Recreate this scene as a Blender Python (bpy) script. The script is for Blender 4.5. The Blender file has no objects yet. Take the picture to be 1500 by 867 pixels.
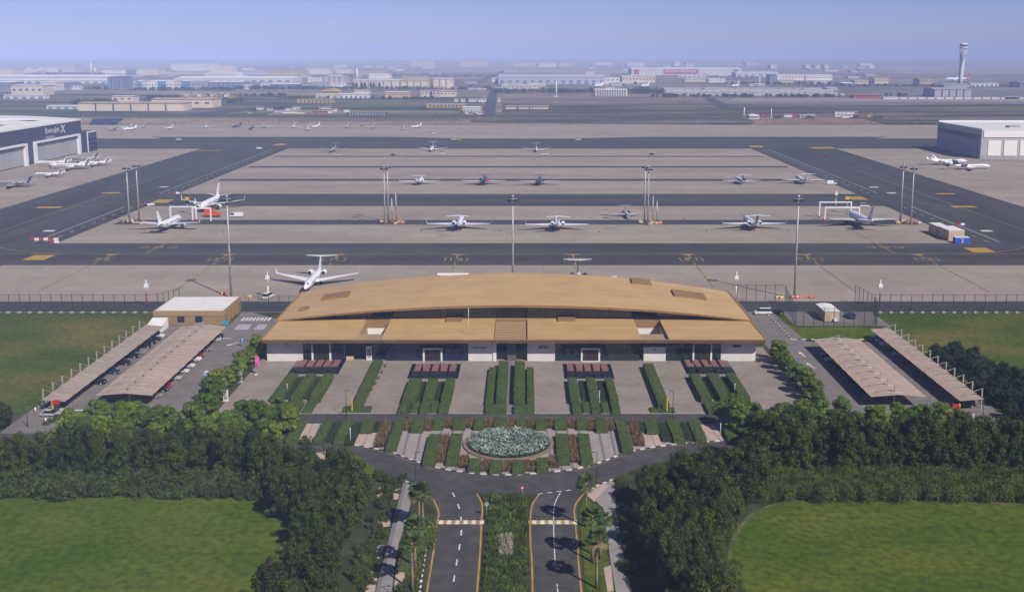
import bpy, math, random
import numpy as np

R = math.radians
scene = bpy.context.scene
# ------------------------------------------------------------------ camera, sky, sun, exposure
F, PXC, PYC, CH, TILT = 1590.0, 768.0, 348.0, 83.0, R(9.7)      # focal length (px of a 1500 px wide picture), principal point, eye height
cam_d = bpy.data.cameras.new('camera')
cam = bpy.data.objects.new('camera', cam_d)
scene.collection.objects.link(cam)
cam.location = (0, 0, CH)
cam.rotation_euler = (R(90) - TILT, 0, 0)
cam_d.sensor_width = 36.0
cam_d.lens = 36.0 * F / 1500.0
cam_d.shift_x = (750.0 - PXC) / 1500.0
cam_d.shift_y = (PYC - 433.5) / 1500.0
cam_d.clip_start = 1.0
cam_d.clip_end = 60000.0
scene.camera = cam

SUN_ELEV, SUN_AZ = R(42), math.atan2(0.61, -0.79)               # azimuth measured from +Y towards +X
world = bpy.data.worlds.new('World'); scene.world = world
world.use_nodes = True
wn = world.node_tree; wn.nodes.clear()
sky = wn.nodes.new('ShaderNodeTexSky'); sky.sky_type = 'NISHITA'; sky.sun_disc = False
sky.sun_elevation = SUN_ELEV; sky.sun_rotation = SUN_AZ
sky.altitude = 0; sky.air_density = 0.6; sky.dust_density = 0.25; sky.ozone_density = 1.5
bg = wn.nodes.new('ShaderNodeBackground'); bg.inputs['Strength'].default_value = 0.078
wo = wn.nodes.new('ShaderNodeOutputWorld')
tint = wn.nodes.new('ShaderNodeMix'); tint.data_type = 'RGBA'; tint.blend_type = 'MULTIPLY'; tint.inputs['Factor'].default_value = 1.0
tint.inputs[7].default_value = (0.82, 0.785, 1.18, 1)               # the whole sky has the lavender cast of the dusty air
wn.links.new(sky.outputs[0], tint.inputs[6]); wn.links.new(tint.outputs[2], bg.inputs[0]); wn.links.new(bg.outputs[0], wo.inputs[0])

sun_d = bpy.data.lights.new('sun', 'SUN'); sun_d.energy = 4.9; sun_d.angle = R(0.53); sun_d.color = (1.0, 0.94, 0.86)
sun = bpy.data.objects.new('sun', sun_d); scene.collection.objects.link(sun)
sun.rotation_euler = (R(90) - SUN_ELEV, 0, math.pi - SUN_AZ)
vs = scene.view_settings
vs.view_transform = 'Standard'; vs.look = 'None'; vs.exposure = 0.0; vs.gamma = 1.0; vs.use_curve_mapping = False
scene.cycles.use_denoising = True
scene.cycles.max_bounces = 5; scene.cycles.diffuse_bounces = 3; scene.cycles.glossy_bounces = 2
scene.cycles.transparent_max_bounces = 12; scene.cycles.volume_bounces = 1
scene.cycles.caustics_reflective = False; scene.cycles.caustics_refractive = False

# ------------------------------------------------------------------ pixel -> place helpers
def P(x, y, z=0.0):
    """The place on the level z that shows at pixel x, y of the 1500 px wide photograph."""
    a = math.atan((y - PYC) / F) + TILT
    Y = (CH - z) / math.tan(a)
    d = Y * math.cos(TILT) + (CH - z) * math.sin(TILT)
    return ((x - PXC) * d / F, Y)
def YD(y, z=0.0): return P(PXC, y, z)[1]
def XD(x, Y, z=0.0): return (x - PXC) * (Y * math.cos(TILT) + (CH - z) * math.sin(TILT)) / F
def ZT(y, Y):
    """height of a point at distance Y that shows at row y"""
    return CH - Y * math.tan(math.atan((y - PYC) / F) + TILT)

# ------------------------------------------------------------------ materials
MATS = {}
def mat(name, col, rough=0.75, metal=0.0, var=0.0, scale=1.0, col2=None, bump=0.0, stretch=None, detail=4.0, spec=0.4,
        island=0.0, objrand=0.0, trans=0.0, alpha=1.0, emit=None, emits=1.0, lo=0.38, hi=0.62, var2=0.0, scale2=1.0):
    if name in MATS: return MATS[name]
    m = bpy.data.materials.new(name); m.use_nodes = True
    nt = m.node_tree; N = nt.nodes; L = nt.links
    b = N['Principled BSDF']; out = N['Material Output']
    b.inputs['Roughness'].default_value = rough; b.inputs['Metallic'].default_value = metal
    b.inputs['Specular IOR Level'].default_value = spec
    c4 = (col[0], col[1], col[2], 1)
    b.inputs['Base Color'].default_value = c4
    cur = None
    geo = None
    if var or col2 is not None or bump or var2:
        geo = N.new('ShaderNodeNewGeometry')
        vec = geo.outputs['Position']
        if stretch:
            mp = N.new('ShaderNodeMapping'); mp.inputs['Scale'].default_value = stretch
            L.new(vec, mp.inputs['Vector']); vec = mp.outputs['Vector']
        nz = N.new('ShaderNodeTexNoise'); nz.inputs['Scale'].default_value = scale; nz.inputs['Detail'].default_value = detail
        L.new(vec, nz.inputs['Vector'])
        cr = N.new('ShaderNodeValToRGB')
        c2 = col2 if col2 is not None else tuple(c * (1 + var) for c in col)
        c1 = col if col2 is not None else tuple(c * (1 - var) for c in col)
        cr.color_ramp.elements[0].position = lo; cr.color_ramp.elements[1].position = hi
        cr.color_ramp.elements[0].color = (*c1, 1); cr.color_ramp.elements[1].color = (*c2, 1)
        L.new(nz.outputs['Fac'], cr.inputs['Fac']); cur = cr.outputs['Color']
        if bump:
            bp = N.new('ShaderNodeBump'); bp.inputs['Strength'].default_value = bump; bp.inputs['Distance'].default_value = 0.1
            L.new(nz.outputs['Fac'], bp.inputs['Height']); L.new(bp.outputs['Normal'], b.inputs['Normal'])
        if var2:
            n2 = N.new('ShaderNodeTexNoise'); n2.inputs['Scale'].default_value = scale2; n2.inputs['Detail'].default_value = 5
            L.new(geo.outputs['Position'], n2.inputs['Vector'])
            mr = N.new('ShaderNodeMapRange'); mr.inputs[1].default_value = 0.3; mr.inputs[2].default_value = 0.7
            mr.inputs[3].default_value = 1 - var2; mr.inputs[4].default_value = 1 + var2
            L.new(n2.outputs['Fac'], mr.inputs[0])
            mx = N.new('ShaderNodeMix'); mx.data_type = 'RGBA'; mx.blend_type = 'MULTIPLY'; mx.inputs['Factor'].default_value = 1
            L.new(cur, mx.inputs[6]); L.new(mr.outputs[0], mx.inputs[7]); cur = mx.outputs[2]
    def mul(cur, sock, amt):
        mr = N.new('ShaderNodeMapRange'); mr.inputs[3].default_value = 1 - amt; mr.inputs[4].default_value = 1 + amt
        L.new(sock, mr.inputs[0])
        mx = N.new('ShaderNodeMix'); mx.data_type = 'RGBA'; mx.blend_type = 'MULTIPLY'; mx.inputs['Factor'].default_value = 1
        if cur is None: mx.inputs[6].default_value = c4
        else: L.new(cur, mx.inputs[6])
        L.new(mr.outputs[0], mx.inputs[7]); return mx.outputs[2]
    if island:
        geo = geo or N.new('ShaderNodeNewGeometry'); cur = mul(cur, geo.outputs['Random Per Island'], island)
    if objrand:
        oi = N.new('ShaderNodeObjectInfo'); cur = mul(cur, oi.outputs['Random'], objrand)
    if cur is not None: L.new(cur, b.inputs['Base Color'])
    sh = b.outputs[0]
    if trans:
        tr = N.new('ShaderNodeBsdfTranslucent'); tr.inputs['Color'].default_value = c4
        if cur is not None: L.new(cur, tr.inputs['Color'])
        ms = N.new('ShaderNodeMixShader'); ms.inputs[0].default_value = trans
        L.new(sh, ms.inputs[1]); L.new(tr.outputs[0], ms.inputs[2]); sh = ms.outputs[0]
    if alpha < 1:
        tp = N.new('ShaderNodeBsdfTransparent')
        ms = N.new('ShaderNodeMixShader'); ms.inputs[0].default_value = alpha
        L.new(tp.outputs[0], ms.inputs[1]); L.new(sh, ms.inputs[2]); sh = ms.outputs[0]
    if emit:
        b.inputs['Emission Color'].default_value = (*emit, 1); b.inputs['Emission Strength'].default_value = emits
    L.new(sh, out.inputs[0])
    MATS[name] = m
    return m

def slab_mat(name, col, w, h, joint, jw, var, rough=0.85, big=0.03, bigvar=0.08, stain=(0.30, 0.22, 0.15), stain_amt=0.12, rot=0.0, offset=0.0, streak=None):
    """paving with joints: brick pattern in metres, each slab a little different, broad stains"""
    if name in MATS: return MATS[name]
    m = bpy.data.materials.new(name); m.use_nodes = True
    nt = m.node_tree; N = nt.nodes; L = nt.links; b = N['Principled BSDF']
    b.inputs['Roughness'].default_value = rough; b.inputs['Specular IOR Level'].default_value = 0.3
    geo = N.new('ShaderNodeNewGeometry')
    mp = N.new('ShaderNodeMapping'); mp.inputs['Rotation'].default_value = (0, 0, rot); L.new(geo.outputs['Position'], mp.inputs['Vector'])
    br = N.new('ShaderNodeTexBrick'); br.offset = offset; br.squash = 1
    br.inputs['Scale'].default_value = 1; br.inputs['Brick Width'].default_value = w; br.inputs['Row Height'].default_value = h
    br.inputs['Mortar Size'].default_value = jw; br.inputs['Mortar Smooth'].default_value = 0.3
    br.inputs['Color1'].default_value = (*[c * (1 - var) for c in col], 1); br.inputs['Color2'].default_value = (*[c * (1 + var) for c in col], 1)
    br.inputs['Mortar'].default_value = (*joint, 1)
    L.new(mp.outputs[0], br.inputs['Vector'])
    n1 = N.new('ShaderNodeTexNoise'); n1.inputs['Scale'].default_value = big; n1.inputs['Detail'].default_value = 6
    if streak:
        mq = N.new('ShaderNodeMapping'); mq.inputs['Scale'].default_value = streak; L.new(geo.outputs['Position'], mq.inputs['Vector']); L.new(mq.outputs[0], n1.inputs['Vector'])
    else: L.new(geo.outputs['Position'], n1.inputs['Vector'])
    mr = N.new('ShaderNodeMapRange'); mr.inputs[1].default_value = .3; mr.inputs[2].default_value = .7
    mr.inputs[3].default_value = 1 - bigvar; mr.inputs[4].default_value = 1 + bigvar; L.new(n1.outputs['Fac'], mr.inputs[0])
    mx = N.new('ShaderNodeMix'); mx.data_type = 'RGBA'; mx.blend_type = 'MULTIPLY'; mx.inputs['Factor'].default_value = 1
    L.new(br.outputs['Color'], mx.inputs[6]); L.new(mr.outputs[0], mx.inputs[7])
    n2 = N.new('ShaderNodeTexNoise'); n2.inputs['Scale'].default_value = big * 3.1; n2.inputs['Detail'].default_value = 8; n2.inputs['Roughness'].default_value = .65
    L.new(geo.outputs['Position'], n2.inputs['Vector'])
    m2 = N.new('ShaderNodeMapRange'); m2.inputs[1].default_value = .55; m2.inputs[2].default_value = .8; m2.inputs[3].default_value = 0; m2.inputs[4].default_value = stain_amt * 3
    L.new(n2.outputs['Fac'], m2.inputs[0])
    mz = N.new('ShaderNodeMix'); mz.data_type = 'RGBA'; L.new(m2.outputs[0], mz.inputs['Factor']); L.new(mx.outputs[2], mz.inputs[6]); mz.inputs[7].default_value = (*stain, 1)
    L.new(mz.outputs[2], b.inputs['Base Color'])
    MATS[name] = m; return m

# ------------------------------------------------------------------ mesh builder
class MB:
    def __init__(s): s.v = []; s.f = []; s.m = []; s.sm = []
    def add(s, vs, fs, mi=0, smooth=False):
        o = len(s.v); s.v.extend(tuple(v) for v in vs)
        for f in fs: s.f.append(tuple(i + o for i in f)); s.m.append(mi); s.sm.append(smooth)
        return s
    def box(s, x0, x1, y0, y1, z0, z1, mi=0):
        v = [(x0,y0,z0),(x1,y0,z0),(x1,y1,z0),(x0,y1,z0),(x0,y0,z1),(x1,y0,z1),(x1,y1,z1),(x0,y1,z1)]
        return s.add(v, [(0,3,2,1),(4,5,6,7),(0,1,5,4),(1,2,6,5),(2,3,7,6),(3,0,4,7)], mi)
    def prism(s, poly, z0, z1, mi=0):
        n = len(poly)
        v = [(x, y, z0) for x, y in poly] + [(x, y, z1) for x, y in poly]
        f = [tuple(range(n - 1, -1, -1)), tuple(range(n, 2 * n))] + [(i, (i + 1) % n, n + (i + 1) % n, n + i) for i in range(n)]
        return s.add(v, f, mi)
    def sheet(s, poly, z, mi=0):
        return s.add([(x, y, z) for x, y in poly], [tuple(range(len(poly)))], mi)
    def rings(s, rings, mi=0, cap0=True, cap1=True, smooth=True):
        n = len(rings[0]); v = [p for r in rings for p in r]; f = []
        for k in range(len(rings) - 1):
            for i in range(n):
                j = (i + 1) % n; f.append((k*n+i, k*n+j, (k+1)*n+j, (k+1)*n+i))
        s.add(v, f, mi, smooth)
        o = len(s.v) - len(v)
        if cap0: s.f.append(tuple(o + i for i in range(n - 1, -1, -1))); s.m.append(mi); s.sm.append(False)
        if cap1: s.f.append(tuple(o + (len(rings)-1)*n + i for i in range(n))); s.m.append(mi); s.sm.append(False)
        return s
    def tube(s, pts, rad, n=6, mi=0):
        rs = []
        for k, p in enumerate(pts):
            p = np.array(p, float); a = np.array(pts[max(k-1, 0)], float); b = np.array(pts[min(k+1, len(pts)-1)], float)
            d = b - a; d /= (np.linalg.norm(d) + 1e-9)
            u = np.cross(d, (0, 0, 1) if abs(d[2]) < .9 else (1, 0, 0)); u /= np.linalg.norm(u); w = np.cross(d, u)
            r = rad[k] if hasattr(rad, '__len__') else rad
            rs.append([tuple(p + r * (math.cos(2*math.pi*i/n) * u + math.sin(2*math.pi*i/n) * w)) for i in range(n)])
        return s.rings(rs, mi)
    def cyl(s, x, y, z0, z1, r, n=8, mi=0, r1=None):
        return s.tube([(x, y, z0), (x, y, z1)], [r, r if r1 is None else r1], n, mi)
    def ngon(s, vs, mi=0): return s.add(vs, [tuple(range(len(vs)))], mi)

def mesh(name, mb, mats):
    me = bpy.data.meshes.new(name)
    me.from_pydata(mb.v, [], mb.f)
    for m in (mats if isinstance(mats, (list, tuple)) else [mats]): me.materials.append(m)
    if any(mb.m): me.polygons.foreach_set('material_index', mb.m)
    if any(mb.sm): me.polygons.foreach_set('use_smooth', mb.sm)
    me.update(); return me
COL = scene.collection
def link(name, data, parent=None, loc=None, rz=0.0):
    o = bpy.data.objects.new(name, data); COL.objects.link(o)
    if parent is not None: o.parent = parent
    if loc is not None: o.location = loc
    if rz: o.rotation_euler = (0, 0, rz)
    return o
def tag(o, label=None, cat=None, group=None, kind=None):
    if label: o['label'] = label
    if cat: o['category'] = cat
    if group: o['group'] = group
    if kind: o['kind'] = kind
    return o
def thing(name, label, cat, loc=(0, 0, 0), rz=0.0, group=None):
    return tag(link(name, None, None, loc, rz), label, cat, group)
def part(name, mb, mats, parent, loc=None, rz=0.0):
    """a part whose mesh is written in its parent's own coordinates"""
    return link(name, mesh(name, mb, mats), parent, loc, rz)
def wpart(name, mb, mats, parent):
    """a part whose mesh is written in world coordinates, under a parent that is only moved, not turned"""
    o = parent; lx = ly = lz = 0.0
    while o is not None:
        lx += o.location.x; ly += o.location.y; lz += o.location.z; o = o.parent
    mb.v = [(x - lx, y - ly, z - lz) for x, y, z in mb.v]
    return link(name, mesh(name, mb, mats), parent)
def single(name, mb, mats, label, cat, group=None, loc=None, rz=0.0):
    return tag(link(name, mesh(name, mb, mats), None, loc, rz), label, cat, group)
def struct(name, mb, mats):
    return tag(link(name, mesh(name, mb, mats)), kind='structure')
def copy_tree(o, parent=None):
    c = o.copy(); COL.objects.link(c); c.parent = parent
    for ch in list(o.children): copy_tree(ch, c)
    return c
def text_part(name, body, size, m, parent, origin, ux, uy, bold=0.0, width=None):
    """flat lettering: origin is its lower left corner, ux the reading direction, uy up"""
    cu = bpy.data.curves.new('lettering', 'FONT'); cu.body = body; cu.size = 1.0; cu.extrude = 0.0; cu.offset = bold
    ob = bpy.data.objects.new('lettering', cu); COL.objects.link(ob)
    dg = bpy.context.evaluated_depsgraph_get(); me = bpy.data.meshes.new_from_object(ob.evaluated_get(dg))
    bpy.data.objects.remove(ob); bpy.data.curves.remove(cu)
    co = np.empty(len(me.vertices) * 3); me.vertices.foreach_get('co', co); co = co.reshape(-1, 3)
    mn = co.min(0); mx = co.max(0); sx = sy = size / (mx[1] - mn[1])
    if width: sx = width / (mx[0] - mn[0])
    o = np.array(origin, float); ux = np.array(ux, float); uy = np.array(uy, float)
    w = o + (co[:, :1] - mn[0]) * sx * ux + (co[:, 1:2] - mn[1]) * sy * uy
    q = parent; off = np.zeros(3)
    while q is not None: off += np.array(q.location); q = q.parent
    me.vertices.foreach_set('co', (w - off).ravel()); me.materials.append(m); me.update()
    return link(name, me, parent)
rnd = random.Random(7)
# ------------------------------------------------------------------ shared materials
M_concrete = slab_mat('apron_concrete', (0.305, 0.255, 0.208), 7.5, 7.5, (0.25, 0.21, 0.18), 0.08, 0.055, big=0.02, bigvar=0.14, stain=(0.20, 0.155, 0.11), stain_amt=0.22, streak=(0.5, 1.6, 1))
M_asphalt_taxi = mat('taxiway_asphalt', (0.050, 0.049, 0.052), 0.85, var=0.22, scale=0.05, stretch=(0.12, 1.4, 1), var2=0.14, scale2=0.1, detail=8)
M_asphalt_taxi_y = mat('taxiway_asphalt_side', (0.050, 0.049, 0.052), 0.85, var=0.22, scale=0.05, stretch=(1.4, 0.12, 1), var2=0.14, scale2=0.1, detail=8)
M_asphalt_dark = mat('taxiway_shoulder', (0.046, 0.045, 0.049), 0.85, var=0.12, scale=0.05, stretch=(0.12, 1.0, 1), var2=0.08, scale2=0.2)
M_road = mat('road_asphalt', (0.062, 0.058, 0.056), 0.85, var=0.16, scale=0.35, var2=0.18, scale2=0.09, detail=9)
M_park = mat('car_park_asphalt', (0.175, 0.155, 0.142), 0.85, var=0.10, scale=0.3, var2=0.08, scale2=0.05)
M_fore = slab_mat('forecourt_pavers', (0.262, 0.22, 0.185), 1.2, 0.6, (0.18, 0.155, 0.135), 0.03, 0.10, big=0.08, bigvar=0.16, stain=(0.16, 0.135, 0.115), stain_amt=0.2, offset=0.5)
M_gard = slab_mat('garden_pavers', (0.33, 0.28, 0.26), 0.9, 0.45, (0.24, 0.21, 0.19), 0.03, 0.07, big=0.1, bigvar=0.08, stain_amt=0.06, offset=0.5)
M_pink = slab_mat('pink_pavers', (0.46, 0.345, 0.285), 0.6, 0.6, (0.38, 0.29, 0.24), 0.03, 0.05, big=0.2, bigvar=0.08, stain_amt=0.05)
M_walk = slab_mat('walkway_pavers', (0.28, 0.255, 0.245), 0.8, 0.4, (0.2, 0.185, 0.18), 0.03, 0.08, big=0.15, bigvar=0.12, stain_amt=0.08, offset=0.5)
M_band = mat('grey_paver_band', (0.17, 0.16, 0.165), 0.85, var=0.1, scale=1.5)
M_lawn = mat('lawn', (0.046, 0.092, 0.004), 0.9, col2=(0.115, 0.122, 0.014), scale=0.05, detail=12, lo=0.36, hi=0.74, stretch=(0.9, 1.1, 1), var2=0.34, scale2=0.7, spec=0.1)
M_lawn_dry = mat('lawn_dry', (0.046, 0.082, 0.008), 0.9, col2=(0.15, 0.122, 0.032), scale=0.035, detail=12, lo=0.40, hi=0.74, stretch=(0.8, 1.2, 1), var2=0.30, scale2=0.6, spec=0.1)
M_soil = mat('planting_soil', (0.030, 0.042, 0.014), 0.95, col2=(0.065, 0.066, 0.030), scale=0.3, detail=8, spec=0.1)
M_ground = mat('desert_ground', (0.13, 0.105, 0.085), 0.95, col2=(0.26, 0.205, 0.155), scale=0.006, detail=12, stretch=(0.35, 1.0, 1), var2=0.22, scale2=0.02, spec=0.1)
M_sand = mat('bare_sand', (0.17, 0.13, 0.095), 0.95, col2=(0.33, 0.245, 0.17), scale=0.012, detail=10, stretch=(0.3, 1.2, 1), var2=0.18, scale2=0.05, spec=0.1, lo=.35, hi=.6)
M_scrub = mat('scrub_land', (0.055, 0.050, 0.040), 0.95, col2=(0.21, 0.165, 0.12), lo=.42, hi=.68, scale=0.012, detail=12, stretch=(0.3, 1.6, 1), var2=0.25, scale2=0.05, spec=0.1)
M_green_scrub = mat('green_scrub', (0.042, 0.055, 0.028), 0.95, col2=(0.19, 0.155, 0.10), lo=.42, hi=.68, scale=0.01, detail=12, stretch=(0.3, 1.2, 1), var2=0.2, scale2=0.05, spec=0.1)
M_white_line = mat('white_marking', (0.62, 0.61, 0.60), 0.7, var=0.15, scale=0.8)
M_yel_line = mat('yellow_marking', (0.42, 0.25, 0.035), 0.7, var=0.18, scale=0.5)
M_yel_faded = mat('faded_yellow_marking', (0.30, 0.205, 0.06), 0.7, var=0.25, scale=0.4)
M_kerb_w = mat('kerb_white', (0.66, 0.63, 0.58), 0.7, objrand=0.12, var=0.08, scale=2)
M_kerb_b = mat('kerb_black', (0.035, 0.035, 0.04), 0.7)
M_kerb_g = mat('kerb_concrete', (0.33, 0.30, 0.28), 0.8, var=0.1, scale=1)
M_white = mat('white_paint', (0.74, 0.74, 0.76), 0.35, spec=0.5)
M_white_wall = mat('white_wall', (0.72, 0.70, 0.67), 0.7, var=0.04, scale=0.3)
M_black = mat('black_rubber', (0.015, 0.015, 0.017), 0.6)
M_steel = mat('galvanised_steel', (0.42, 0.40, 0.39), 0.5, metal=0.35, var=0.08, scale=0.6)
M_dark_steel = mat('dark_steel', (0.045, 0.05, 0.062), 0.5, metal=0.2)
M_green_steel = mat('green_fence_steel', (0.02, 0.045, 0.05), 0.55)
M_glass = mat('blue_black_glass', (0.006, 0.014, 0.045), 0.06, spec=0.8, var=0.3, scale=0.4)
M_glass2 = mat('green_black_glass', (0.008, 0.026, 0.032), 0.06, spec=0.8, var=0.3, scale=0.4)
M_red = mat('red_paint', (0.42, 0.025, 0.015), 0.5)
M_orange = mat('orange_red_paint', (0.60, 0.065, 0.015), 0.5)
M_yellow = mat('yellow_paint', (0.60, 0.38, 0.02), 0.5)
M_blue = mat('blue_paint', (0.02, 0.10, 0.55), 0.5)
M_mesh = mat('wire_mesh', (0.03, 0.05, 0.055), 0.6, alpha=0.10)
M_beige = mat('beige_cabin', (0.52, 0.40, 0.26), 0.6, var=0.04, scale=0.5)
M_lamp = mat('lamp_glass', (0.75, 0.77, 0.78), 0.2)

def ribbon(pts, w, z, off=0.0):
    """flat strip of width w along a line of ground points, shifted sideways by off"""
    p = np.array(pts, float); mb = MB(); L_ = []; R_ = []
    for i in range(len(p)):
        a = p[max(i-1, 0)]; b = p[min(i+1, len(p)-1)]; d = (b - a) / (np.linalg.norm(b - a) + 1e-9); n = np.array((-d[1], d[0]))
        L_.append(p[i] + n * (off + w/2)); R_.append(p[i] + n * (off - w/2))
    vs = [(q[0], q[1], z) for q in L_ + R_]; n = len(p)
    return mb.add(vs, [(n+i, n+i+1, i+1, i) for i in range(n-1)])
def along(pts, step):
    p = np.array(pts, float); seg = np.linalg.norm(np.diff(p, axis=0), axis=1); cum = np.concatenate([[0], np.cumsum(seg)])
    out = []; s = step / 2
    while s < cum[-1]:
        k = min(np.searchsorted(cum, s) - 1, len(seg) - 1); t = (s - cum[k]) / seg[k]; q = p[k] + t * (p[k+1] - p[k]); d = (p[k+1] - p[k]) / seg[k]
        out.append((q[0], q[1], math.atan2(d[1], d[0]))); s += step
    return out
def PP(*pts): return [P(x, y) for x, y in pts]
def smooth_line(pts, n=6):
    p = np.array(pts, float); out = []
    for i in range(len(p) - 1):
        p0 = p[max(i-1, 0)]; p1 = p[i]; p2 = p[i+1]; p3 = p[min(i+2, len(p)-1)]
        for k in range(n):
            t = k / n
            out.append(tuple(0.5 * ((2*p1) + (-p0+p2)*t + (2*p0-5*p1+4*p2-p3)*t*t + (-p0+3*p1-3*p2+p3)*t**3)))
    out.append(tuple(p[-1])); return out
def rect(x0, x1, y0, y1): return [(x0, y0), (x1, y0), (x1, y1), (x0, y1)]

# ------------------------------------------------------------------ the land
g = MB(); n = 40
xs = np.linspace(-9500, 9500, n); ys = np.concatenate([np.linspace(-280, 2500, 30), np.linspace(2700, 11800, 20)])
g.add([(x, y, -0.45) for y in ys for x in xs], [(j*n+i, j*n+i+1, (j+1)*n+i+1, (j+1)*n+i) for j in range(len(ys)-1) for i in range(n-1)])
struct('ground', g, M_ground)
struct('desert_plain', MB().sheet(rect(-9400, 9400, 4300, 11750), -0.36), mat('haze_paled_desert', (0.20, 0.18, 0.16), 0.95, col2=(0.34, 0.30, 0.26), scale=0.002, detail=12, stretch=(0.3, 1, 1), var2=.2, scale2=.008, spec=.1))  # far sand with haze paleness put into its colour, to blend at the horizon
Y184, Y172 = YD(183.5), YD(172)
def patch(name, m, z, *px): return struct(name, MB().sheet(PP(*px), z), m)
patch('sand_strip', M_sand, -0.38, (-300, 184), (1800, 184), (1800, 176.5), (-300, 172.5))
patch('scrub_field', M_scrub, -0.34, (690, 180), (1135, 183.5), (1085, 172), (690, 172.2))
patch('scrub_field', M_scrub, -0.36, (735, 171.3), (1800, 171.3), (1800, 153), (735, 151))
patch('scrub_field', M_scrub, -0.32, (1290, 183.5), (1800, 183.5), (1800, 172), (1240, 172))
patch('green_field', M_green_scrub, -0.37, (-300, 171), (380, 171), (470, 141), (-300, 133))
patch('green_field', M_green_scrub, -0.37, (395, 160), (705, 163), (705, 141), (480, 141))
patch('runway', mat('runway_surface', (0.27, 0.225, 0.19), 0.9, var=0.08, scale=0.02, stretch=(0.2, 1.5, 1)), -0.30, (1055, 152.5), (1900, 152.5), (1900, 143.8), (1075, 143.8))
patch('runway_shoulder', mat('runway_shoulder_surface', (0.16, 0.14, 0.125), 0.9, var=0.1, scale=0.02, stretch=(0.2, 1.5, 1)), -0.26, (1060, 152.4), (1900, 152.4), (1900, 149), (1060, 149))
patch('perimeter_road', M_asphalt_dark, -0.24, (-300, 171.3), (1090, 171.3), (1090, 169.2), (-300, 168.6))
patch('access_road', M_asphalt_dark, -0.22, (704, 169), (725, 169), (729, 128), (719, 128))
patch('access_road', M_asphalt_dark, -0.22, (1030, 144), (1046, 144), (1075, 158), (1058, 160))
patch('access_road', M_asphalt_dark, -0.23, (250, 169), (300, 169), (560, 140), (545, 140))
patch('access_road', M_asphalt_dark, -0.20, (668, 131), (682, 131), (745, 103), (739, 103))
patch('far_road', M_asphalt_dark, -0.20, (1180, 126), (1900, 131), (1900, 124), (1180, 124))
patch('far_apron', mat('far_apron_surface', (0.15, 0.145, 0.15), 0.9, var=0.1, scale=0.01, stretch=(0.2, 1.5, 1)), -0.22, (1250, 143), (1900, 143), (1900, 131.5), (1290, 131.5))
patch('pond', mat('pond_liner', (0.012, 0.03, 0.085), 0.7, spec=0.2), -0.30, (128, 186), (168, 184), (182, 173.5), (136, 173.5))
patch('spoil_ground', mat('red_brown_earth', (0.24, 0.145, 0.09), 0.95, var=0.2, scale=0.03), -0.28, (1100, 183), (1300, 183), (1262, 174), (1110, 173))

# airside paving
struct('apron', MB().sheet(rect(-900, 900, 342.0, Y184), 0.0), M_concrete)
ZT_ = 0.03
XL0, XL1, XR0, XR1 = -281.0, -206.0, 197.0, 271.0
yA0, yA1, yB0, yB1, yC0, yC1 = YD(388.5), YD(356.5), YD(302), YD(284.3), YD(218), YD(203.3)
struct('taxiway', MB().sheet(rect(-900, 900, yA0, yA1), ZT_), M_asphalt_taxi)
struct('taxiway', MB().sheet(rect(XL1 - 1, XR0 + 1, yB0, yB1), ZT_ + .01), M_asphalt_taxi)
struct('taxiway', MB().sheet(rect(-470, 470, yC0, yC1), ZT_), M_asphalt_taxi)
struct('taxiway', MB().sheet(rect(XL0, XL1, 300, yC0 - .01), ZT_ - .015), M_asphalt_taxi_y)
struct('taxiway', MB().sheet(rect(XR0, XR1, 300, yC0 - .01), ZT_ - .015), M_asphalt_taxi_y)
for sx, a, b in ((-1, XL0, XL1), (1, XR1, XR0)):     # widened corners where the taxiways meet
    struct('taxiway_fillet', MB().sheet([(a, yC1), (a + sx*70, yC1), (a + sx*90, yC1 + 22), (a - sx*150, yC1 + 22), (a - sx*230, yC1)], ZT_ - .005), M_asphalt_taxi)
for ya, yb in ((329, 322.3), (265.2, 262.3), (245.8, 243.7), (230, 228.6)):
    struct('service_road', MB().sheet(rect(XL1 + 5, XR0 - 4, YD(ya), YD(yb)), 0.02), M_asphalt_dark)
struct('airside_road', MB().sheet(rect(-900, 900, YD(457), YD(441.5)), 0.02), M_asphalt_dark)
zm = 0.07
def mark(name, mb, m): return struct(name, mb, m)
# taxiway centre lines, edge lines
mark('centre_line', ribbon([(-900, YD(372)), (900, YD(372))], 0.55, zm), M_yel_faded)
mark('centre_line', ribbon([(-246, 300), (-246, yC0 - 60)], 0.5, zm), M_yel_faded)
mark('centre_line', ribbon([(236, 300), (236, yC0 - 60)], 0.5, zm), M_yel_faded)
mark('centre_line', ribbon([(-470, YD(211.5)), (470, YD(211.5))], 0.6, zm), M_yel_faded)
for cx, s in ((-246, 1), (236, -1)):                 # turning lines with dashes
    c = [(cx + s * (60 - 60 * math.cos(R(7.5) * k)), YD(372) + 60 - 60 * math.sin(R(7.5) * k)) for k in range(13)]
    mark('turn_line', ribbon(c, 0.5, zm), M_yel_faded)
    c2 = [(cx + s * (50 - 50 * math.cos(R(7.5) * k)), YD(293) - 50 + 50 * math.sin(R(7.5) * k)) for k in range(13)]
    mark('turn_line', ribbon(c2, 0.5, zm), M_yel_faded)
for x, y0, y1 in ((-217, 300, yA0 - 5), (-217, yA1 + 3, yB0 - 3), (-217, yB1 + 3, yC0 - 10), (210.5, 300, yA0 - 5), (210.5, yA1 + 3, yB0 - 3), (210.5, yB1 + 3, yC0 - 10)):
    mark('edge_line', ribbon([(x, y0), (x, y1)], 0.35, zm), M_white_line)
    s = -1 if x < 0 else 1
    yy = y0
    db = MB()
    while yy + 6 < y1:
        db.v += []; q = ribbon([(x - s*5, yy), (x - s*5, yy + 5)], 0.3, zm); db.add(q.v, q.f); yy += 13
    mark('lane_dashes', db, M_white_line)
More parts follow.
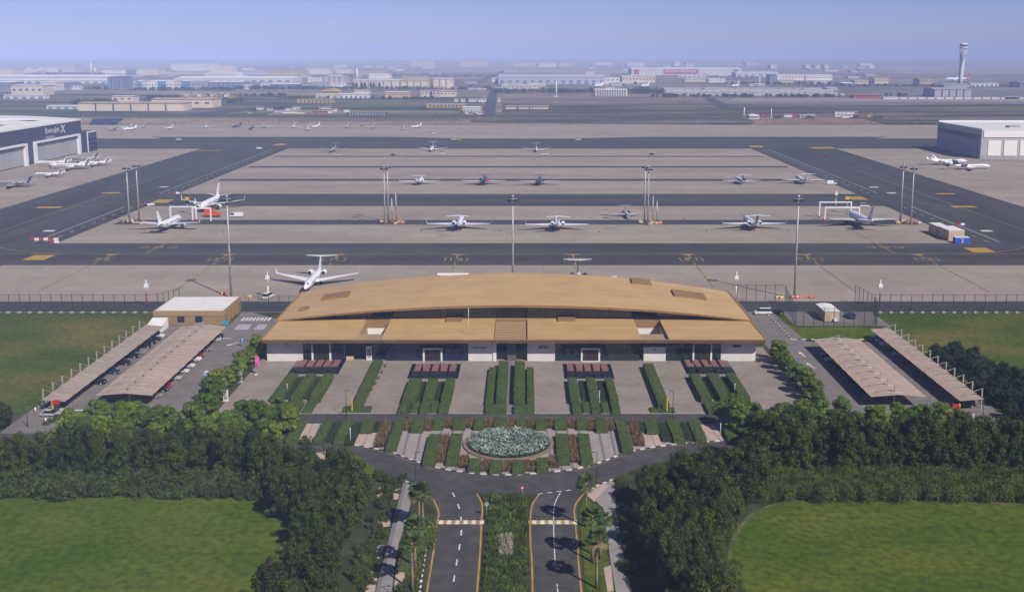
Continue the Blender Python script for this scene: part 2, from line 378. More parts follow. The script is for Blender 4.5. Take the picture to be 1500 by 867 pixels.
# filled yellow direction panels on the asphalt (x, y of the middle, length, width)
for px, py, w, d in ((57, 377.5, 9, 11), (238, 295, 9, 14), (1255, 290.5, 9.5, 14), (1435, 366.5, 9.5, 11), (163, 283, 11, 5), (72, 304, 13, 6), (1385, 284, 11, 5), (1412, 303, 13, 6), (275, 297, 0, 0), (410, 212, 10, 20), (1108, 215, 12, 16), (1205, 217, 20, 14), (305, 221, 20, 4)):
    if w:
        X, Y = P(px, py); mark('direction_panel', MB().sheet(rect(X - w/2, X + w/2, Y - d/2, Y + d/2), zm + .01), M_yel_line)
# white holding blocks beside the side taxiways
for px, py in ((72, 338.5), (240, 274), (1445, 338.5), (1280, 274.5), (1306, 283)):
    X, Y = P(px, py); mark('white_panel', MB().sheet(rect(X - 2.6, X + 2.6, Y - 2.0, Y + 2.0), zm + .01), M_white_line)
# lead-in lines and stand numbers
for k, (px, both) in enumerate(((167, 0), (335, 0), (497, 0), (671, 0), (839, 0), (1006, 0), (1177, 0), (1342, 0))):
    X, Y = P(px, 372)
    X0 = X
    mark('lead_in_line', ribbon([(X0, 372), (X0, yA0 + 6)], 0.55, zm), M_yel_faded)
    mark('lead_in_head', MB().add([(X0 - 3.4, Y - .6, zm + .01), (X0 + 3.4, Y - .6, zm + .01), (X0 + .35, Y - 4, zm + .01), (X0 + .35, Y - 11, zm + .01), (X0 - .35, Y - 11, zm + .01), (X0 - .35, Y - 4, zm + .01)], [(0, 5, 4, 3, 2, 1)]), M_yel_faded)
    mb = MB()                                         # worn stand number: three yellow figures beside the line
    for j, dx in enumerate((-3.3, 0, 3.3)):
        yc = yA0 + 12; cx = X0 + dx
        for t in range(4):
            q = ([(cx - 1.15, yc - 3.3), (cx + 1.15, yc - 3.3)], [(cx + 1.15, yc - 3.3), (cx + 1.15, yc + 3.3)], [(cx - 1.15, yc + 3.3), (cx + 1.15, yc + 3.3)], [(cx - 1.15, yc - 3.3), (cx - 1.15, yc + 3.3)])[t]
            if (t + j + k) % 4 == 3: continue
            r_ = ribbon(q, 0.55, zm + .012); mb.add(r_.v, r_.f)
    mark('stand_number', mb, M_yel_faded)
for px in (213, 1312):
    X, Y = P(px, 372)
    mark('lead_in_line', ribbon([(X, Y), (X + (0.5 if px < 700 else -0.5), YD(330))], 0.55, zm), M_yel_faded)
    mb = MB()
    for dx in (-6, 0, 6):
        for q in ([(X + dx - 2, YD(361.5)), (X + dx + 2, YD(361.5))], [(X + dx - 2, YD(363.5)), (X + dx + 2, YD(363.5))], [(X + dx + 2, YD(361.5)), (X + dx + 2, YD(363.5))]):
            r_ = ribbon(q, 0.8, zm + .01); mb.add(r_.v, r_.f)
    mark('stand_number', mb, M_yel_faded)

# ------------------------------------------------------------------ landside ground
struct('planting_ground', MB().sheet(rect(-300, 300, 20, 342.0), -0.01), M_soil)
struct('lawn', MB().sheet(rect(-300, -115.2, 236, 340.5), 0.02), M_lawn_dry)
struct('lawn', MB().sheet(PP((1136, 466), (1162, 497), (1290, 496), (1283, 479), (1165, 479), (1148, 462)), 0.02), M_lawn)
struct('lawn', MB().sheet([(109.5, 236), (300, 236), (300, 340.5), (114, 340.5), (109.5, 323)], 0.02), M_lawn_dry)
struct('lawn', MB().sheet([(-300, 60), (-31, 60), (-33, 150), (-34, 178), (-40, 192), (-52, 196), (-70, 198), (-100, 199), (-300, 202)], 0.02), M_lawn)
rl = smooth_line([P(1068, 920), P(1062, 867), P(1070, 805), P(1084, 772), P(1110, 748), P(1150, 736), P(1200, 732.5), P(1300, 733), P(1400, 735), P(1500, 738)], 5)
struct('lawn', MB().sheet([(33, 60)] + rl + [(300, rl[-1][1] - 1), (300, 60)], 0.02), M_lawn)
struct('lawn_edge', ribbon(rl, 0.8, 0.035), mat('worn_lawn_edge', (0.05, 0.075, 0.018), 0.95, col2=(0.19, 0.15, 0.07), scale=0.25, lo=.45, hi=.7))

# car parks
struct('car_park', MB().sheet([(-116.0, 229), (-74.5, 229), (-74.5, 330), (-88, 342), (-91.3, 342), (-91.3, 324.5), (-109, 324.5), (-109, 316), (-116.0, 316)][::-1], 0.025), M_park)
struct('car_park', MB().sheet([(69.5, 229), (111, 229), (111, 312), (102, 312), (102, 305.8), (82, 305.8), (80.5, 342), (66.5, 342), (69.5, 300)], 0.025), M_park)
struct('service_yard', MB().sheet(rect(83.2, 112.5, 324, 342.0), 0.025), M_park)
struct('forecourt', MB().sheet(rect(-72, 68, 242.4, 300), 0.03), M_fore)
struct('front_road', MB().sheet(rect(-120, 118, 235.4, 242.39), 0.022), M_road)
struct('kerb_strip', MB().box(-72, 68, 242.2, 242.5, 0.0, 0.10), M_kerb_g)

# the loop road and the two carriageways
K = PP((422, 645.5), (434.7, 645.8), (464.7, 647.7), (491, 649.7), (518, 652), (552.5, 658), (575, 663), (605, 674.7), (635, 684), (660.5, 689), (693.5, 693.5), (720, 695.3), (746, 695.6), (773, 694.6), (803, 692), (831.5, 688.7), (857, 684), (879.5, 677), (896, 671), (914, 664), (935, 659), (957.5, 655), (984, 651.5), (1011, 648.5), (1051.5, 646))
K = smooth_line(K, 4)
rS = PP((1060, 662), (1000, 667), (940, 683), (900, 701), (882, 708), (870, 713), (858, 724), (849, 735), (845, 746), (846, 760), (851, 812), (856, 867)) + [(9.5, 60)]
med_r = [(1.0, 60)] + PP((777, 867), (774.3, 800), (774, 763), (777, 739), (787, 723.7))
med_l = PP((701, 722.6), (709, 739), (708, 767.5), (702, 867)) + [(-7.0, 60)]
lS = [(-15.6, 60)] + PP((621, 867), (636.5, 768), (639, 750), (631, 731), (618, 719), (606, 711.5), (593, 705.5), (545, 685), (503, 672), (464, 666), (420, 663))
road = [(-120, 226)] + [(-120, 230.6)] + [(-80, 230.6)] + K + [(80, 230.6), (118, 230.6), (118, 224), (70, 223)] + rS + med_r + med_l + lS + [(-80, 221.5), (-120, 221.5)]
struct('road', MB().sheet(road[::-1], 0.02), M_road)
struct('garden_island', MB().prism([(-52, 235.2)] + K + [(46, 235.2)], -0.005, 0.12), M_gard)
kr = struct('kerb', ribbon(K, 0.30, 0.115, -0.05), M_kerb_g)
def kerbstones(root, line, step, z=0.0, w=0.34, h=0.17, first=0, off=0.0):
    ms = []
    for m in (M_kerb_w, M_kerb_b):
        b = MB().box(-step*.49, step*.49, -w/2, w/2, 0, h); ms.append(mesh('kerbstone', b, m))
    for i, (x, y, a) in enumerate(along(line, step)):
        link('kerbstone', ms[(i + first) % 2], root, (x - math.sin(a)*off, y + math.cos(a)*off, z), a)
kerbstones(kr, K, 1.25)
lw = smooth_line(PP((593, 705.5), (606, 711.5), (618, 719), (631, 731)), 3)
k2 = struct('kerb', ribbon(lw, 0.3, 0.10, 0.2), M_kerb_g); kerbstones(k2, lw, 1.0, off=0.2)
lw2 = PP((633, 765), (619, 867)) + [(-15.9, 130)]
k3 = struct('kerb', ribbon(lw2, 0.3, 0.10, -0.45), M_kerb_g); kerbstones(k3, lw2, 0.9, off=-0.45)
rw = smooth_line(PP((860, 723), (870, 713), (884, 707), (901, 700)), 3)
k4 = struct('kerb', ribbon(rw, 0.3, 0.10, -0.2), M_kerb_g); kerbstones(k4, rw, 1.0, off=-0.2)
# road paint
def paint(line, w, m, off=0.0, z=0.035): return struct('road_line', ribbon(line, w, z, off), m)
paint(smooth_line(lS[:5], 6), 0.28, M_yel_line, -0.45)
paint(smooth_line(rS[6:], 6), 0.28, M_yel_line, -0.45)
paint(smooth_line(med_r, 6), 0.28, M_yel_line, -0.35)
paint(smooth_line(med_l, 6), 0.28, M_yel_line, -0.35)
paint(K[4:34], 0.16, M_yel_faded, -0.65)
paint(K[60:], 0.16, M_yel_faded, -0.65)
lane = smooth_line(PP((660, 716), (672, 742), (676, 775), (668, 830), (662, 870)) + [(-11.3, 100)], 6)
db = MB()
for (x, y, a) in along(lane, 5.6):
    c, s = math.cos(a), math.sin(a)
    db.add([(x + c*dx - s*dy, y + s*dx + c*dy, 0.036) for dx, dy in ((-1.1, -.12), (1.1, -.12), (1.1, .12), (-1.1, .12))], [(0, 1, 2, 3)])
struct('lane_dashes', db, M_white_line)
paint(smooth_line(PP((821, 721), (812, 740), (811, 770), (813, 820), (814.5, 828)), 5), 0.16, M_white_line)
paint([P(816, 855), (5.4, 150)], 0.16, M_white_line)
db = MB()
for i, (x, y, a) in enumerate(along(PP((788, 723.5), (815, 720), (848, 716)), 0.95)):
    if i % 2 == 0:
        c, s = math.cos(a), math.sin(a)
        db.add([(x + c*dx - s*dy, y + s*dx + c*dy, 0.036) for dx, dy in ((-.5, -.15), (.5, -.15), (.5, .15), (-.5, .15))], [(0, 1, 2, 3)])
struct('give_way_dashes', db, M_white_line)
for xa, xb in ((637, 709), (774, 845)):                                  # yellow and white humps
    xa_, Yh = P(xa, 764.5); xb_, _ = P(xb, 764.5)
    hr = tag(link('speed_hump', mesh('speed_hump', MB().add([(xa_, Yh - .8, .021), (xb_, Yh - .8, .021), (xb_, Yh - .25, .075), (xb_, Yh + .25, .075), (xb_, Yh + .8, .021), (xa_, Yh + .8, .021), (xa_, Yh + .25, .075), (xa_, Yh - .25, .075)], [(0, 1, 2, 7), (7, 2, 3, 6), (6, 3, 4, 5)]), M_road)), kind='structure')
    nn = 12; wd = (xb_ - xa_) / nn
    for i in range(nn):
        link('hump_stripe', mesh('hump_stripe', MB().add([(xa_ + i*wd, Yh - .82, .026), (xa_ + (i+1)*wd, Yh - .82, .026), (xa_ + (i+1)*wd, Yh - .25, .082), (xa_ + (i+1)*wd, Yh + .25, .082), (xa_ + (i+1)*wd, Yh + .82, .026), (xa_ + i*wd, Yh + .82, .026), (xa_ + i*wd, Yh + .25, .082), (xa_ + i*wd, Yh - .25, .082)], [(0, 1, 2, 7), (7, 2, 3, 6), (6, 3, 4, 5)]), M_yel_line if i % 2 == 0 else M_white_line), hr)
# median and walks
struct('median', MB().prism([(-6.6, 60)] + [(x + .25, y) for x, y in med_l[:4][::-1]] + [(x - .25, y) for x, y in med_r[1:][::-1]] + [(0.6, 60)], -0.005, 0.13), M_soil)
lwalk = PP((593, 706.5), (606.5, 713), (597, 757), (584, 796), (578, 829), (574, 867)) + [(-20.2, 60), (-23.4, 60)] + PP((550, 867), (564.7, 812), (578, 757))
struct('walkway', MB().prism(lwalk[::-1], -0.004, 0.10), M_walk)
lb = PP((550, 867), (564.7, 812), (578, 757), (591, 708))
struct('walkway_band', ribbon([(-23.4, 60)] + lb, 0.7, 0.106, -0.3), M_band)
rwalk = PP((868, 715), (900, 702), (902, 743), (914.5, 820), (925, 867)) + [(16.7, 60), (14.2, 60)] + PP((902, 867), (894, 820), (884, 745), (862, 724))
struct('walkway', MB().prism(rwalk, -0.004, 0.10), M_walk)
struct('planting_bed', MB().prism((PP((607, 716), (629, 735), (634, 765), (619, 867)) + [(-16.4, 60), (-19.6, 60)] + PP((577, 867), (587, 796), (599, 757)))[::-1], -0.003, 0.08), M_soil)
struct('planting_bed', MB().prism(PP((848, 748), (856, 728), (880, 747), (891, 822), (897, 867)) + [(13.6, 60), (9.8, 60)] + PP((858, 867), (853, 812)), -0.003, 0.08), M_lawn)
for i, pts in enumerate((((578, 716), (587, 716), (583, 731), (575, 731)), ((553, 752), (574, 750), (571, 770), (551, 773)), ((553, 800), (563, 798), (560, 816), (551, 818)), ((580, 836), (594, 834), (592, 862), (577, 864)), ((546, 829), (556, 827), (549, 867), (535, 867)), ((555, 714), (563, 714), (559, 735), (551, 735)), ((884, 832), (895, 828), (899, 865), (890, 867)), ((860, 726), (882, 708), (892, 712), (870, 735)))):
    struct('paving_patch', MB().prism(PP(*pts), -0.002, 0.115 if i != 7 else 0.104), M_pink)
patch('paving_patch', M_pink, 0.028, (462, 664.5), (474, 661), (503, 670), (498, 677), (470, 672))
patch('lawn', M_lawn, 0.026, (503, 671), (520, 665), (548, 684), (545, 700), (520, 695))
# grey cross bands and pink paving in the garden island
for pts in (((449, 620), (457, 620), (446, 646), (434, 646)), ((459.5, 620), (467, 620), (457, 646), (449, 646)), ((527, 634), (538.5, 634), (529, 653), (516, 652)), ((541, 634), (551, 634), (546, 656), (534, 655)), ((938, 634), (951, 634), (959, 654), (948, 655)), ((954, 634), (966, 634), (971, 652), (962, 653.5)), ((1026, 622), (1036, 622), (1054, 645), (1043, 646.5)), ((1039, 622), (1047, 622), (1064, 645), (1056, 645.5))):
    struct('paving_patch', MB().sheet([P(x, y, .12) for x, y in pts], 0.126), M_pink)
for pts in (((599, 632), (590, 668)), ((617, 632), (608, 672)), ((648, 627), (633, 682)), ((664, 627), (653, 686)), ((679, 627), (667, 690)), ((693, 627), (680, 690)), ((800, 627), (809, 690)), ((814, 627), (823, 688)), ((830, 627), (839, 686)), ((847, 627), (857, 682)), ((877, 632), (886, 673)), ((894, 632), (902, 668))):
    struct('paver_band', ribbon([P(x, y, .12) for x, y in pts], 0.55, 0.132), M_band)
# arrows, crossings and bays in the car parks
def arrow(X, Y, a, s=1.0):
    c, s_ = math.cos(a), math.sin(a)
    sh = [(-.15, -2), (.15, -2), (.15, .4), (.55, .4), (0, 2), (-.55, .4), (-.15, .4)]
    struct('lane_arrow', MB().sheet([(X + (x*c - y*s_)*s, Y + (x*s_ + y*c)*s) for x, y in sh], 0.034), M_white_line)
for px, py, a in ((340, 504, 2.6), (301, 546, 0.1), (1175, 519, 0.1), (1187, 535, 0.2), (328, 495, 1.2)): arrow(*P(px, py), a, 1.3)
for i in range(8):
    X, Y = P(356 + i*5.5, 467.5); struct('crossing_bar', MB().sheet(rect(X - .35, X + .35, Y - 2.2, Y + 2.2), 0.034), M_white_line)
for a, b in ((342, 369), (371, 392)):
    struct('painted_bay', MB().sheet(PP((a, 483), (b - 6, 483), (b, 475), (a + 8, 475)), 0.034), mat('bay_paint', (0.36, 0.36, 0.40), .8, var=.15, scale=1))
for (xa, ya, xb, yb) in ((1140, 507, 1197, 585), (310, 590, 352, 520)):   # dotted stone edging between drive and trees
    e = struct('edging', ribbon(PP((xa, ya), (xb, yb)), 0.3, 0.03), M_kerb_g); kerbstones(e, PP((xa, ya), (xb, yb)), 1.3, w=.3)
for ln in (PP((1126, 462), (1160, 497.5)), PP((1160, 497.5), (1300, 497.5))):
    e = struct('kerb', ribbon(ln, 0.3, 0.03), M_kerb_g); kerbstones(e, ln, 1.4)
# ------------------------------------------------------------------ terminal
def roof_mat(name, col):
    m = mat(name, col, 0.5, metal=0.0, var=0.08, scale=0.25, stretch=(0.05, 4.0, 1), var2=0.09, scale2=0.12, detail=8)
    nt = m.node_tree; N = nt.nodes; L = nt.links
    geo = N.new('ShaderNodeNewGeometry'); sx = N.new('ShaderNodeSeparateXYZ'); L.new(geo.outputs['Position'], sx.inputs[0])
    mu = N.new('ShaderNodeMath'); mu.operation = 'MULTIPLY'; mu.inputs[1].default_value = 1.9; L.new(sx.outputs['Y'], mu.inputs[0])
    fr = N.new('ShaderNodeMath'); fr.operation = 'FRACT'; L.new(mu.outputs[0], fr.inputs[0])
    gt = N.new('ShaderNodeMath'); gt.operation = 'GREATER_THAN'; gt.inputs[1].default_value = 0.88; L.new(fr.outputs[0], gt.inputs[0])
    bp = N.new('ShaderNodeBump'); bp.inputs['Strength'].default_value = 0.5; bp.inputs['Distance'].default_value = 0.05; L.new(gt.outputs[0], bp.inputs['Height'])
    L.new(bp.outputs['Normal'], N['Principled BSDF'].inputs['Normal'])
    return m
M_roof = roof_mat('bronze_roof_sheet', (0.51, 0.33, 0.138))
M_roof_edge = mat('bronze_fascia', (0.33, 0.20, 0.085), 0.5, metal=0.2, var=0.06, scale=0.3)
M_soffit = mat('brown_soffit', (0.16, 0.105, 0.06), 0.7)
M_stone = mat('pale_stone_wall', (0.62, 0.60, 0.57), 0.7, var=0.04, scale=0.4)
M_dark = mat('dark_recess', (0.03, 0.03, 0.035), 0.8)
M_frame = mat('dark_mullion', (0.03, 0.035, 0.05), 0.5)
TX0, TX1, TY0, TY1, TYB = -70.3, 64.6, 282.0, 307.0, 339.5
TC, TH = (TX0 + TX1) / 2, (TX1 - TX0) / 2
T = thing('terminal_building', 'long low terminal with golden arched roof over dark blue glass facade', 'terminal', (TC, 310, 0))
lower = wpart('lower_roof', MB().box(TX0, -45.6, TY0 + .6, TY1, 6.15, 7.0).box(-38.5, -8.3, TY0 + .6, TY1, 6.15, 7.0).box(0.9, 31.5, TY0 + .6, TY1, 6.15, 7.0).box(39.0, TX1, TY0 + .6, TY1, 6.15, 7.0)
              .box(-45.6, -38.5, 305.2, TY1, 6.15, 7.0).box(31.5, 39.0, 305.2, TY1, 6.15, 7.0).box(-8.3, .9, 305.6, TY1, 6.15, 7.0), M_roof, T)
wpart('front_fascia', MB().add([(x, y, z) for x in (TX0 - .1, TX1 + .1) for y, z in ((TY0, 6.86), (TY0, 7.04), (TY0 + .597, 7.04), (TY0 + .597, 5.9), (TY0 + .75, 5.86))][:4] + [(TX1 + .1, y, z) for y, z in ((TY0, 6.86), (TY0, 7.04), (TY0 + .597, 7.04), (TY0 + .597, 5.9))], [(0, 1, 2, 3), (7, 6, 5, 4), (0, 4, 5, 1), (1, 5, 6, 2), (2, 6, 7, 3), (3, 7, 4, 0)]), M_roof_edge, T)
wpart('soffit', MB().box(TX0 + .1, -45.7, TY0 + .6, 286.3, 6.0, 6.14).box(-38.4, 31.4, TY0 + .6, 286.3, 6.0, 6.14).box(39.1, TX1 - .1, TY0 + .6, 286.3, 6.0, 6.14), M_soffit, T)
for sx, x in ((-1, TX0), (1, TX1)):
    wpart('roof_verge', MB().box(min(x, x + sx*.55), max(x, x + sx*.55), TY0 + .6, TY1 - 3.5, 6.1, 7.12), M_roof_edge, T)
# two open courts in the lower roof and the slatted middle bay
for xa, xb in ((-45.6, -38.5), (31.5, 39.0)):
    wpart('court_wall', MB().box(xa + .05, xb - .05, 304.2, 304.6, 0.3, 4.6), M_white_wall, T)
    wpart('court_wall', MB().box(xa + .05, xb - .05, 304.15, 305.15, 4.6, 6.9), M_roof_edge, T)
    wpart('court_slab', MB().box(xa + .05, xb - .05, TY0 + .65, 291.5, 5.92, 6.1), mat('court_slab_finish', (0.34, 0.245, 0.16), .7, var=.05, scale=.5), T)
    wpart('court_side', MB().box(xa + .003, xa + .4, 291.5, 304.1, .3, 6.1), M_roof_edge, T)
    wpart('court_side', MB().box(xb - .4, xb - .003, 291.5, 304.1, .3, 6.1), M_roof_edge, T)
    wpart('court_floor', MB().box(xa, xb, 291.0, 304.2, 0.1, 0.3), M_stone, T)
lou = wpart('louvre_bay', MB().box(-8.2, .8, TY0 + .65, 305.5, 5.92, 6.0), mat('louvre_backing', (0.12, 0.08, 0.045), .8), T)
M_slat = mat('bronze_slat', (0.43, 0.285, 0.145), 0.5)
sl = mesh('slat', MB().box(-4.4, 4.4, -.5, .5, -.08, .08), M_slat)
for i in range(11): link('slat', sl, lou, (-3.7 - TC, 284.2 + i * 1.9 - 310, 6.45))
for xx in (-8.25, .85): wpart('louvre_side', MB().box(xx - .05, xx + .05, TY0 + .65, 305.5, 6.0, 6.95), M_roof_edge, T)
wpart('louvre_side', MB().box(-8.1, .7, 304.6, 305.5, 6.0, 6.9), M_roof_edge, T)
for i in range(5): wpart('louvre_rail', MB().box(-8.1 + i*2.18, -7.95 + i*2.18, TY0 + .7, 304.5, 6.05, 6.2), M_slat, T)
# upper arched roof
def zf(u): return 7.25 + 4.45 * (1 - u*u)
def zb(u): return 7.35 + 6.15 * (1 - u*u)
NU = 48; us = np.linspace(-1, 1, NU + 1)
mb = MB(); v = []
NV = 6
for u in us:
    for k in range(NV + 1):
        t = k / NV; y = 302.4 + (TYB - 302.4) * t
        z = zf(u) + (zb(u) - zf(u)) * math.sin(t * math.pi / 2) ** 1.0
        v.append((TC + u * (TH + .4), y, z + .02))
mb.add(v, [(i*(NV+1)+k, (i+1)*(NV+1)+k, (i+1)*(NV+1)+k+1, i*(NV+1)+k+1) for i in range(NU) for k in range(NV)], 0, True)
upper = wpart('upper_roof', mb, M_roof, T)
mb = MB(); v = []
for u in us:
    x = TC + u * (TH + .4); v += [(x, 302.35, zf(u) + .05), (x, 302.55, zf(u) - .72 * (1 - .45*u*u))]
mb.add(v, [(2*i, 2*i+1, 2*i+3, 2*i+2) for i in range(NU)], 0, True)
v2 = []
for u in us:
    x = TC + u * (TH + .4); v2 += [(x, 302.55, zf(u) - .72 * (1 - .45*u*u)), (x, 307.2, max(zf(u) - .35, 6.9))]
mb.add(v2, [(2*i, 2*i+1, 2*i+3, 2*i+2) for i in range(NU)], 0, True)
wpart('arch_fascia', mb, M_roof_edge, upper)
mb = MB(); v = []
for u in us:
    x = TC + u * (TH + .4); v += [(x, TYB, zb(u) + .03), (x, TYB - .1, zb(u) - 1.0)]
mb.add(v, [(2*i+2, 2*i+3, 2*i+1, 2*i) for i in range(NU)], 0, True)
wpart('rear_fascia', mb, M_roof_edge, upper)
for s in (-1, 1):
    x = TC + s * (TH + .4)
    wpart('roof_verge', MB().add([(x + d, y, z) for d in (0, s*.6) for y, z in ((302.4, 6.3), (TYB, 6.3), (TYB, 7.55), (302.4, 7.45))], [(0, 1, 2, 3), (7, 6, 5, 4), (0, 4, 5, 1), (1, 5, 6, 2), (2, 6, 7, 3), (3, 7, 4, 0)]), M_roof_edge, upper)
# clerestory panes under the arch
mp = []
for i in range(44):
    xa = TC - TH + i * (2*TH/44) + .06; xb = xa + 2*TH/44 - .12
    ua, ub = (xa - TC)/TH, (xb - TC)/TH
    za, zb_ = zf(ua) - .5, zf(ub) - .5
    if min(za, zb_) < 7.15: continue
    wpart('clerestory_pane', MB().add([(xa, 306.3, 6.95), (xb, 306.3, 6.95), (xb, 306.3, zb_), (xa, 306.3, za), (xa, 306.4, 6.95), (xb, 306.4, 6.95), (xb, 306.4, zb_), (xa, 306.4, za)], [(0, 1, 2, 3), (7, 6, 5, 4), (0, 3, 7, 4), (1, 5, 6, 2), (3, 2, 6, 7)]), M_glass, T)
mb = MB(); v = []
for u in us: v += [(TC + u*TH, 306.6, 6.5), (TC + u*TH, 306.6, max(zf(u) - .3, 6.6))]
mb.add(v, [(2*i, 2*i+2, 2*i+3, 2*i+1) for i in range(NU)])
wpart('clerestory_frame', mb, mat('clerestory_mullion', (0.10, 0.13, 0.17), .5), T)
# hatches and mast on the roofs
M_hatch = mat('roof_hatch_finish', (0.25, 0.155, 0.065), .6)
for a, b, y0, y1, z in ((653, 678, 472, 467.5, 7.0), (817, 842, 471, 466.5, 7.0)):
    X0, Y0 = P(a, y0, z); X1, Y1 = P(b, y1, z)
    wpart('roof_hatch', MB().prism(rect(X0, X1, Y0, Y1), z, z + .55), M_hatch, lower)
for a, b, y0, y1 in ((470, 514, 432.5, 426), (437, 453, 444, 440.5), (926, 951, 421, 414.5), (988, 1030, 432.5, 425)):
    X0, Y0 = P(a, y0, 10.5); X1, Y1 = P(b, y1, 10.5)
    def rz_(x, y):
        u = (x - TC) / (TH + .4); t = min(1, max(0, (y - 302.4) / (TYB - 302.4))); return zf(u) + (zb(u) - zf(u)) * math.sin(t * math.pi/2)
    q = [(X0, Y0), (X1, Y0), (X1, Y1), (X0, Y1)]
    wpart('roof_hatch', MB().add([(x, y, rz_(x, y) - .1) for x, y in q] + [(x, y, rz_(x, y) + .65) for x, y in q], [(0, 1, 5, 4), (1, 2, 6, 5), (2, 3, 7, 6), (3, 0, 4, 7), (4, 5, 6, 7)]), M_hatch, upper)
X, Y = P(686.5, 489, 7.0); wpart('roof_mast', MB().cyl(X, Y, 7.0, 14.2, .07, 6), M_kerb_w, lower)
X, Y = P(664, 399.5, 13.5); wpart('vent_pipe', MB().box(X - 5, X + 5, TYB - .6, TYB - .2, 12.9, 13.55), M_white, upper)
# building body
for xa, xb in ((TX0 + 1.2, -45.65), (-38.45, -8.35), (.95, 31.45), (39.05, TX1 - 1.2)): wpart('body_wall', MB().box(xa, xb, 288.5, 305.0, 0, 6.0), M_stone, T)
wpart('body_wall', MB().box(TX0 + 1.2, TX1 - 1.2, 306.7, 337.5, 0, 6.0), M_stone, T)
mb = MB(); v = []
for u in us: v += [(TC + u*(TH - 1.2), 337.0, 5.9), (TC + u*(TH - 1.2), 337.0, zb(u) - .7)]
mb.add(v, [(2*i+2, 2*i, 2*i+1, 2*i+3) for i in range(NU)]); wpart('rear_wall', mb, M_glass, T)
# facade, west to east (x measured in the facade plane)
YF = 286.0
def fx(px): return XD(px, YF, 3.0)
def wall(pa, pb, z1=6.0, m=M_stone, y=YF, d=2.45, z0=0.0): return wpart('wall_panel', MB().box(fx(pa), fx(pb), y, y + d, z0, z1), m, T)
def panes(pa, pb, n, m=M_glass, y=YF + .15):
    a, b = fx(pa), fx(pb); w = (b - a) / n
    wpart('mullion', MB().box(a, b, y + .12, y + .2, 0.0, 5.98), M_frame, T)
    for i in range(n):
        for z0, z1 in ((.08, 3.0), (3.08, 5.96)):
            wpart('glass_pane', MB().box(a + i*w + .04, a + (i+1)*w - .04, y, y + .1, z0, z1), m, T)
def portal(pa, pb, m=M_glass, h=3.7, full=False):
    a, b = fx(pa), fx(pb)
    pr = wpart('door_portal', MB().box(a + .46, b - .46, YF - .3, YF - .05, h - .45, h - .003), M_white_wall, T)
    for xx in (a, b - .45): wpart('jamb', MB().box(xx, xx + .45, YF - .35, YF + .1, 0, h), M_white_wall, pr)
    w = (b - a - 1.0) / 4; M_door = mat('bronze_door_glass', (0.03, 0.028, 0.022), 0.15, spec=0.7)
    for i in range(4): wpart('door_leaf', MB().box(a + .5 + i*w + .03, a + .5 + (i+1)*w - .03, YF + .0, YF + .08, 0.05, h - .5), M_door, pr)
wall(391, 443.5)
panes(443.7, 457, 2); portal(456.5, 485, full=True, h=5.4); panes(457.2, 484.5, 4, y=YF + .35); panes(484.7, 503, 3)
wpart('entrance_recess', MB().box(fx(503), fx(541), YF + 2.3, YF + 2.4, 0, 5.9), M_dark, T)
wpart('reception_desk', MB().box(fx(506), fx(517), YF + .8, YF + 1.6, 0.05, 1.1), M_beige, T)
panes(541, 565, 4, M_glass, YF + 1.4); panes(565, 619.5, 8, M_glass); portal(619.5, 648); panes(620, 647.5, 4, y=YF + .35); panes(648, 686, 6)
wall(686, 722, 5.9); wall(722.2, 727, 5.9, M_white_wall, YF - .3)
wpart('centre_recess', MB().box(fx(727), fx(772), YF + 2.2, YF + 2.3, 0, 5.9), M_glass, T); wpart('centre_pier', MB().box(fx(743), fx(756), YF + .3, YF + 2.1, 0, 5.95), mat('dark_grey_pier', (0.09, 0.09, 0.10), .6), T)
wall(772.5, 813, 5.9); panes(813.3, 851, 6, M_glass2); portal(851, 879); panes(851.5, 878.5, 4, M_glass2, YF + .35); panes(879, 937, 9, M_glass2)
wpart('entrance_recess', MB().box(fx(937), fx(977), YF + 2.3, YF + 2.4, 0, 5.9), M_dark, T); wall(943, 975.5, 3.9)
panes(977, 1015, 6, M_glass2); portal(1014.5, 1043, full=True, h=5.4); panes(1015.2, 1042.5, 4, M_glass2, YF + .35); panes(1043.2, 1056, 2, M_glass2); wall(1056.2, 1107)
M_ink = mat('black_lettering', (0.012, 0.012, 0.014), .5); M_ink2 = mat('grey_lettering', (0.25, 0.25, 0.26), .5)
yt = YF - .03
text_part('lettering', 'JETEX', 1.1, M_ink, T, (fx(789), yt, 3.2), (1, 0, 0), (0, 0, 1), bold=.035, width=2.7)
text_part('lettering', 'EXECUJET', 0.6, M_ink, T, (fx(692), yt, 3.4), (1, 0, 0), (0, 0, 1), bold=.03, width=4.0)
text_part('lettering', 'falcon', 0.5, M_ink2, T, (fx(416), yt, 3.8), (1, 0, 0), (0, 0, 1), width=2.4)
wpart('bird_emblem', MB().add([(fx(418.5), yt, 4.75), (fx(420.5), yt, 4.45), (fx(423.5), yt, 4.5), (fx(421), yt, 4.75), (fx(418), yt, 5.1)], [(0, 1, 2, 3, 4)]), M_ink, T)
wpart('name_plate', MB().box(fx(1073), fx(1085), yt - .05, yt + .01, 3.9, 4.55), M_ink, T)
wpart('name_plate', MB().box(fx(957), fx(960.5), yt - .04, yt + .01, 3.1, 3.3), M_ink, T)
wpart('door_step', MB().box(fx(853), fx(877), YF - .9, YF - .45, 0.03, 0.18), M_kerb_w, T)
X, Y = P(541, 527); py_ = thing('sign_pylon', 'tall white sign pylon with grey print at the terminal entrance', 'sign', (X, Y - .2, 0))
wpart('pylon_body', MB().box(X - .75, X + .75, Y - .45, Y - .15, 0, 4.0), M_white_wall, py_)
wpart('printed_panel', MB().box(X - .45, X + .45, Y - .47, Y - .452, .7, 3.4), mat('grey_print', (0.33, 0.33, 0.35), .6, var=.4, scale=1.6), py_)
# shrubs standing in the courts are added with the plants

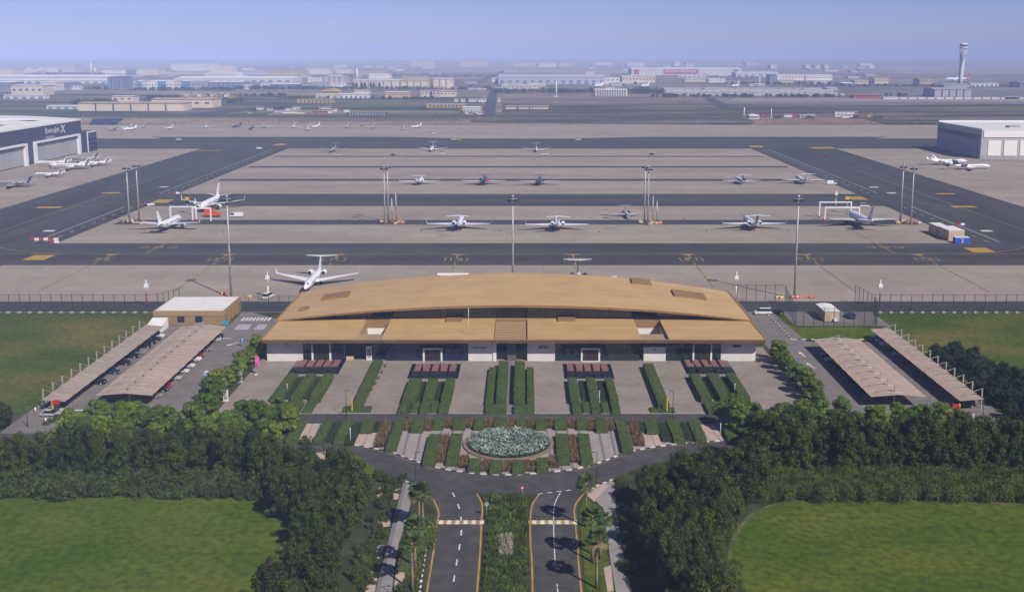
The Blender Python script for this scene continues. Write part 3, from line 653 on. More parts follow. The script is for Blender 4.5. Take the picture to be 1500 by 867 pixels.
# ------------------------------------------------------------------ reflecting pools with red slabs in front of the doors
M_pool = mat('pool_water', (0.006, 0.012, 0.04), 0.08, spec=0.7); M_slab = mat('red_stone_slab', (0.23, 0.105, 0.085), .75, var=.12, scale=1.0)
M_blk = mat('black_granite', (0.02, 0.02, 0.024), .4)
pool_lbl = ('facing the bird emblem wall', 'facing the blue glass portal', 'facing the green glass portal', 'facing the dark name plate wall')
for gi, (cells, yf_, yn) in enumerate(((((432, 444), (444.7, 456.7), (457.5, 469.5), (470, 482), (482, 494)), 526, 540.5), (((604.7, 615), (618.4, 627.6), (631, 640.8), (644.3, 654), (657, 667)), 534, 547), (((831.5, 841), (844.5, 854.3), (857.3, 866.5), (870.4, 879.2), (882.5, 892.4)), 534, 547), (((1008, 1016.5), (1021, 1029), (1033.3, 1041.6), (1046, 1054.3), (1058.6, 1068)), 526, 540.5))):
    Ya, Yb = YD(yn), YD(yf_)
    X0 = XD(cells[0][0], Ya) - 1.0; X1 = XD(cells[-1][1], Ya) + 1.0
    pl = thing('reflecting_pool', 'dark reflecting pool crossed by five red stone slabs ' + pool_lbl[gi], 'pool', ((X0 + X1)/2, Ya, 0))
    wpart('pool_basin', MB().box(X0, X1, Ya - 4.6, Yb + .4, 0.0, 0.12), M_pool, pl)
    cells = [((a + b)/2 - min(4.6, (b - a)/2), (a + b)/2 + min(4.6, (b - a)/2)) for a, b in cells]
    for a, b in cells: wpart('stone_slab', MB().box(XD(a, Ya), XD(b, Ya), Ya, Yb, .1, .32), M_slab, pl)
    for k, (a, b) in enumerate(cells): wpart('granite_block', MB().box(XD(a, Ya) - .2, XD(b, Ya) + .2, Ya - (4.3 if k % 2 else 2.6), Ya - .25, .1, .75), M_blk, pl)

# ------------------------------------------------------------------ brown service building
bx0, bx1, by0, by1, bz = -114.0, -92.4, 325.0, 345.0, 4.6
SB = thing('service_building', 'brown clad service building with flat white roof beside the car park', 'building', ((bx0+bx1)/2, by0, 0))
M_brown = mat('brown_cladding', (0.27, 0.175, 0.085), .6, var=.06, scale=.5)
wpart('wall', MB().box(bx0, bx1, by0, by1, 0, 3.1), M_brown, SB)
wpart('parapet', MB().box(bx0 - .1, bx1 + .1, by0 - .1, by0 + .3, 3.1, bz).box(bx0 - .1, bx1 + .1, by1 - .3, by1 + .1, 3.1, bz).box(bx0 - .1, bx0 + .3, by0 + .3, by1 - .3, 3.1, bz).box(bx1 - .3, bx1 + .1, by0 + .3, by1 - .3, 3.1, bz), mat('brown_parapet', (0.33, 0.215, 0.105), .6, var=.05, scale=.5), SB)
wpart('roof', MB().box(bx0 + .3, -103.4, by0 + .3, by1 - .3, 3.1, bz - .1).box(-103.3, bx1 - .3, by0 + .3, by1 - .3, 3.1, bz - .05), mat('white_roof_membrane', (0.72, 0.69, 0.65), .7, var=.04, scale=.3), SB)
for a in (265.5, 292): 
    X = XD(a, by0); w_ = wpart('window', MB().box(X - 1.1, X + 1.1, by0 - .08, by0 + .02, 1.0, 2.9), M_frame, SB)
    wpart('pane', MB().box(X - 1.0, X - .05, by0 - .11, by0 - .085, 1.1, 2.8), M_glass, w_); wpart('pane', MB().box(X + .05, X + 1.0, by0 - .11, by0 - .085, 1.1, 2.8), M_glass, w_)
for i in range(3): wpart('pilaster', MB().box(bx1, bx1 + .5, by0 + 5 + i*4.5, by0 + 5.6 + i*4.5, 0, 3.05), M_roof_edge, SB)
wpart('blue_sign', MB().box(XD(333, by0) - .9, XD(333, by0) + .9, by0 - 1.6, by0 - 1.5, .4, 1.9), mat('cyan_sign', (0.03, 0.28, 0.42), .5), SB)
single('ramp_wall', MB().add([(-113.6, 315, 0), (-108.9, 315, 0), (-108.9, 323, 0), (-113.6, 323, 0), (-113.6, 315, 1.6), (-108.9, 315, 1.6), (-108.9, 323, 3.0), (-113.6, 323, 3.0)], [(0, 1, 5, 4), (1, 2, 6, 5), (2, 3, 7, 6), (3, 0, 4, 7), (4, 5, 6, 7)]), M_white_wall, 'white sloping enclosure wall at the end of the car park canopy', 'wall')
# beige cabin in the fenced yard
CB = thing('site_cabin', 'beige box cabin with pale ribbed roof inside the fenced yard', 'cabin', (96, 329.5, 0))
wpart('wall', MB().box(93.7, 98.2, 329.3, 339.5, .2, 3.3), M_beige, CB)
wpart('roof', MB().add([(93.5, 329.1, 3.3), (98.4, 329.1, 3.3), (98.4, 339.7, 3.3), (93.5, 339.7, 3.3), (93.5, 329.1, 3.42), (98.4, 329.1, 3.42), (98.4, 339.7, 3.42), (93.5, 339.7, 3.42), (95.95, 329.1, 3.75), (95.95, 339.7, 3.75)], [(0, 1, 5, 8, 4), (2, 3, 7, 9, 6), (1, 2, 6, 5), (3, 0, 4, 7), (4, 8, 9, 7), (8, 5, 6, 9)]), M_white_wall, CB)
wpart('door', MB().box(94.4, 95.3, 329.22, 329.3, .2, 2.3), mat('cabin_door', (0.42, 0.33, 0.22), .6), CB)
wpart('air_unit', MB().box(96.3, 97.3, 328.6, 329.28, .4, 1.2), M_white, CB)

# ------------------------------------------------------------------ car park canopies
M_fab = mat('tan_canopy_fabric', (0.34, 0.27, 0.215), .8, objrand=0.06, var=.05, scale=.6)
M_fab2 = mat('pink_canopy_fabric', (0.40, 0.30, 0.23), .8, objrand=0.06, var=.05, scale=.6)
def canopy(label, x0, x1, y0, y1, z0, z1, nb, postx, m, dbl=False):
    r = thing('car_park_canopy', label, 'canopy', ((x0+x1)/2, (y0+y1)/2, 0), 0, 'shade canopies over the car parks')
    dy = (y1 - y0) / nb
    for i in range(nb):
        a, b = y0 + i*dy + .03, y0 + (i+1)*dy - .03; c = (a + b)/2
        if dbl:
            xm = postx; zz = ((x0, z0), (xm, z1), (x1, z0))
        else: zz = ((x0, z0), ((x0+x1)/2, (z0+z1)/2 + .05), (x1, z1))
        v = []
        for y, dz in ((a, 0), (c, -.10), (b, 0)):
            for x, z in zz: v.append((x, y, z + dz))
        vb = [(x, y, z - .05) for x, y, z in v]
        f = [(0,1,4,3),(1,2,5,4),(3,4,7,6),(4,5,8,7)]
        f += [tuple(9 + k for k in q[::-1]) for q in f] + [(0,9,10,1),(1,10,11,2),(2,11,14,5),(5,14,17,8),(8,17,16,7),(7,16,15,6),(6,15,12,3),(3,12,9,0)]
        wpart('fabric_panel', MB().add(v + vb, f, 0, False), m, r)
    for i in range(nb):
        y = y0 + (i + .5)*dy
        p_ = wpart('post', MB().box(postx - .14, postx + .14, y - .14, y + .14, 0, 4.9), M_steel, r)
        xe = (x0, x1) if dbl else ((x1,) if abs(postx - x0) < abs(postx - x1) else (x0,))
        for e in xe: wpart('stay', MB().tube([(postx, y, 4.8), (e + (postx - e)*.25, y, (z0 if dbl else max(z0, z1)) + .2)], .05, 5), M_steel, p_)
        zs = z1 if dbl else None
        wpart('rafter', MB().tube([(x0 + .1, y, z0 - .15), ((x0+x1)/2 if not dbl else postx, y, (z0+z1)/2 - .1 if not dbl else z1 - .12), (x1 - .1, y, (z1 if not dbl else z0) - .15)], .09, 5), M_steel, p_)
canopy('narrow tan canopy over parked cars along the dry lawn by the service building', -112.6, -107.2, 243.0, 313.5, 3.1, 2.7, 13, -113.3, M_fab)
canopy('wide pinkish double canopy in front of the brown service building', -101.6, -88.2, 247.0, 312.8, 2.9, 3.4, 12, -94.5, M_fab2, True)
canopy('wide pinkish double canopy beside the small lawn with striped kerb', 81.8, 94.9, 246.0, 298.0, 2.9, 3.4, 10, 88.2, M_fab2, True)
canopy('narrow tan canopy along the lawn with dark trees behind it', 101.8, 107.4, 243.5, 310.0, 2.7, 3.1, 12, 108.0, M_fab2)

# ------------------------------------------------------------------ hangars
M_navy = mat('navy_cladding', (0.035, 0.045, 0.085), .55, var=.05, scale=.1); M_hroof = mat('hangar_roof_sheet', (0.70, 0.69, 0.68), .6, var=.05, scale=.08, stretch=(.3, 2, 1))
M_hdoor = mat('grey_hangar_door', (0.33, 0.325, 0.335), .6, objrand=.05); M_trim = mat('white_trim', (0.68, 0.68, 0.70), .5)
HX, HZ = -369.0, 27.6
HG = thing('aircraft_hangar', 'dark navy aircraft hangar with white framed doors and pale roof', 'hangar', (HX - 70, 800, 0))
wpart('wall', MB().box(-520, HX, 640, 906, 0, HZ), M_navy, HG)
mb = MB(); nn = 10
v = []
for i in range(nn + 1):
    t = i / nn; x = -521 + (HX + 521) * t; z = HZ + .2 + 3.2 * math.sin(t * math.pi) ** .8; v += [(x, 639, z), (x, 907, z)]
mb.add(v, [(2*i, 2*i+2, 2*i+3, 2*i+1) for i in range(nn)], 0, False); wpart('roof', mb, M_hroof, HG)
wpart('roof_edge', MB().box(HX - .2, HX + .5, 639, 907, HZ - .7, HZ + .35).box(-521, HX + .5, 906, 907, HZ - .7, HZ + .35), M_trim, HG)
for i in range(4): wpart('roof_light', MB().box(-500, -385, 690 + i*55, 700 + i*55, HZ + 2.6, HZ + 3.7), M_trim, HG)
for ya, yb in ((712, 801), (815, 898)):
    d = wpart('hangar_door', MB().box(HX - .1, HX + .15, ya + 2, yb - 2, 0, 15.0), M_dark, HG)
    npan = 9; w_ = (yb - ya - 8) / npan
    for i in range(npan): wpart('door_panel', MB().box(HX + .16, HX + (.4 if i % 2 else .6), ya + 6 + i*w_ + .05, ya + 6 + (i+1)*w_ - .05, 0.6, 13.6), M_hdoor, d)
    wpart('door_frame', MB().box(HX + .1, HX + 2.6, ya, ya + 1.6, 0, 15.0).box(HX + .1, HX + 2.6, yb - 3.4, yb, 0, 15.0).box(HX + .1, HX + 2.6, ya, yb, 15.0, 16.4), M_trim, d)
M_wl = mat('white_lettering', (0.75, 0.75, 0.77), .5)
text_part('lettering', 'ExecuJet', 5.4, M_wl, HG, (HX + .06, 838, 19.6), (0, 1, 0), (0, 0, 1), width=26)
text_part('lettering', 'HANGAR NO.1', 1.6, M_wl, HG, (HX + .06, 838, 16.9), (0, 1, 0), (0, 0, 1), width=16)
for a, b in (((866, 19.4), (874, 25.4)), ((867, 25.6), (873.5, 19.2))):
    (ya, za), (yb, zb2) = a, b
    wpart('crossed_emblem', MB().add([(HX + .06, ya - .7, za), (HX + .06, ya + .9, za), (HX + .06, yb + .7, zb2), (HX + .06, yb - .9, zb2)], [(0, 1, 2, 3)]), M_wl, HG)
AN = thing('hangar_annex', 'dark blue annex block with white trim at the end of the navy hangar', 'annex', (-372, 915, 0))
wpart('wall', MB().box(-390, -366, 909, 930, 0, 17), M_navy, AN); wpart('trim', MB().box(-366.2, -365.6, 909.5, 911, 0, 17.2).box(-366.2, -365.6, 911, 928, 16, 17.2), M_trim, AN)
for i in range(4): wpart('window_band', MB().box(-365.98, -365.8, 912, 929, 2.2 + i*3.6, 3.9 + i*3.6), M_glass, AN)
# right hangar
RX, RY0, RY1, RZ = 358.5, 852.0, 944.0, 23.6
M_gcl = mat('grey_cladding', (0.40, 0.39, 0.39), .6, var=.04, scale=.1); M_hw = mat('white_cladding', (0.78, 0.74, 0.69), .6)
M_hbl = mat('blue_grey_door', (0.27, 0.30, 0.36), .6, objrand=.05)
HR = thing('aircraft_hangar', 'grey and white aircraft hangar with flat parapet roof behind wire fence', 'hangar', (RX + 50, 898, 0))
wpart('wall', MB().box(RX, RX + 125, RY0, RY1, 0, RZ - .8), M_gcl, HR)
wpart('roof', MB().box(RX + 1, RX + 124, RY0 + 1, RY1 - 1, RZ - .8, RZ - .6), M_hroof, HR)
wpart('parapet', MB().box(RX - .3, RX + .7, RY0 - .3, RY1 + .3, RZ - 1, RZ).box(RX + .7, RX + 125, RY0 - .3, RY0 + .7, RZ - 1, RZ).box(RX + .7, RX + 125, RY1 - .7, RY1 + .3, RZ - 1, RZ + 1.0), M_trim, HR)
wpart('white_band', MB().box(RX + 1.5, RX + 125, RY0 - .5, RY0 - .05, 17.0, 22.4), M_hw, HR)
for i in range(9): wpart('wall_panel', MB().box(RX + 5.5 + i*12.6, RX + 15.6 + i*12.6, RY0 - .4, RY0 - .05, 2.5, 14.6), M_hw, HR)
d = wpart('hangar_door', MB().box(RX - .2, RX - .02, RY0 + 5, RY1 - 4, 0, 15.5), M_frame, HR)
for i in range(6): wpart('door_panel', MB().box(RX - .5, RX - .22, RY0 + 5.5 + i*13.7, RY0 + 19 + i*13.7, .3, 15.0), M_hbl, d)
wpart('lintel_band', MB().box(RX - .3, RX - .02, RY0 + 1, RY1 - 1, 15.8, 18.6), mat('dark_grey_band', (0.13, 0.13, 0.15), .6), HR)
wpart('cladding_face', MB().box(RX - .35, RX - .02, RY0 + 1, RY1 - 1, 18.8, 22.3), M_gcl, HR)
text_part('lettering', 'falcon', 2.6, M_ink, HR, (RX - .4, RY1 - 4, 19.3), (0, -1, 0), (0, 0, 1), width=15)
for i, (dx, dy, w_, h_) in enumerate(((30, 20, 9, 1.6), (52, 30, 6, 1.4), (70, 12, 14, 2.2), (95, 40, 20, 3.0))):
    wpart('rooftop_unit', MB().box(RX + dx, RX + dx + w_, RY0 + dy, RY0 + dy + 7, RZ - .6, RZ - .6 + h_), M_steel, HR)

# ------------------------------------------------------------------ fences
def fence(label, pts, step, h=5.8, m=M_green_steel, group='wire fences of the airfield', plinth=False):
    r = thing('wire_fence', label, 'fence', (pts[0][0], pts[0][1], 0), 0, group)
    pst = mesh('post', MB().box(-.07, .07, -.07, .07, 0, h).tube([(0, 0, h - .02), (0, -.35, h + .45)], .04, 4), m)
    for x, y, a in along(pts, step): link('post', pst, r, (x - pts[0][0], y - pts[0][1], 0))
    for i in range(len(pts) - 1):
        (xa, ya), (xb, yb) = pts[i], pts[i+1]
        wpart('mesh_panel', MB().add([(xa, ya, .1), (xb, yb, .1), (xb, yb, h), (xa, ya, h)], [(0, 1, 2, 3)]), M_mesh, r)
        wpart('rail', MB().tube([(xa, ya, h), (xb, yb, h)], .045, 4).tube([(xa, ya, .15), (xb, yb, .15)], .045, 4), m, r)
    if plinth:
        pm = mesh('plinth_block', MB().box(-.55, .55, -.4, .4, 0, .45), M_kerb_g)
        for k, (x, y, a) in enumerate(along(pts, step)): link('plinth_block', pm, r, (x - pts[0][0], y - pts[0][1] - .8, 0), rnd.uniform(-.2, .2))
fence('tall wire fence on pale blocks along the dry lawn to the brown building', [(-260, 342.2), (-119.4, 342.2)], 3.4, plinth=True)
fence('short wire fence running back beside the brown building', [(-119.3, 342.2), (-113.5, 354)], 2.4)
fence('wire fence between the brown building and the golden roof', [(-92, 347), (-74, 347)], 3.3, h=4.2)
fence('tall wire fence on pale blocks along the lawn past the fenced yard', [(113.2, 342.2), (260, 342.2)], 3.4, plinth=True)
fence('wire fence behind the white van at the terminal corner', [(70, 357), (87.4, 357)], 3.2)
fence('wire fence around the yard of the beige cabin', [(87.6, 356.8), (83.4, 323.6), (108.2, 323.6), (113.0, 342.0), (111, 356.8)], 3.1)
fence('distant fence closing the far apron edge', [(-430, Y184 + 6), (720, Y184 + 6)], 12, h=3.6, m=M_steel)
fence('wire fence in front of the grey and white hangar', [(352, 838), (420, 806)], 5, h=4)
fence('dark fence beside the grey hangar door', [(330, 946), (356, 946)], 4, h=4)
# ------------------------------------------------------------------ aircraft (nose towards +Y in their own coordinates)
M_acw = mat('aircraft_white', (0.76, 0.76, 0.78), .28, spec=.5); M_acg = mat('aircraft_grey', (0.30, 0.31, 0.34), .35, spec=.5)
M_acd = mat('aircraft_dark_blue', (0.03, 0.04, 0.075), .3, spec=.5); M_acs = mat('aircraft_silver', (0.50, 0.51, 0.54), .35, spec=.5)
M_engd = mat('engine_dark', (0.012, 0.012, 0.015), .5); M_metal = mat('bare_metal', (0.5, 0.5, 0.52), .3, metal=.8)
M_ct = mat('cockpit_glass', (0.01, 0.012, 0.016), .1, spec=.7); M_acred = mat('aircraft_red', (0.50, 0.04, 0.03), .4); M_acblue = mat('aircraft_blue', (0.04, 0.22, 0.55), .4)
def loft(mb, st, n=14, mi=0):
    """st: (y, radius x, radius z, z of the axis)"""
    rs = []
    for y, rx, rz, zc in st: rs.append([(rx * math.cos(2*math.pi*i/n), y, zc + rz * math.sin(2*math.pi*i/n)) for i in range(n)])
    return mb.rings([r[::-1] for r in rs], mi)
def wing_mb(root, tip, t0, t1, mb=None):
    """root/tip: (x, y leading edge, chord, z)"""
    mb = mb or MB(); rs = []
    for (x, yl, c, z), t in ((root, t0), (tip, t1)):
        rs.append([(x, yl, z), (x, yl - .25*c, z + t*.6), (x, yl - .6*c, z + t*.4), (x, yl - c, z), (x, yl - .6*c, z - t*.3), (x, yl - .25*c, z - t*.4)])
    return mb.rings(rs if tip[0] > root[0] else [r[::-1] for r in rs], 0, smooth=False)
def vfin(yl0, c0, z0, yl1, c1, z1, t=.3, x=0.0, lean=0.0):
    mb = MB(); rs = []
    for yl, c, z, tt, dx in ((yl0, c0, z0, t, 0), (yl1, c1, z1, t*.6, lean)):
        rs.append([(x + dx, yl, z), (x + dx + tt, yl - .35*c, z), (x + dx, yl - c, z), (x + dx - tt, yl - .35*c, z)])
    return mb.rings(rs, 0, smooth=False)
def gear(mb, x, y, z, r, w=.25):
    mb.cyl(x, y, r*.8, z, .12, 6)
    mb.tube([(x - w, y, r), (x + w, y, r)], r, 10); return mb
AC = {}
def jet_parts(kind, body, tail, eng, accent):
    """list of (name, mesh, sub-parts); kind 'biz' = rear engines and T-tail, 'small' = the same, smaller, 'air' = airliner with engines under the wing"""
    key = (kind, body.name, tail.name, eng.name, accent.name if accent else '')
    if key in AC: return AC[key]
    out = []
    if kind == 'air':
        L = 36.0; r = 1.95; zc = 3.6; yn = 16.5
        fus = loft(MB(), [(yn, .05, .05, zc - .5), (yn - .6, .7, .65, zc - .42), (yn - 2, 1.35, 1.3, zc - .22), (yn - 4, 1.8, 1.85, zc), (yn - 6, r, r + .05, zc), (yn - 24, r, r + .05, zc), (yn - 28, 1.7, 1.65, zc + .35), (yn - 32, 1.05, 1.0, zc + .95), (yn - 35.3, .35, .4, zc + 1.4), (yn - 36, .12, .15, zc + 1.5)])
        out.append(('fuselage', mesh('fuselage', fus, body), [('cockpit_window', MB().add([(sx * a, y, z) for sx, a, y, z in ((-1, 1.28, yn - 2.1, zc + .55), (1, 1.28, yn - 2.1, zc + .55), (1, 1.2, yn - 2.7, zc + 1.2), (-1, 1.2, yn - 2.7, zc + 1.2))], [(0, 1, 2, 3)]), M_ct)]
                    + [('window_row', MB().box(s*(r + .01) - .02, s*(r + .01) + .02, yn - 29, yn - 6.5, zc + .35, zc + .62), M_ct) for s in (-1, 1)]))
        for s in (-1, 1):
            out.append(('wing', mesh('wing', wing_mb((s*1.6, 4.2, 7.2, 2.6), (s*16.8, -5.2, 1.6, 4.1), .8, .25), M_acs), [('winglet', vfin(-5.2, 1.6, 4.1, -6.4, .7, 6.4, .1, s*16.8, s*.5), body)]))
            out.append(('tailplane', mesh('tailplane', wing_mb((s*.5, -14.4, 3.6, 5.2), (s*6.6, -18.2, 1.3, 5.8), .35, .15), body), []))
            e = loft(MB(), [(4.6, 1.0, 1.0, 1.75), (3.8, 1.15, 1.15, 1.75), (1.8, 1.1, 1.1, 1.75), (.2, .65, .65, 1.75)], 12); e.v = [(x + s*5.6, y, z) for x, y, z in e.v]
            out.append(('engine', mesh('engine', e, eng), [('intake', MB().tube([(s*5.6, 4.55, 1.75), (s*5.6, 4.66, 1.75)], .92, 12), M_engd), ('exhaust', MB().tube([(s*5.6, .25, 1.75), (s*5.6, .12, 1.75)], .55, 10), M_engd)]))
            out.append(('main_gear', mesh('main_gear', gear(MB(), s*2.9, -1.2, 2.6, .55, .45), M_black), []))
        out.append(('fin', mesh('fin', vfin(-11.6, 6.2, 5.1, -17.6, 2.4, 11.8, .35), tail), [('fin_emblem', MB().box(-.32, .32, -17.3, -15.0, 7.6, 9.2), accent)] if accent else []))
        out.append(('nose_gear', mesh('nose_gear', gear(MB(), 0, 12.6, 2.4, .42, .3), M_black), []))
    else:
        k = 1.0
        yn = 14.5; r = 1.28; zc = 2.55
        fus = loft(MB(), [(yn, .04, .04, zc - .35), (yn - .5, .42, .4, zc - .3), (yn - 1.8, .85, .85, zc - .15), (yn - 3.6, 1.18, 1.22, zc), (yn - 5, r, r, zc), (yn - 19, r, r, zc), (yn - 23, 1.05, 1.1, zc + .2), (yn - 27, .5, .6, zc + .65), (yn - 29, .12, .2, zc + .9)])
        out.append(('fuselage', mesh('fuselage', fus, body), [('cockpit_window', MB().add([(-.82, yn - 1.95, zc + .5), (.82, yn - 1.95, zc + .5), (.85, yn - 2.9, zc + 1.02), (-.85, yn - 2.9, zc + 1.02)], [(0, 1, 2, 3)]), M_ct)]
                    + [('window_row', MB().box(s*(r + .005) - .02, s*(r + .005) + .02, yn - 17, yn - 6, zc + .2, zc + .5), M_ct) for s in (-1, 1)]))
        for s in (-1, 1):
            out.append(('wing', mesh('wing', wing_mb((s*.9, 1.8, 6.2, 1.75), (s*14.0, -7.0, 1.5, 2.9), .55, .16), body if body is not M_acd else M_acs), [('winglet', vfin(-7.0, 1.5, 2.9, -8.3, .6, 4.6, .08, s*14.0, s*.45), body)]))
            e = loft(MB(), [(-5.6, .72, .72, 3.35), (-6.1, .86, .86, 3.35), (-8.2, .84, .84, 3.35), (-10.2, .55, .55, 3.35)], 12); e.v = [(x + s*2.35, y, z) for x, y, z in e.v]
            out.append(('engine', mesh('engine', e.box(min(s*1.0, s*1.7), max(s*1.0, s*1.7), -9.0, -6.6, 3.05, 3.4), eng), [('intake', MB().tube([(s*2.35, -5.62, 3.35), (s*2.35, -5.54, 3.35)], .66, 12), M_engd), ('exhaust', MB().tube([(s*2.35, -10.15, 3.35), (s*2.35, -10.3, 3.35)], .5, 10), M_engd)]))
            out.append(('tailplane', mesh('tailplane', wing_mb((s*.1, -13.6, 2.6, 7.55), (s*5.2, -15.9, 1.2, 7.45), .26, .1), body if body is not M_acd else M_acd), []))
            out.append(('main_gear', mesh('main_gear', gear(MB(), s*1.9, -3.2, 1.7, .45, .3), M_black), []))
        out.append(('fin', mesh('fin', vfin(-9.2, 5.6, 3.5, -13.2, 3.0, 7.6, .24), tail), [('fin_emblem', MB().box(-.26, .26, -14.2, -12.6, 5.4, 6.8), accent)] if accent else []))
        out.append(('nose_gear', mesh('nose_gear', gear(MB(), 0, 10.2, 1.5, .33, .22), M_black), []))
    res = []
    for nm, me, subs in out: res.append((nm, me, [(sn, mesh(sn, sm, mm)) for sn, sm, mm in subs]))
    AC[key] = res; return res
def aircraft(kind, X, Y, heading, label, body=M_acw, tail=None, eng=None, accent=None, scale=1.0, group=None, name=None, lite=False):
    r = thing(name or ('airliner' if kind == 'air' else 'business_jet'), label, 'airliner' if kind == 'air' else 'jet', (X, Y, 0.02), heading, group)
    r.scale = (scale,) * 3
    for nm, me, subs in jet_parts(kind, body, tail or body, eng or body, accent):
        o = link(nm, me, r)
        for sn, sm in subs:
            if lite and sn in ('window_row', 'fin_emblem', 'exhaust'): continue
            link(sn, sm, o)
    return r
PI = math.pi
SJ = 1.07
X, Y = P(461, 413); aircraft('biz', X + .9, Y - 7, PI, 'white business jet with upturned winglets, nose towards the golden roof, next to the brown building', scale=1.07)
X, Y = XD(849, 378), 378.0; aircraft('biz', X, Y, PI, 'business jet with dark tail and engines half hidden behind the golden roof', tail=M_acd, eng=M_acd, scale=1.0)
aircraft('biz', *P(674, 333), 0, 'white business jet with plain white fin parked tail towards the terminal', scale=SJ)
aircraft('biz', *P(816, 334), 0, 'white business jet with gold edged fin parked tail towards the terminal', scale=SJ, accent=mat('gold_paint', (.45, .33, .12), .4))
aircraft('biz', *P(1099, 332.5), 0, 'white business jet with black fin parked tail towards the terminal', tail=M_acd, scale=SJ)
aircraft('biz', *P(918, 318), PI, 'small grey business jet with one red engine cover beside the twin mast', body=M_acs, eng=M_acd, accent=M_acred, scale=.62)
aircraft('biz', *P(616, 269), 0, 'plump white business jet in the row beyond the middle taxiway', scale=.88)
aircraft('biz', *P(710, 269), 0, 'dark blue business jet with a red engine cover beyond the middle taxiway', body=M_acd, eng=M_acd, accent=M_acred, scale=1.0)
X, Y = P(710, 269); single('engine_cover', MB().tube([(2.35, -10.3, 3.4), (2.35, -10.7, 3.4)], .98, 12), M_acred, 'round red cover over the engine of the dark blue jet', 'engine cover', loc=(X, Y, .02))
aircraft('biz', *P(791, 269.5), 0, 'all dark business jet without red cover beyond the middle taxiway', body=M_acd, eng=M_acd, scale=.95)
aircraft('biz', *P(1083, 268), 0, 'business jet with dark tail and pale wings beyond the middle taxiway', tail=M_acd, eng=M_acd, scale=.85, accent=M_acd)
aircraft('biz', *P(1173, 267.5), 0, 'white business jet beside the small tow truck beyond the middle taxiway', scale=.98)
aircraft('biz', *P(488, 222.5), PI, 'dark grey jet on the strip next to the far taxiway', body=M_acg, accent=M_acred, scale=.85)
aircraft('biz', *P(633, 221.5), PI, 'white nosed jet with ground carts at its wing near the far taxiway', scale=.9)
aircraft('biz', *P(786, 222), PI, 'white jet with red marked tail near the far taxiway', accent=M_acred, eng=M_acred, scale=.8)
far = [(168, 191, .9, 1), (188, 188.5, 2.9, 1), (193, 190.5, 2.7, 0), (212, 186.5, 3.3, 1), (252, 189, 3.14, 0), (304, 187.5, 3.4, 0), (349, 186.5, 2.9, 2), (370, 190.2, 3.14, 2), (390, 187, 3.6, 0), (432, 187, 3.2, 0), (452, 190, 3.3, 0), (464, 186.8, 2.9, 0), (510, 186.5, 3.1, 1), (548, 187.5, 3.1, 1), (592, 190, 3.14, 1), (611, 187, 2.7, 0)]
FL = ('white jet parked at the fence of the far apron', 'pale grey jet parked at the fence of the far apron', 'dark blue jet parked at the fence of the far apron')
for x, y, h, c in far:
    X, Y = P(x, y); aircraft('biz', X, Y - 6, h, FL[c], body=(M_acw, M_acs, M_acd)[c], eng=(M_acw, M_acd, M_acd)[c], scale=.7, group='jets parked along the far fence', lite=True)
aircraft('air', *P(250, 335), 0, 'white airliner with tall plain fin turned away beside the twin mast', scale=.93)
aircraft('air', *P(308, 306), PI, 'white airliner facing the terminal with red steps at its door', scale=1.0)
aircraft('air', *P(1259, 330), 0, 'white airliner with grey fin near the beige containers', body=M_acw, tail=M_acs, eng=M_acd, scale=1.0)
hl = R(80)
aircraft('biz', *P(76, 243), hl, 'white jet closest to the navy hangar door', scale=.92)
aircraft('biz', *P(102, 248), hl, 'long white jet in the middle of the group before the navy hangar', scale=1.08)
aircraft('biz', *P(70, 259), hl, 'small white jet with blue marked fin before the navy hangar', accent=M_acblue, scale=.72)
aircraft('biz', *P(16, 274), hl, 'grey jet with slate fin before the navy hangar', body=M_acg, scale=.98)
aircraft('biz', *P(118, 237.5), hl, 'grey jet parked behind the white jets by the navy hangar', body=M_acg, tail=M_acs, scale=1.0)
aircraft('biz', *P(137, 243), hl, 'white jet with T tail nearest the side taxiway by the navy hangar', scale=.85)
aircraft('biz', *P(1391, 241.5), R(-75), 'white jet with grey crest on its fin before the grey hangar', accent=M_acg, scale=1.05)
aircraft('biz', *P(1424, 248.5), R(-80), 'jet with white fuselage and dark blue tail before the grey hangar', tail=M_acd, eng=M_acd, scale=1.0)
X, Y = P(1400, 119.8); aircraft('air', X, Y, R(88), 'very distant airliner with red tail beside the control tower', tail=M_acred, scale=2.0, lite=True)
for x, y in ((877, 128.5), (945, 128.5), (1077, 128.5)):
    X, Y = P(x, y); aircraft('air', X, Y, R(150), 'distant white airliner whose fin rises above the tree line', scale=1.35, group='distant airliners behind the tree line', lite=True)

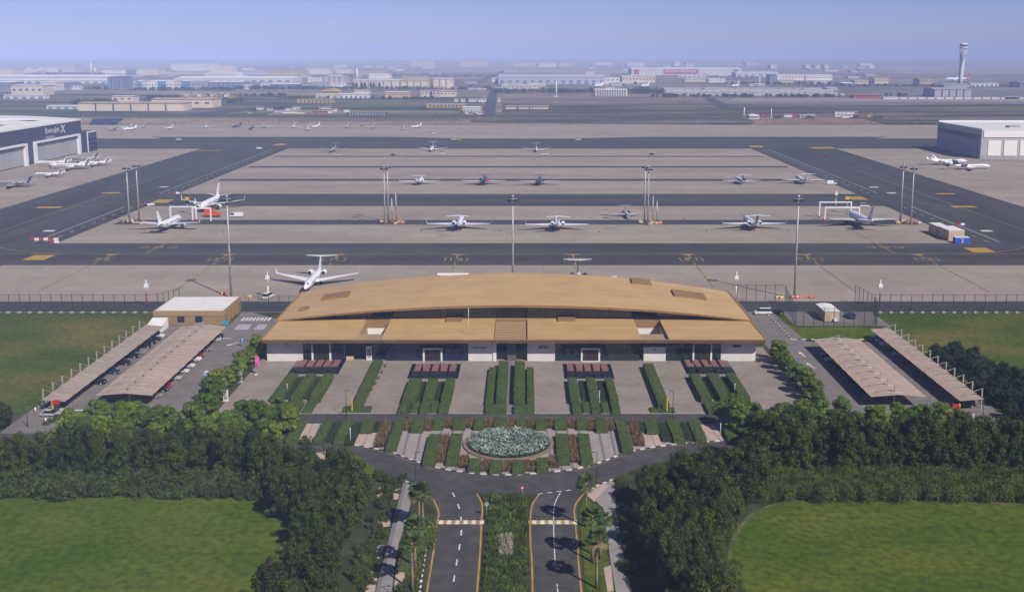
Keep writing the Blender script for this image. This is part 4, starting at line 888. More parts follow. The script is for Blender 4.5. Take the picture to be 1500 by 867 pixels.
# ------------------------------------------------------------------ vehicles (nose towards +X)
CAR = {}
def car_meshes(kind, paint):
    key = (kind, paint.name)
    if key in CAR: return CAR[key]
    L, W, hb, hr = {'car': (4.6, 1.82, .78, 1.46), 'suv': (4.9, 1.95, .98, 1.82), 'van': (5.3, 1.95, 1.05, 2.05), 'truck': (6.4, 2.2, 1.2, 2.6)}[kind]
    a, b = L/2, W/2
    if kind == 'car': prof = [(-a, .35), (-a, .72), (-a + .15, .84), (-.95, .9), (.9, .86), (a - .15, .70), (a, .55), (a, .32)]; cab = [(-1.75, .86), (-1.15, hr), (.25, hr), (1.15, .84)]
    elif kind == 'suv': prof = [(-a, .45), (-a, 1.0), (-a + .1, 1.08), (1.0, 1.08), (a - .2, .95), (a, .75), (a, .4)]; cab = [(-a + .1, 1.05), (-a + .35, hr), (.4, hr), (1.25, 1.05)]
    elif kind == 'van': prof = [(-a, .4), (-a, 1.2), (1.55, 1.2), (a - .15, .95), (a, .75), (a, .38)]; cab = [(-a + .02, 1.15), (-a + .1, hr), (1.0, hr), (1.85, 1.15)]
    else: prof = [(-a, .6), (-a, 1.0), (1.3, 1.0), (1.3, 1.3), (a - .05, 1.3), (a, 1.1), (a, .5)]; cab = [(1.35, 1.3), (1.35, 2.2), (2.6, 2.2), (3.1, 1.3)]
    def ext(pr, w0, w1):
        mb = MB(); n = len(pr)
        zmx = max(z for x, z in pr); zmn = min(z for x, z in pr)
        v = [(x, -(w0 + (w1 - w0)*(z - zmn)/(zmx - zmn)), z) for x, z in pr] + [(x, (w0 + (w1 - w0)*(z - zmn)/(zmx - zmn)), z) for x, z in pr]
        return mb.add(v, [tuple(range(n)), tuple(range(2*n-1, n-1, -1))] + [(i, i+n, (i+1) % n + n, (i+1) % n) for i in range(n)])
    body = mesh('body', ext(prof, b - .05, b), paint); cabin = mesh('windows', ext(cab, b - .06, b - .28), M_ct)
    (xa, _), (xr0, zr), (xr1, _), _ = cab
    roof = mesh('roof', MB().box(xr0 + .02, xr1 - .02, -b + .27, b - .27, zr - .02, zr + .05), paint)
    wh = mesh('wheel', MB().tube([(0, -.11, 0), (0, .11, 0)], .34, 12), M_black); rim = mesh('rim', MB().tube([(0, -.125, 0), (0, .125, 0)], .19, 8), M_acs)
    hlm = mesh('headlight', MB().box(-.03, .03, -.2, .2, -.07, .07), M_lamp)
    tlm = mesh('tail_light', MB().box(-.03, .03, -.15, .15, -.08, .08), M_red)
    extra = None
    if kind == 'truck': extra = mesh('load_box', MB().box(-a + .05, 1.15, -b, b, 1.02, hr), M_white)
    CAR[key] = (L, W, hb, body, cabin, roof, wh, rim, hlm, tlm, extra); return CAR[key]
def car(kind, paint, X, Y, rz, label, group=None, cat=None, name=None):
    L, W, hb, body, cabin, roof, wh, rim, hlm, tlm, extra = car_meshes(kind, paint)
    r = thing(name or {'car': 'parked_car', 'suv': 'parked_car', 'van': 'van', 'truck': 'service_truck'}[kind], label, cat or {'car': 'car', 'suv': 'car', 'van': 'van', 'truck': 'truck'}[kind], (X, Y, .03), rz, group)
    link('body', body, r); c = link('windows', cabin, r); link('roof', roof, r)
    for sx in (-.31, .30):
        for sy in (-1, 1):
            w = link('wheel', wh, r, (sx*L, sy*(W/2 - .12), .34)); link('rim', rim, w)
    for sy in (-1, 1): link('headlight', hlm, r, (L/2, sy*(W/2 - .3), .62 if kind == 'car' else .8)); link('tail_light', tlm, r, (-L/2, sy*(W/2 - .25), .68 if kind == 'car' else .9))
    if extra: link('load_box', extra, r)
    return r
CP = {k: mat('car_paint_' + k, c, .25, spec=.6) for k, c in (('black', (0.012, 0.012, 0.015)), ('white', (0.72, 0.71, 0.69)), ('grey', (0.20, 0.21, 0.22)), ('silver', (0.42, 0.43, 0.44)), ('red', (0.28, 0.012, 0.02)), ('blue', (0.02, 0.035, 0.09)), ('brown', (0.10, 0.06, 0.04)))}
# under the narrow canopy beside the dry lawn
used = set()
def bays(xc, lst, rz, where, grp):
    for y, kind, colr in lst:
        X, Y = P(PXC, y); Y = YD(y)
        lab = f'{colr} {"sport utility car" if kind == "suv" else "car"} parked {where}'
        car(kind, CP[colr], xc + rnd.uniform(-.25, .25), Y, rz + rnd.uniform(-.04, .04), lab, grp)
bays(-108.4, ((495, 'suv', 'white'), (499, 'suv', 'black'), (503.5, 'suv', 'black'), (509, 'car', 'black'), (519, 'car', 'grey'), (524, 'suv', 'black'), (534, 'suv', 'black'), (547, 'car', 'blue'), (562, 'suv', 'black')), 0, 'under the narrow tan canopy by the dry lawn', 'cars under the narrow canopy by the dry lawn')
bays(-109.6, ((604, 'car', 'silver'), (609, 'car', 'silver')), 0, 'at the gate end of the narrow tan canopy', 'cars at the canopy gate')
bays(-90.6, ((494, 'car', 'black'), (500, 'car', 'silver'), (514, 'car', 'grey'), (523, 'car', 'red'), (529, 'suv', 'white'), (538, 'car', 'white'), (546, 'car', 'white'), (556, 'car', 'silver'), (567, 'car', 'red'), (573, 'suv', 'black'), (582, 'car', 'grey')), 0, 'under the double canopy by the brown building', 'cars under the double canopy by the brown building')
bays(84.4, ((522, 'car', 'red'), (530, 'suv', 'silver'), (537, 'car', 'black'), (543, 'car', 'blue'), (549, 'car', 'black'), (556, 'car', 'grey'), (562, 'suv', 'black'), (570, 'car', 'black'), (577, 'car', 'brown')), PI, 'in the shade of the double canopy by the striped kerb', 'cars under the double canopy by the striped kerb')
bays(104.2, ((497, 'car', 'black'), (501.5, 'car', 'silver'), (507, 'suv', 'white'), (513, 'car', 'blue'), (521, 'car', 'white'), (533, 'suv', 'black'), (554, 'suv', 'black'), (596, 'suv', 'black')), PI, 'under the narrow canopy with dark trees behind', 'cars under the canopy by the dark trees')
car('van', CP['white'], *P(1117, 460.5), PI, 'white panel van at the corner of the golden roof')
car('car', CP['black'], *P(1137, 459.5), PI, 'black car behind the white panel van')
car('suv', CP['blue'], *P(1245, 465.5), R(100), 'dark blue car beside the beige cabin in the fenced yard')
car('van', CP['white'], *P(393, 437), R(75), 'white van behind the wire fence beside the golden roof')
for k, (px, py, kind, c, a, lab) in enumerate(((1218, 270.5, 'truck', 'white', 0, 'white tow truck at the wing of the white jet'), (347, 318.5, 'truck', 'white', PI, 'white and blue service truck near the airliner with red steps'), (1266, 303.5, 'van', 'white', 0, 'white van on the taxiway shoulder by the yellow panel'), (648, 226, 'van', 'white', 0, 'white cart vehicle in front of the far white nosed jet'), (262, 205.5, 'van', 'white', 0, 'white vehicle on the far taxiway edge'), (847, 205.5, 'van', 'white', 0, 'white vehicle driving on the far taxiway'), (798, 226.5, 'van', 'white', 0, 'white vehicle beside the far jet with red marked tail'), (380, 218.5, 'van', 'white', .4, 'white vehicle where far taxiway meets side taxiway'), (665, 205.3, 'van', 'white', 0, 'white vehicle beside a yellow one on the far taxiway'), (634, 195.5, 'van', 'white', 1, 'white vehicle crossing the far apron'), (495, 227.5, 'car', 'white', 0, 'white car below the dark grey far jet'), (576, 228, 'car', 'black', 0, 'black ground cart on the strip near the far taxiway'), (955, 227.3, 'car', 'black', 0, 'black ground cart on the empty far strip'))):
    car(kind, CP[c], *P(px, py), a, lab, name='service_truck' if kind == 'truck' else ('service_van' if kind == 'van' else 'ground_cart'))
car('van', mat('car_paint_yellow', (.55, .42, .03), .4), *P(672, 205.3), 0, 'yellow vehicle on the far taxiway', name='service_van')
car('van', MATS['car_paint_yellow'], *P(531, 187), 0, 'yellow vehicle at the far apron fence', name='service_van')

# ------------------------------------------------------------------ light masts
def mast(X, Y, h, label, group):
    r = thing('light_mast', label, 'mast', (X, Y, 0), 0, group)
    part('mast_pole', MB().tube([(0, 0, 0), (0, 0, h*.5), (0, 0, h)], [.42, .33, .22], 10), M_steel, r)
    hd = part('head_frame', MB().tube([(-1.5, 0, h - .6), (1.5, 0, h - .6)], .09, 5).tube([(0, -1.5, h - .6), (0, 1.5, h - .6)], .09, 5).cyl(0, 0, h - .1, h + .7, .45, 8), M_steel, r)
    fl = mesh('floodlight', MB().add([(-.45, -.2, -.3), (.45, -.2, -.3), (.45, .25, -.45), (-.45, .25, -.45), (-.45, -.2, .25), (.45, -.2, .25), (.45, .25, .15), (-.45, .25, .15)], [(0, 3, 2, 1), (4, 5, 6, 7), (0, 1, 5, 4), (1, 2, 6, 5), (2, 3, 7, 6), (3, 0, 4, 7)]), M_dark_steel)
    for k in range(8):
        a = 2*PI*k/8; link('floodlight', fl, hd, (1.6*math.cos(a), 1.6*math.sin(a), h - .95), a - PI/2)
for k, (px, py) in enumerate(((190, 328), (204, 323), (564, 329), (569, 325.5), (944, 325.5), (949, 330), (1319, 325), (1334, 329))):
    mast(*P(px, py), 28.2, ('slim twin floodlight mast by the side taxiway with red and white boards', 'slim twin floodlight mast between the airliner stands and the white jets', 'slim twin floodlight mast beside the small grey jet', 'slim twin floodlight mast near the beige containers')[k // 2], 'twin masts on the apron')
for x, l in ((-100.2, 'tall single floodlight mast behind the brown service building'), (-3.9, 'tall single floodlight mast rising behind the middle of the golden roof'), (92.4, 'tall single floodlight mast behind the fenced yard')):
    mast(x, 362.5, 34.8, l, 'single masts along the terminal')
# barriers, bins and poles at the mast feet
M_bar = (M_red, mat('dull_yellow_paint', (.36, .27, .06), .6), M_yellow, M_beige, M_orange)
def barrier(X, Y, rz, m, lab, grp):
    r = thing('barrier', lab, 'barrier', (X, Y, 0.03), rz, grp)
    part('block', MB().prism([(-.9, -.3), (.9, -.3), (.9, .3), (-.9, .3)], 0, .35).prism([(-.85, -.16), (.85, -.16), (.85, .16), (-.85, .16)], .35, .95), m, r)
    part('band', MB().box(-.5, .5, -.17, .17, .5, .8), M_white if m is not M_white else M_red, r)
for gx, gy, n, lab in ((200, 327, 12, 'at the foot of the twin mast by the side taxiway'), (573, 327.5, 16, 'at the foot of the twin mast with white poles'), (952, 327.5, 16, 'at the foot of the twin mast by the small grey jet'), (1328, 326.5, 14, 'at the foot of the twin mast near the beige containers')):
    for i in range(n):
        X, Y = P(gx + rnd.uniform(-19, 19), gy + rnd.uniform(-2.6, 1.5))
        k_ = (0, 1, 2, 3, 1, 4, 1, 3)[i % 8]; m = M_bar[k_]; c = ('red', 'dull yellow', 'yellow', 'beige', 'orange')[k_]
        barrier(X, Y, rnd.uniform(-.5, .5), m, f'{c} plastic barrier {lab}', f'barriers {lab}')
for px, py, h in ((574.5, 326, 12), (580.5, 323, 14), (956, 325, 13), (962, 327, 11)):
    X, Y = P(px, py); r = thing('antenna_pole', 'white tapering pole on rusty base among the barriers', 'pole', (X, Y, 0), 0, 'white poles beside the twin masts')
    part('base', MB().cyl(0, 0, 0, h*.4, .2, 6), mat('rust_red_paint', (.22, .07, .04), .7), r); part('pole_tip', MB().cyl(0, 0, h*.4, h, .34, 6, r1=.12), M_kerb_w, r)
for px, py, c in ((1162, 437, 0), (1145, 437.5, 2), (1168, 437, 4), (1189, 437, 4), (1185, 436.5, 2), (327, 432, 4), (366, 436, 2), (1140, 437, 3)):
    X, Y = P(px, py); barrier(X, Y, rnd.uniform(-.6, .6), M_bar[c], ('red', 'dull yellow', 'yellow', 'beige', 'orange')[c] + ' barrier at the airside road near a tall single mast', 'barriers along the airside road')
for px, py in ((51, 352), (64, 352), (79, 352), (80, 356), (211, 301), (216, 301), (221, 300.5), (258, 284), (1407, 330)):
    X, Y = P(px, py); r = thing('marker_board', 'red and white striped marker board on the taxiway shoulder', 'marker board', (X, Y, .03), 0, 'striped boards closing the side taxiway')
    part('red_board', MB().box(-1.9, 0, -.4, .4, 0, 1.0), M_red, r); part('white_board', MB().box(0.003, 1.9, -.4, .4, 0, 1.02), M_white, r)
for px, py in ((617, 339), (732, 338.5), (878, 340.5), (1155, 338), (466, 328.5), (497, 322), (1002, 321.5), (1035, 338), (327, 341)):
    X, Y = P(px, py); r = thing('traffic_cone', 'small orange cone marking a wing tip on the apron', 'cone', (X, Y, .02), 0, 'cones at the wing tips')
    part('foot', MB().box(-.35, .35, -.35, .35, 0, .08), M_black, r); part('cone', MB().cyl(0, 0, .08, 1.1, .28, 8, r1=.05), M_orange, r)

# ------------------------------------------------------------------ docking frames, steps, containers
def dock_frame(X, Y, w, h, lab):
    r = thing('docking_gantry', lab, 'gantry', (X, Y, 0), 0, 'white docking frames on the stands')
    part('leg', MB().box(-w/2 - .3, -w/2 + .3, -.3, .3, 0, h), M_white, r); part('leg', MB().box(w/2 - .3, w/2 + .3, -.3, .3, 0, h), M_white, r)
    part('cross_beam', MB().box(-w/2 - .3, w/2 + .3, -.35, .35, h, h + .6), M_white, r)
    part('foot_guard', MB().box(-w/2 - .6, -w/2 + .6, -.6, .6, 0, .7), M_red, r)
dock_frame(*P(269, 321), 13, 6.0, 'white portal frame in front of the airliner with red steps'); dock_frame(*P(296, 324), 9, 6.2, 'white portal frame nearest the red steps')
dock_frame(*P(1223, 318.5), 16, 7.5, 'tall white portal frame at the airliner with grey fin stand'); dock_frame(*P(1233, 323.5), 17, 6.4, 'lower white portal frame at the nose of the airliner with grey fin')
for px, py, lab in ((275, 313, 'yellow headed docking display beside the airliner with red steps'), (1240, 312, 'yellow headed docking display beside the airliner with grey fin')):
    X, Y = P(px, py); r = thing('docking_display', lab, 'display', (X, Y, 0))
    part('display_post', MB().cyl(0, 0, 0, 5.5, .18, 6), M_steel, r); part('display_head', MB().box(-1.0, 1.0, -.4, .4, 7.0, 8.6), M_yellow, r); part('display_screen', MB().box(-.9, .9, -.35, .35, 5.4, 6.99), M_ct, r)
for px, py, lab in ((287, 316.5, 'pale weather post in front of the airliner with red steps'), (1224, 303, 'pale weather post on the middle taxiway edge'), (216, 449, 'white equipment pole on the red post by the dry lawn fence'), (393, 436, 'white equipment pole by the corner of the golden roof'), (1078, 436, 'white equipment pole behind the far end of the golden roof'), (1288, 449, 'white equipment pole behind the yard fence')):
    X, Y = P(px, py); r = thing('equipment_pole', lab, 'pole', (X, Y, 0))
    part('lower_post', MB().cyl(0, 0, 0, 4.2, .2, 6), M_red if py > 440 else M_white, r); part('upper_post', MB().cyl(0, 0, 4.2, 9.0, .16, 6), M_white, r); part('sensor_box', MB().box(-.65, .65, -.4, .4, 6.4, 7.7), M_white, r)
X, Y = P(312, 318); r = thing('boarding_steps', 'orange red boarding steps at the nose of the airliner', 'steps', (X, Y, 0))
part('stair', MB().add([(-4.0, -1.1, .9), (4.2, -1.1, .9), (4.2, -1.1, 1.2), (-2.2, -1.1, 4.6), (-4.0, -1.1, 4.6), (-4.0, 1.1, .9), (4.2, 1.1, .9), (4.2, 1.1, 1.2), (-2.2, 1.1, 4.6), (-4.0, 1.1, 4.6)], [(0, 1, 2, 3, 4), (9, 8, 7, 6, 5), (0, 5, 6, 1), (1, 6, 7, 2), (2, 7, 8, 3), (3, 8, 9, 4), (4, 9, 5, 0)]), M_orange, r)
part('handrail', MB().tube([(4.2, -1.1, 2.2), (-2.2, -1.1, 5.7), (-4, -1.1, 5.7)], .07, 4).tube([(4.2, 1.1, 2.2), (-2.2, 1.1, 5.7), (-4, 1.1, 5.7)], .07, 4), M_orange, r)
part('chassis', MB().box(-4.2, 3.6, -1.0, 1.0, .45, .9), M_dark_steel, r)
for sx in (-3.2, 2.6):
    for sy in (-1, 1): part('wheel', MB().tube([(sx, sy*.9, .42), (sx, sy*1.15, .42)], .42, 10), M_black, r)
def container(x0, x1, y0, y1, h, m, name, lab, cat='container', ribs=7):
    r = thing(name, lab, cat, ((x0+x1)/2, (y0+y1)/2, 0))
    wpart('shell', MB().box(x0, x1, y0, y1, .15, h), m, r); wpart('roof', MB().box(x0 - .08, x1 + .08, y0 - .08, y1 + .08, h, h + .15), M_white_wall, r)
    for i in range(ribs): 
        yy = y0 + (y1 - y0) * (i + .5) / ribs; wpart('rib', MB().box(x0 - .06, x0 - .001, yy - .12, yy + .12, .2, h - .05), m, r)
    wpart('door', MB().box((x0+x1)/2 - .5, (x0+x1)/2 + .5, y0 - .05, y0 - .001, .2, 2.3), M_steel, r)
X, Y = P(1401, 353); container(X - 3.6, X + 3.4, Y, Y + 13, 4.6, M_beige, 'container', 'large beige container with ribbed sides by the side taxiway')
X, Y = P(1380, 345.5); container(X - 2.6, X + 2.2, Y, Y + 10, 4.4, M_beige, 'container', 'smaller beige container behind the large one')
X, Y = P(1404, 354.5); container(X - 3.0, X + 3.2, Y - 4, Y - 1.0, 2.6, M_blue, 'container', 'low blue skip in front of the large beige container', ribs=2)

# ------------------------------------------------------------------ street furniture
def lamp(px, py, h, arm, lab, grp='street lamps'):
    X, Y = P(px, py); r = thing('street_lamp', lab, 'lamp', (X, Y, 0), 0, grp)
    part('lamp_post', MB().tube([(0, 0, 0), (0, 0, h)], [.10, .07], 8).cyl(0, 0, 0, .9, .15, 8), M_dark_steel, r)
    part('lamp_arm', MB().tube([(0, 0, h - .05), (arm, 0, h)], .05, 5), M_dark_steel, r); part('lamp_head', MB().box(min(arm, arm*1.5), max(arm, arm*1.5), -.14, .14, h - .04, h + .08), M_dark_steel, r)
for px, py, a, lab in ((474.6, 665, -.5, 'dark street lamp on the loop road bend by the tree belt'), (507.5, 610, .6, 'dark street lamp at the hedge with the yellow post on the service building side'), (597, 612, .6, 'dark street lamp on the front road by the blue glass pool'), (608.7, 707, .6, 'dark street lamp at the loop road by the first palm'), (896, 614, -.6, 'dark street lamp on the front road by the green glass pool'), (874, 707, -.6, 'dark street lamp at the loop road beside the palm verge'), (985.5, 611, -.6, 'dark street lamp at the long hedge with a dark shadow and yellow post'), (1017, 653, .6, 'dark street lamp on the loop road by the dense belt'), (598, 888, .9, 'street lamp with long arm among the palms on the striped kerb verge'), (878, 890, -.9, 'street lamp with long arm on the lawn verge palms')):
    lamp(px, py, 6.3 if py < 800 else 7.2, a, lab)
for px, py, lab in ((41, 625, 'street lamp beside the gate barrier at the dry lawn'), (1439, 622, 'street lamp beside the gate barrier under dark trees')): lamp(px, py, 5.2, .9 if px < 700 else -.9, lab)
for px, py, lab in ((516, 603.5, 'yellow height post on the long hedge base by the pylon sign'), (977, 604, 'yellow height post on the long hedge base with the dark shadow')):
    X, Y = P(px, py); r = thing('height_post', lab, 'post', (X, Y, 0)); part('post_body', MB().box(-.13, .13, -.13, .13, 0, 3.6), M_yellow, r); part('foot_plate', MB().box(-.3, .3, -.3, .3, 0.03, .12), M_steel, r)
for px, py, lab in ((303, 562, 'blue round traffic sign in the car park facing the parked white cars'), (355.5, 508, 'blue round traffic sign near the painted crossing'), (1150, 516, 'blue round traffic sign near the striped kerb corner'), (1200, 582, 'blue round traffic sign on the stone edging'), (1166, 540, 'blue sign on the drive edging near the white arrows')):
    X, Y = P(px, py); r = thing('traffic_sign', lab, 'sign', (X, Y, 0))
    part('sign_post', MB().cyl(0, 0, 0, 2.0, .05, 6), M_steel, r); part('sign_disc', MB().tube([(0, -.04, 2.2), (0, .04, 2.2)], .55, 16), M_blue, r); part('white_arrow', MB().add([(-.1, -.05, 1.9), (.1, -.05, 1.9), (.1, -.05, 2.25), (.28, -.05, 2.25), (0, -.05, 2.55), (-.28, -.05, 2.25), (-.1, -.05, 2.25)], [tuple(range(7))]), M_white, r)
X, Y = P(713, 757); r = thing('traffic_sign', 'grey backed round sign standing in the grass median', 'sign', (X, Y, .1)); part('sign_post', MB().cyl(0, 0, 0, 2.2, .05, 6), M_steel, r); part('sign_disc', MB().tube([(0, -.04, 2.4), (0, .04, 2.4)], .42, 16), M_steel, r)
X, Y = P(765, 727); r = thing('traffic_sign', 'small red and white sign at the tip of the grass median', 'sign', (X, Y, .1)); part('sign_post', MB().cyl(0, 0, 0, 1.6, .05, 6), M_steel, r); part('sign_disc', MB().tube([(0, -.04, 1.7), (0, .04, 1.7)], .36, 16), M_red, r); part('white_bar', MB().box(-.22, .22, -.06, -.045, 1.6, 1.8), M_white, r)
X, Y = P(375, 549); r = thing('feather_flag', 'pink feather flag on a pole beside the forecourt trees', 'flag', (X, Y, 0)); part('flag_pole', MB().cyl(0, 0, 0, 5.2, .04, 6), M_steel, r); part('flag_cloth', MB().add([(.04, -.01, 2.2), (1.0, -.05, 2.0), (1.15, -.03, 3.4), (1.05, 0, 4.7), (.6, .02, 5.15), (.04, .0, 5.2), (.04, .02, 2.2), (1.0, -.02, 2.0), (1.15, .0, 3.4), (1.05, .03, 4.7), (.6, .05, 5.15), (.04, .03, 5.2)], [(0, 1, 2, 3, 4, 5), (11, 10, 9, 8, 7, 6)]), mat('pink_flag', (.55, .10, .30), .7, var=.35, scale=1.2), r); part('flag_base', MB().box(-.3, .3, -.3, .3, 0.03, .25), M_white_wall, r)
for px, py, h, lab in ((331, 588, 3.0, 'white printed banner stand near the forecourt trees and grass'), (352, 560, 2.8, 'grey banner stand beside the feather flag')):
    X, Y = P(px, py); r = thing('banner_stand', lab, 'banner', (X, Y, 0)); part('banner_panel', MB().box(-.6, .6, -.12, .12, .2, h), M_white_wall if h > 2.9 else M_steel, r); part('banner_print', MB().box(-.42, .42, -.14, -.125, .6, h - .5), MATS['grey_print'], r); part('foot', MB().box(-.9, .9, -.35, .35, 0.03, .2), M_steel, r)
for px, py, lab in ((78, 606, 'red box gate barrier with yellow post at the dry lawn car park'), (1404, 612, 'red box gate barrier with yellow post under the dark trees')):
    X, Y = P(px, py); r = thing('gate_barrier', lab, 'gate', (X, Y, 0))
    part('gate_post', MB().box(-.2, .2, -.2, .2, 0, 3.4), M_yellow, r); part('gate_box', MB().box(.1 if px < 700 else -1.6, 1.6 if px < 700 else -.1, -.3, .3, 2.4, 3.3), M_red, r); part('gate_arm', MB().tube([(0, -.3, 1.0), (7.0 if px < 700 else -7, -.3, 1.0)], .07, 6), M_white, r); part('control_cabinet', MB().box(.6 if px < 700 else -1.4, 1.4 if px < 700 else -.6, -.4, .4, 0, 2.2), M_dark_steel, r)
for px, py in ((148, 625), (67, 618), (1392, 625), (1425, 612), (52, 603)):
    X, Y = P(px, py); r = thing('bollard', 'short white bollard at a car park gate', 'bollard', (X, Y, 0), 0, 'white bollards at the gates'); part('bollard_body', MB().cyl(0, 0, 0, 1.1, .16, 8), M_white, r); part('bollard_cap', MB().cyl(0, 0, 1.1, 1.22, .18, 8), M_red, r)
for px, py, h in ((513.5, 650, 3.2), (421, 578, 2.4), (878, 593, 3.2), (1055, 640, 2.8), (1076, 578, 2.4)):
    X, Y = P(px, py); r = thing('bollard_light', 'slim pale bollard light among the hedges', 'bollard light', (X, Y, .1), 0, 'bollard lights among the hedges'); part('light_post', MB().cyl(0, 0, 0, h, .07, 6), M_kerb_w, r); part('light_cap', MB().cyl(0, 0, h, h + .25, .14, 8), M_lamp, r)
for i in range(7):
    X, Y = P(558 - i*5.0, 537 + i*8.5); r = thing('bench', 'low dark bench along the foot of the long hedge by the pylon sign', 'bench', (X + 1.2, Y, .03), R(90), 'benches along the long hedge'); part('seat', MB().box(-.9, .9, -.25, .25, .4, .5), M_soffit, r); part('leg', MB().box(-.8, -.65, -.2, .2, 0, .4), M_dark_steel, r); part('leg', MB().box(.65, .8, -.2, .2, 0, .4), M_dark_steel, r)
# ------------------------------------------------------------------ plants
rng = np.random.default_rng(11)
def leaf_mesh(name, pos, nrm, length, width, m, flat=False):
    """one rhombus per leaf: pos (n,3), nrm (n,3) facing, length/width (n,)"""
    n = len(pos); nrm = nrm / (np.linalg.norm(nrm, axis=1, keepdims=True) + 1e-9)
    ref = rng.normal(size=(n, 3)); u = np.cross(nrm, ref); u /= (np.linalg.norm(u, axis=1, keepdims=True) + 1e-9); w = np.cross(nrm, u)
    L = (length / 2)[:, None]; W = (width / 2)[:, None]
    v = np.stack([pos - u*L, pos + w*W, pos + u*L, pos - w*W], axis=1).reshape(-1, 3)
    me = bpy.data.meshes.new(name)
    me.vertices.add(4*n); me.vertices.foreach_set('co', v.ravel())
    me.loops.add(4*n); me.loops.foreach_set('vertex_index', np.arange(4*n, dtype=np.int32))
    me.polygons.add(n); me.polygons.foreach_set('loop_start', np.arange(0, 4*n, 4, dtype=np.int32)); me.polygons.foreach_set('loop_total', np.full(n, 4, dtype=np.int32))
    me.materials.append(m); me.update(calc_edges=True); return me
def blob_leaves(centres, radii, nleaf, squash=.85, up=.35, shell=.72, jit=.28):
    c = np.array(centres); r = np.array(radii); wgt = r**2 / (r**2).sum()
    k = rng.choice(len(c), nleaf, p=wgt); d = rng.normal(size=(nleaf, 3)); d /= np.linalg.norm(d, axis=1, keepdims=True)
    rad = r[k] * (shell + (1 - shell) * rng.random(nleaf) ** .5)
    p = c[k] + d * rad[:, None] * np.array((1, 1, squash))
    nr = d + np.array((0, 0, up)) + rng.normal(size=(nleaf, 3)) * jit
    return p, nr
def make_tree(kind, seed):
    global rng
    rng = np.random.default_rng(seed)
    if kind == 'casuarina':
        H = rng.uniform(9.0, 10.6); Rr = rng.uniform(2.2, 2.8); nc = 64; cs = []; rs = []
        for i in range(nc):
            t = rng.random() ** .85; prof = .62 + .42 * math.sin(PI * (t + .1)) if t < .72 else math.sqrt(max(0.02, 1 - ((t - .72)/.31) ** 2)) * .86
            a = rng.random() * 2 * PI; q = Rr * prof * rng.uniform(.2, 1.05) * .95
            cs.append((q*math.cos(a), q*math.sin(a), 1.0 + t * (H - 1.8) + rng.uniform(-.4, .7))); rs.append(rng.uniform(.4, .95))
        p, nr = blob_leaves(cs, rs, 6000, 1.2, .30)
        return leaf_mesh('crown', p, nr, rng.uniform(.28, .55, len(p)), rng.uniform(.13, .26, len(p)), M_leaf_c[seed % 2]), H, .22
    if kind == 'light':
        H = rng.uniform(5.2, 7.0); Rr = rng.uniform(2.6, 3.4); cs = []; rs = []
        for i in range(34):
            t = rng.random(); prof = math.sin(math.pi * (0.15 + .8*t)) ** .7; a = rng.random()*2*PI; q = Rr*prof*rng.uniform(.3, 1)*.85
            cs.append((q*math.cos(a), q*math.sin(a), 1.9 + t*(H - 2.6))); rs.append(rng.uniform(.6, 1.05))
        p, nr = blob_leaves(cs, rs, 4200, .62, .75)
        return leaf_mesh('crown', p, nr, rng.uniform(.28, .5, len(p)), rng.uniform(.16, .28, len(p)), M_leaf_l[seed % 2]), H, .16
    if kind == 'dark':
        H = rng.uniform(4.5, 6.0); Rr = rng.uniform(2.6, 3.4); cs = []; rs = []
        for i in range(36):
            t = rng.random(); prof = math.sin(math.pi*(.2 + .7*t)); a = rng.random()*2*PI; q = Rr*prof*rng.uniform(.2, 1)*.85
            cs.append((q*math.cos(a), q*math.sin(a), .9 + t*(H - 1.6))); rs.append(rng.uniform(.6, 1.05))
        p, nr = blob_leaves(cs, rs, 3800, .85, .4)
        return leaf_mesh('crown', p, nr, rng.uniform(.28, .5, len(p)), rng.uniform(.13, .24, len(p)), M_leaf_d), H, .16
    if kind == 'bush':
        H = rng.uniform(1.7, 2.8); Rr = rng.uniform(1.7, 2.6); cs = []; rs = []
        for i in range(18):
            a = rng.random()*2*PI; q = Rr*math.sqrt(rng.random())*.8; cs.append((q*math.cos(a), q*math.sin(a), rng.uniform(.35, H - .5))); rs.append(rng.uniform(.45, .8))
        p, nr = blob_leaves(cs, rs, 1500, .8, .5)
        return leaf_mesh('crown', p, nr, rng.uniform(.22, .42, len(p)), rng.uniform(.1, .2, len(p)), M_leaf_b[seed % 3]), H, .08
    if kind == 'reed':
        H = rng.uniform(2.6, 3.6); n = 1500
        a = rng.random(n)*2*PI; q = 2.1*np.sqrt(rng.random(n)); z = H * (0.15 + .85*rng.random(n)**.7) * (1 - .08*q*q/4)
        p = np.stack([q*np.cos(a), q*np.sin(a), z], 1); nr = np.stack([np.cos(a), np.sin(a), np.full(n, .35)], 1) + rng.normal(size=(n, 3))*.5
        return leaf_mesh('crown', p, nr, rng.uniform(.4, .8, n), rng.uniform(.07, .13, n), M_leaf_r), H, .05
M_leaf_c = [mat('casuarina_leaf', (0.036, 0.055, 0.005), .6, island=.5, objrand=.32, var=.25, scale=.5, trans=.1, spec=.25), mat('casuarina_leaf_olive', (0.047, 0.056, 0.005), .6, island=.5, objrand=.32, var=.25, scale=.5, trans=.1, spec=.25)]
M_leaf_l = [mat('bright_leaf', (0.078, 0.142, 0.010), .5, island=.4, objrand=.22, var=.2, scale=.6, trans=.15, spec=.3), mat('yellow_green_leaf', (0.125, 0.175, 0.010), .5, island=.4, objrand=.2, var=.2, scale=.6, trans=.15, spec=.3)]
M_leaf_d = mat('dark_leaf', (0.020, 0.036, 0.009), .55, island=.4, objrand=.25, var=.2, scale=.5, trans=.2, spec=.3)
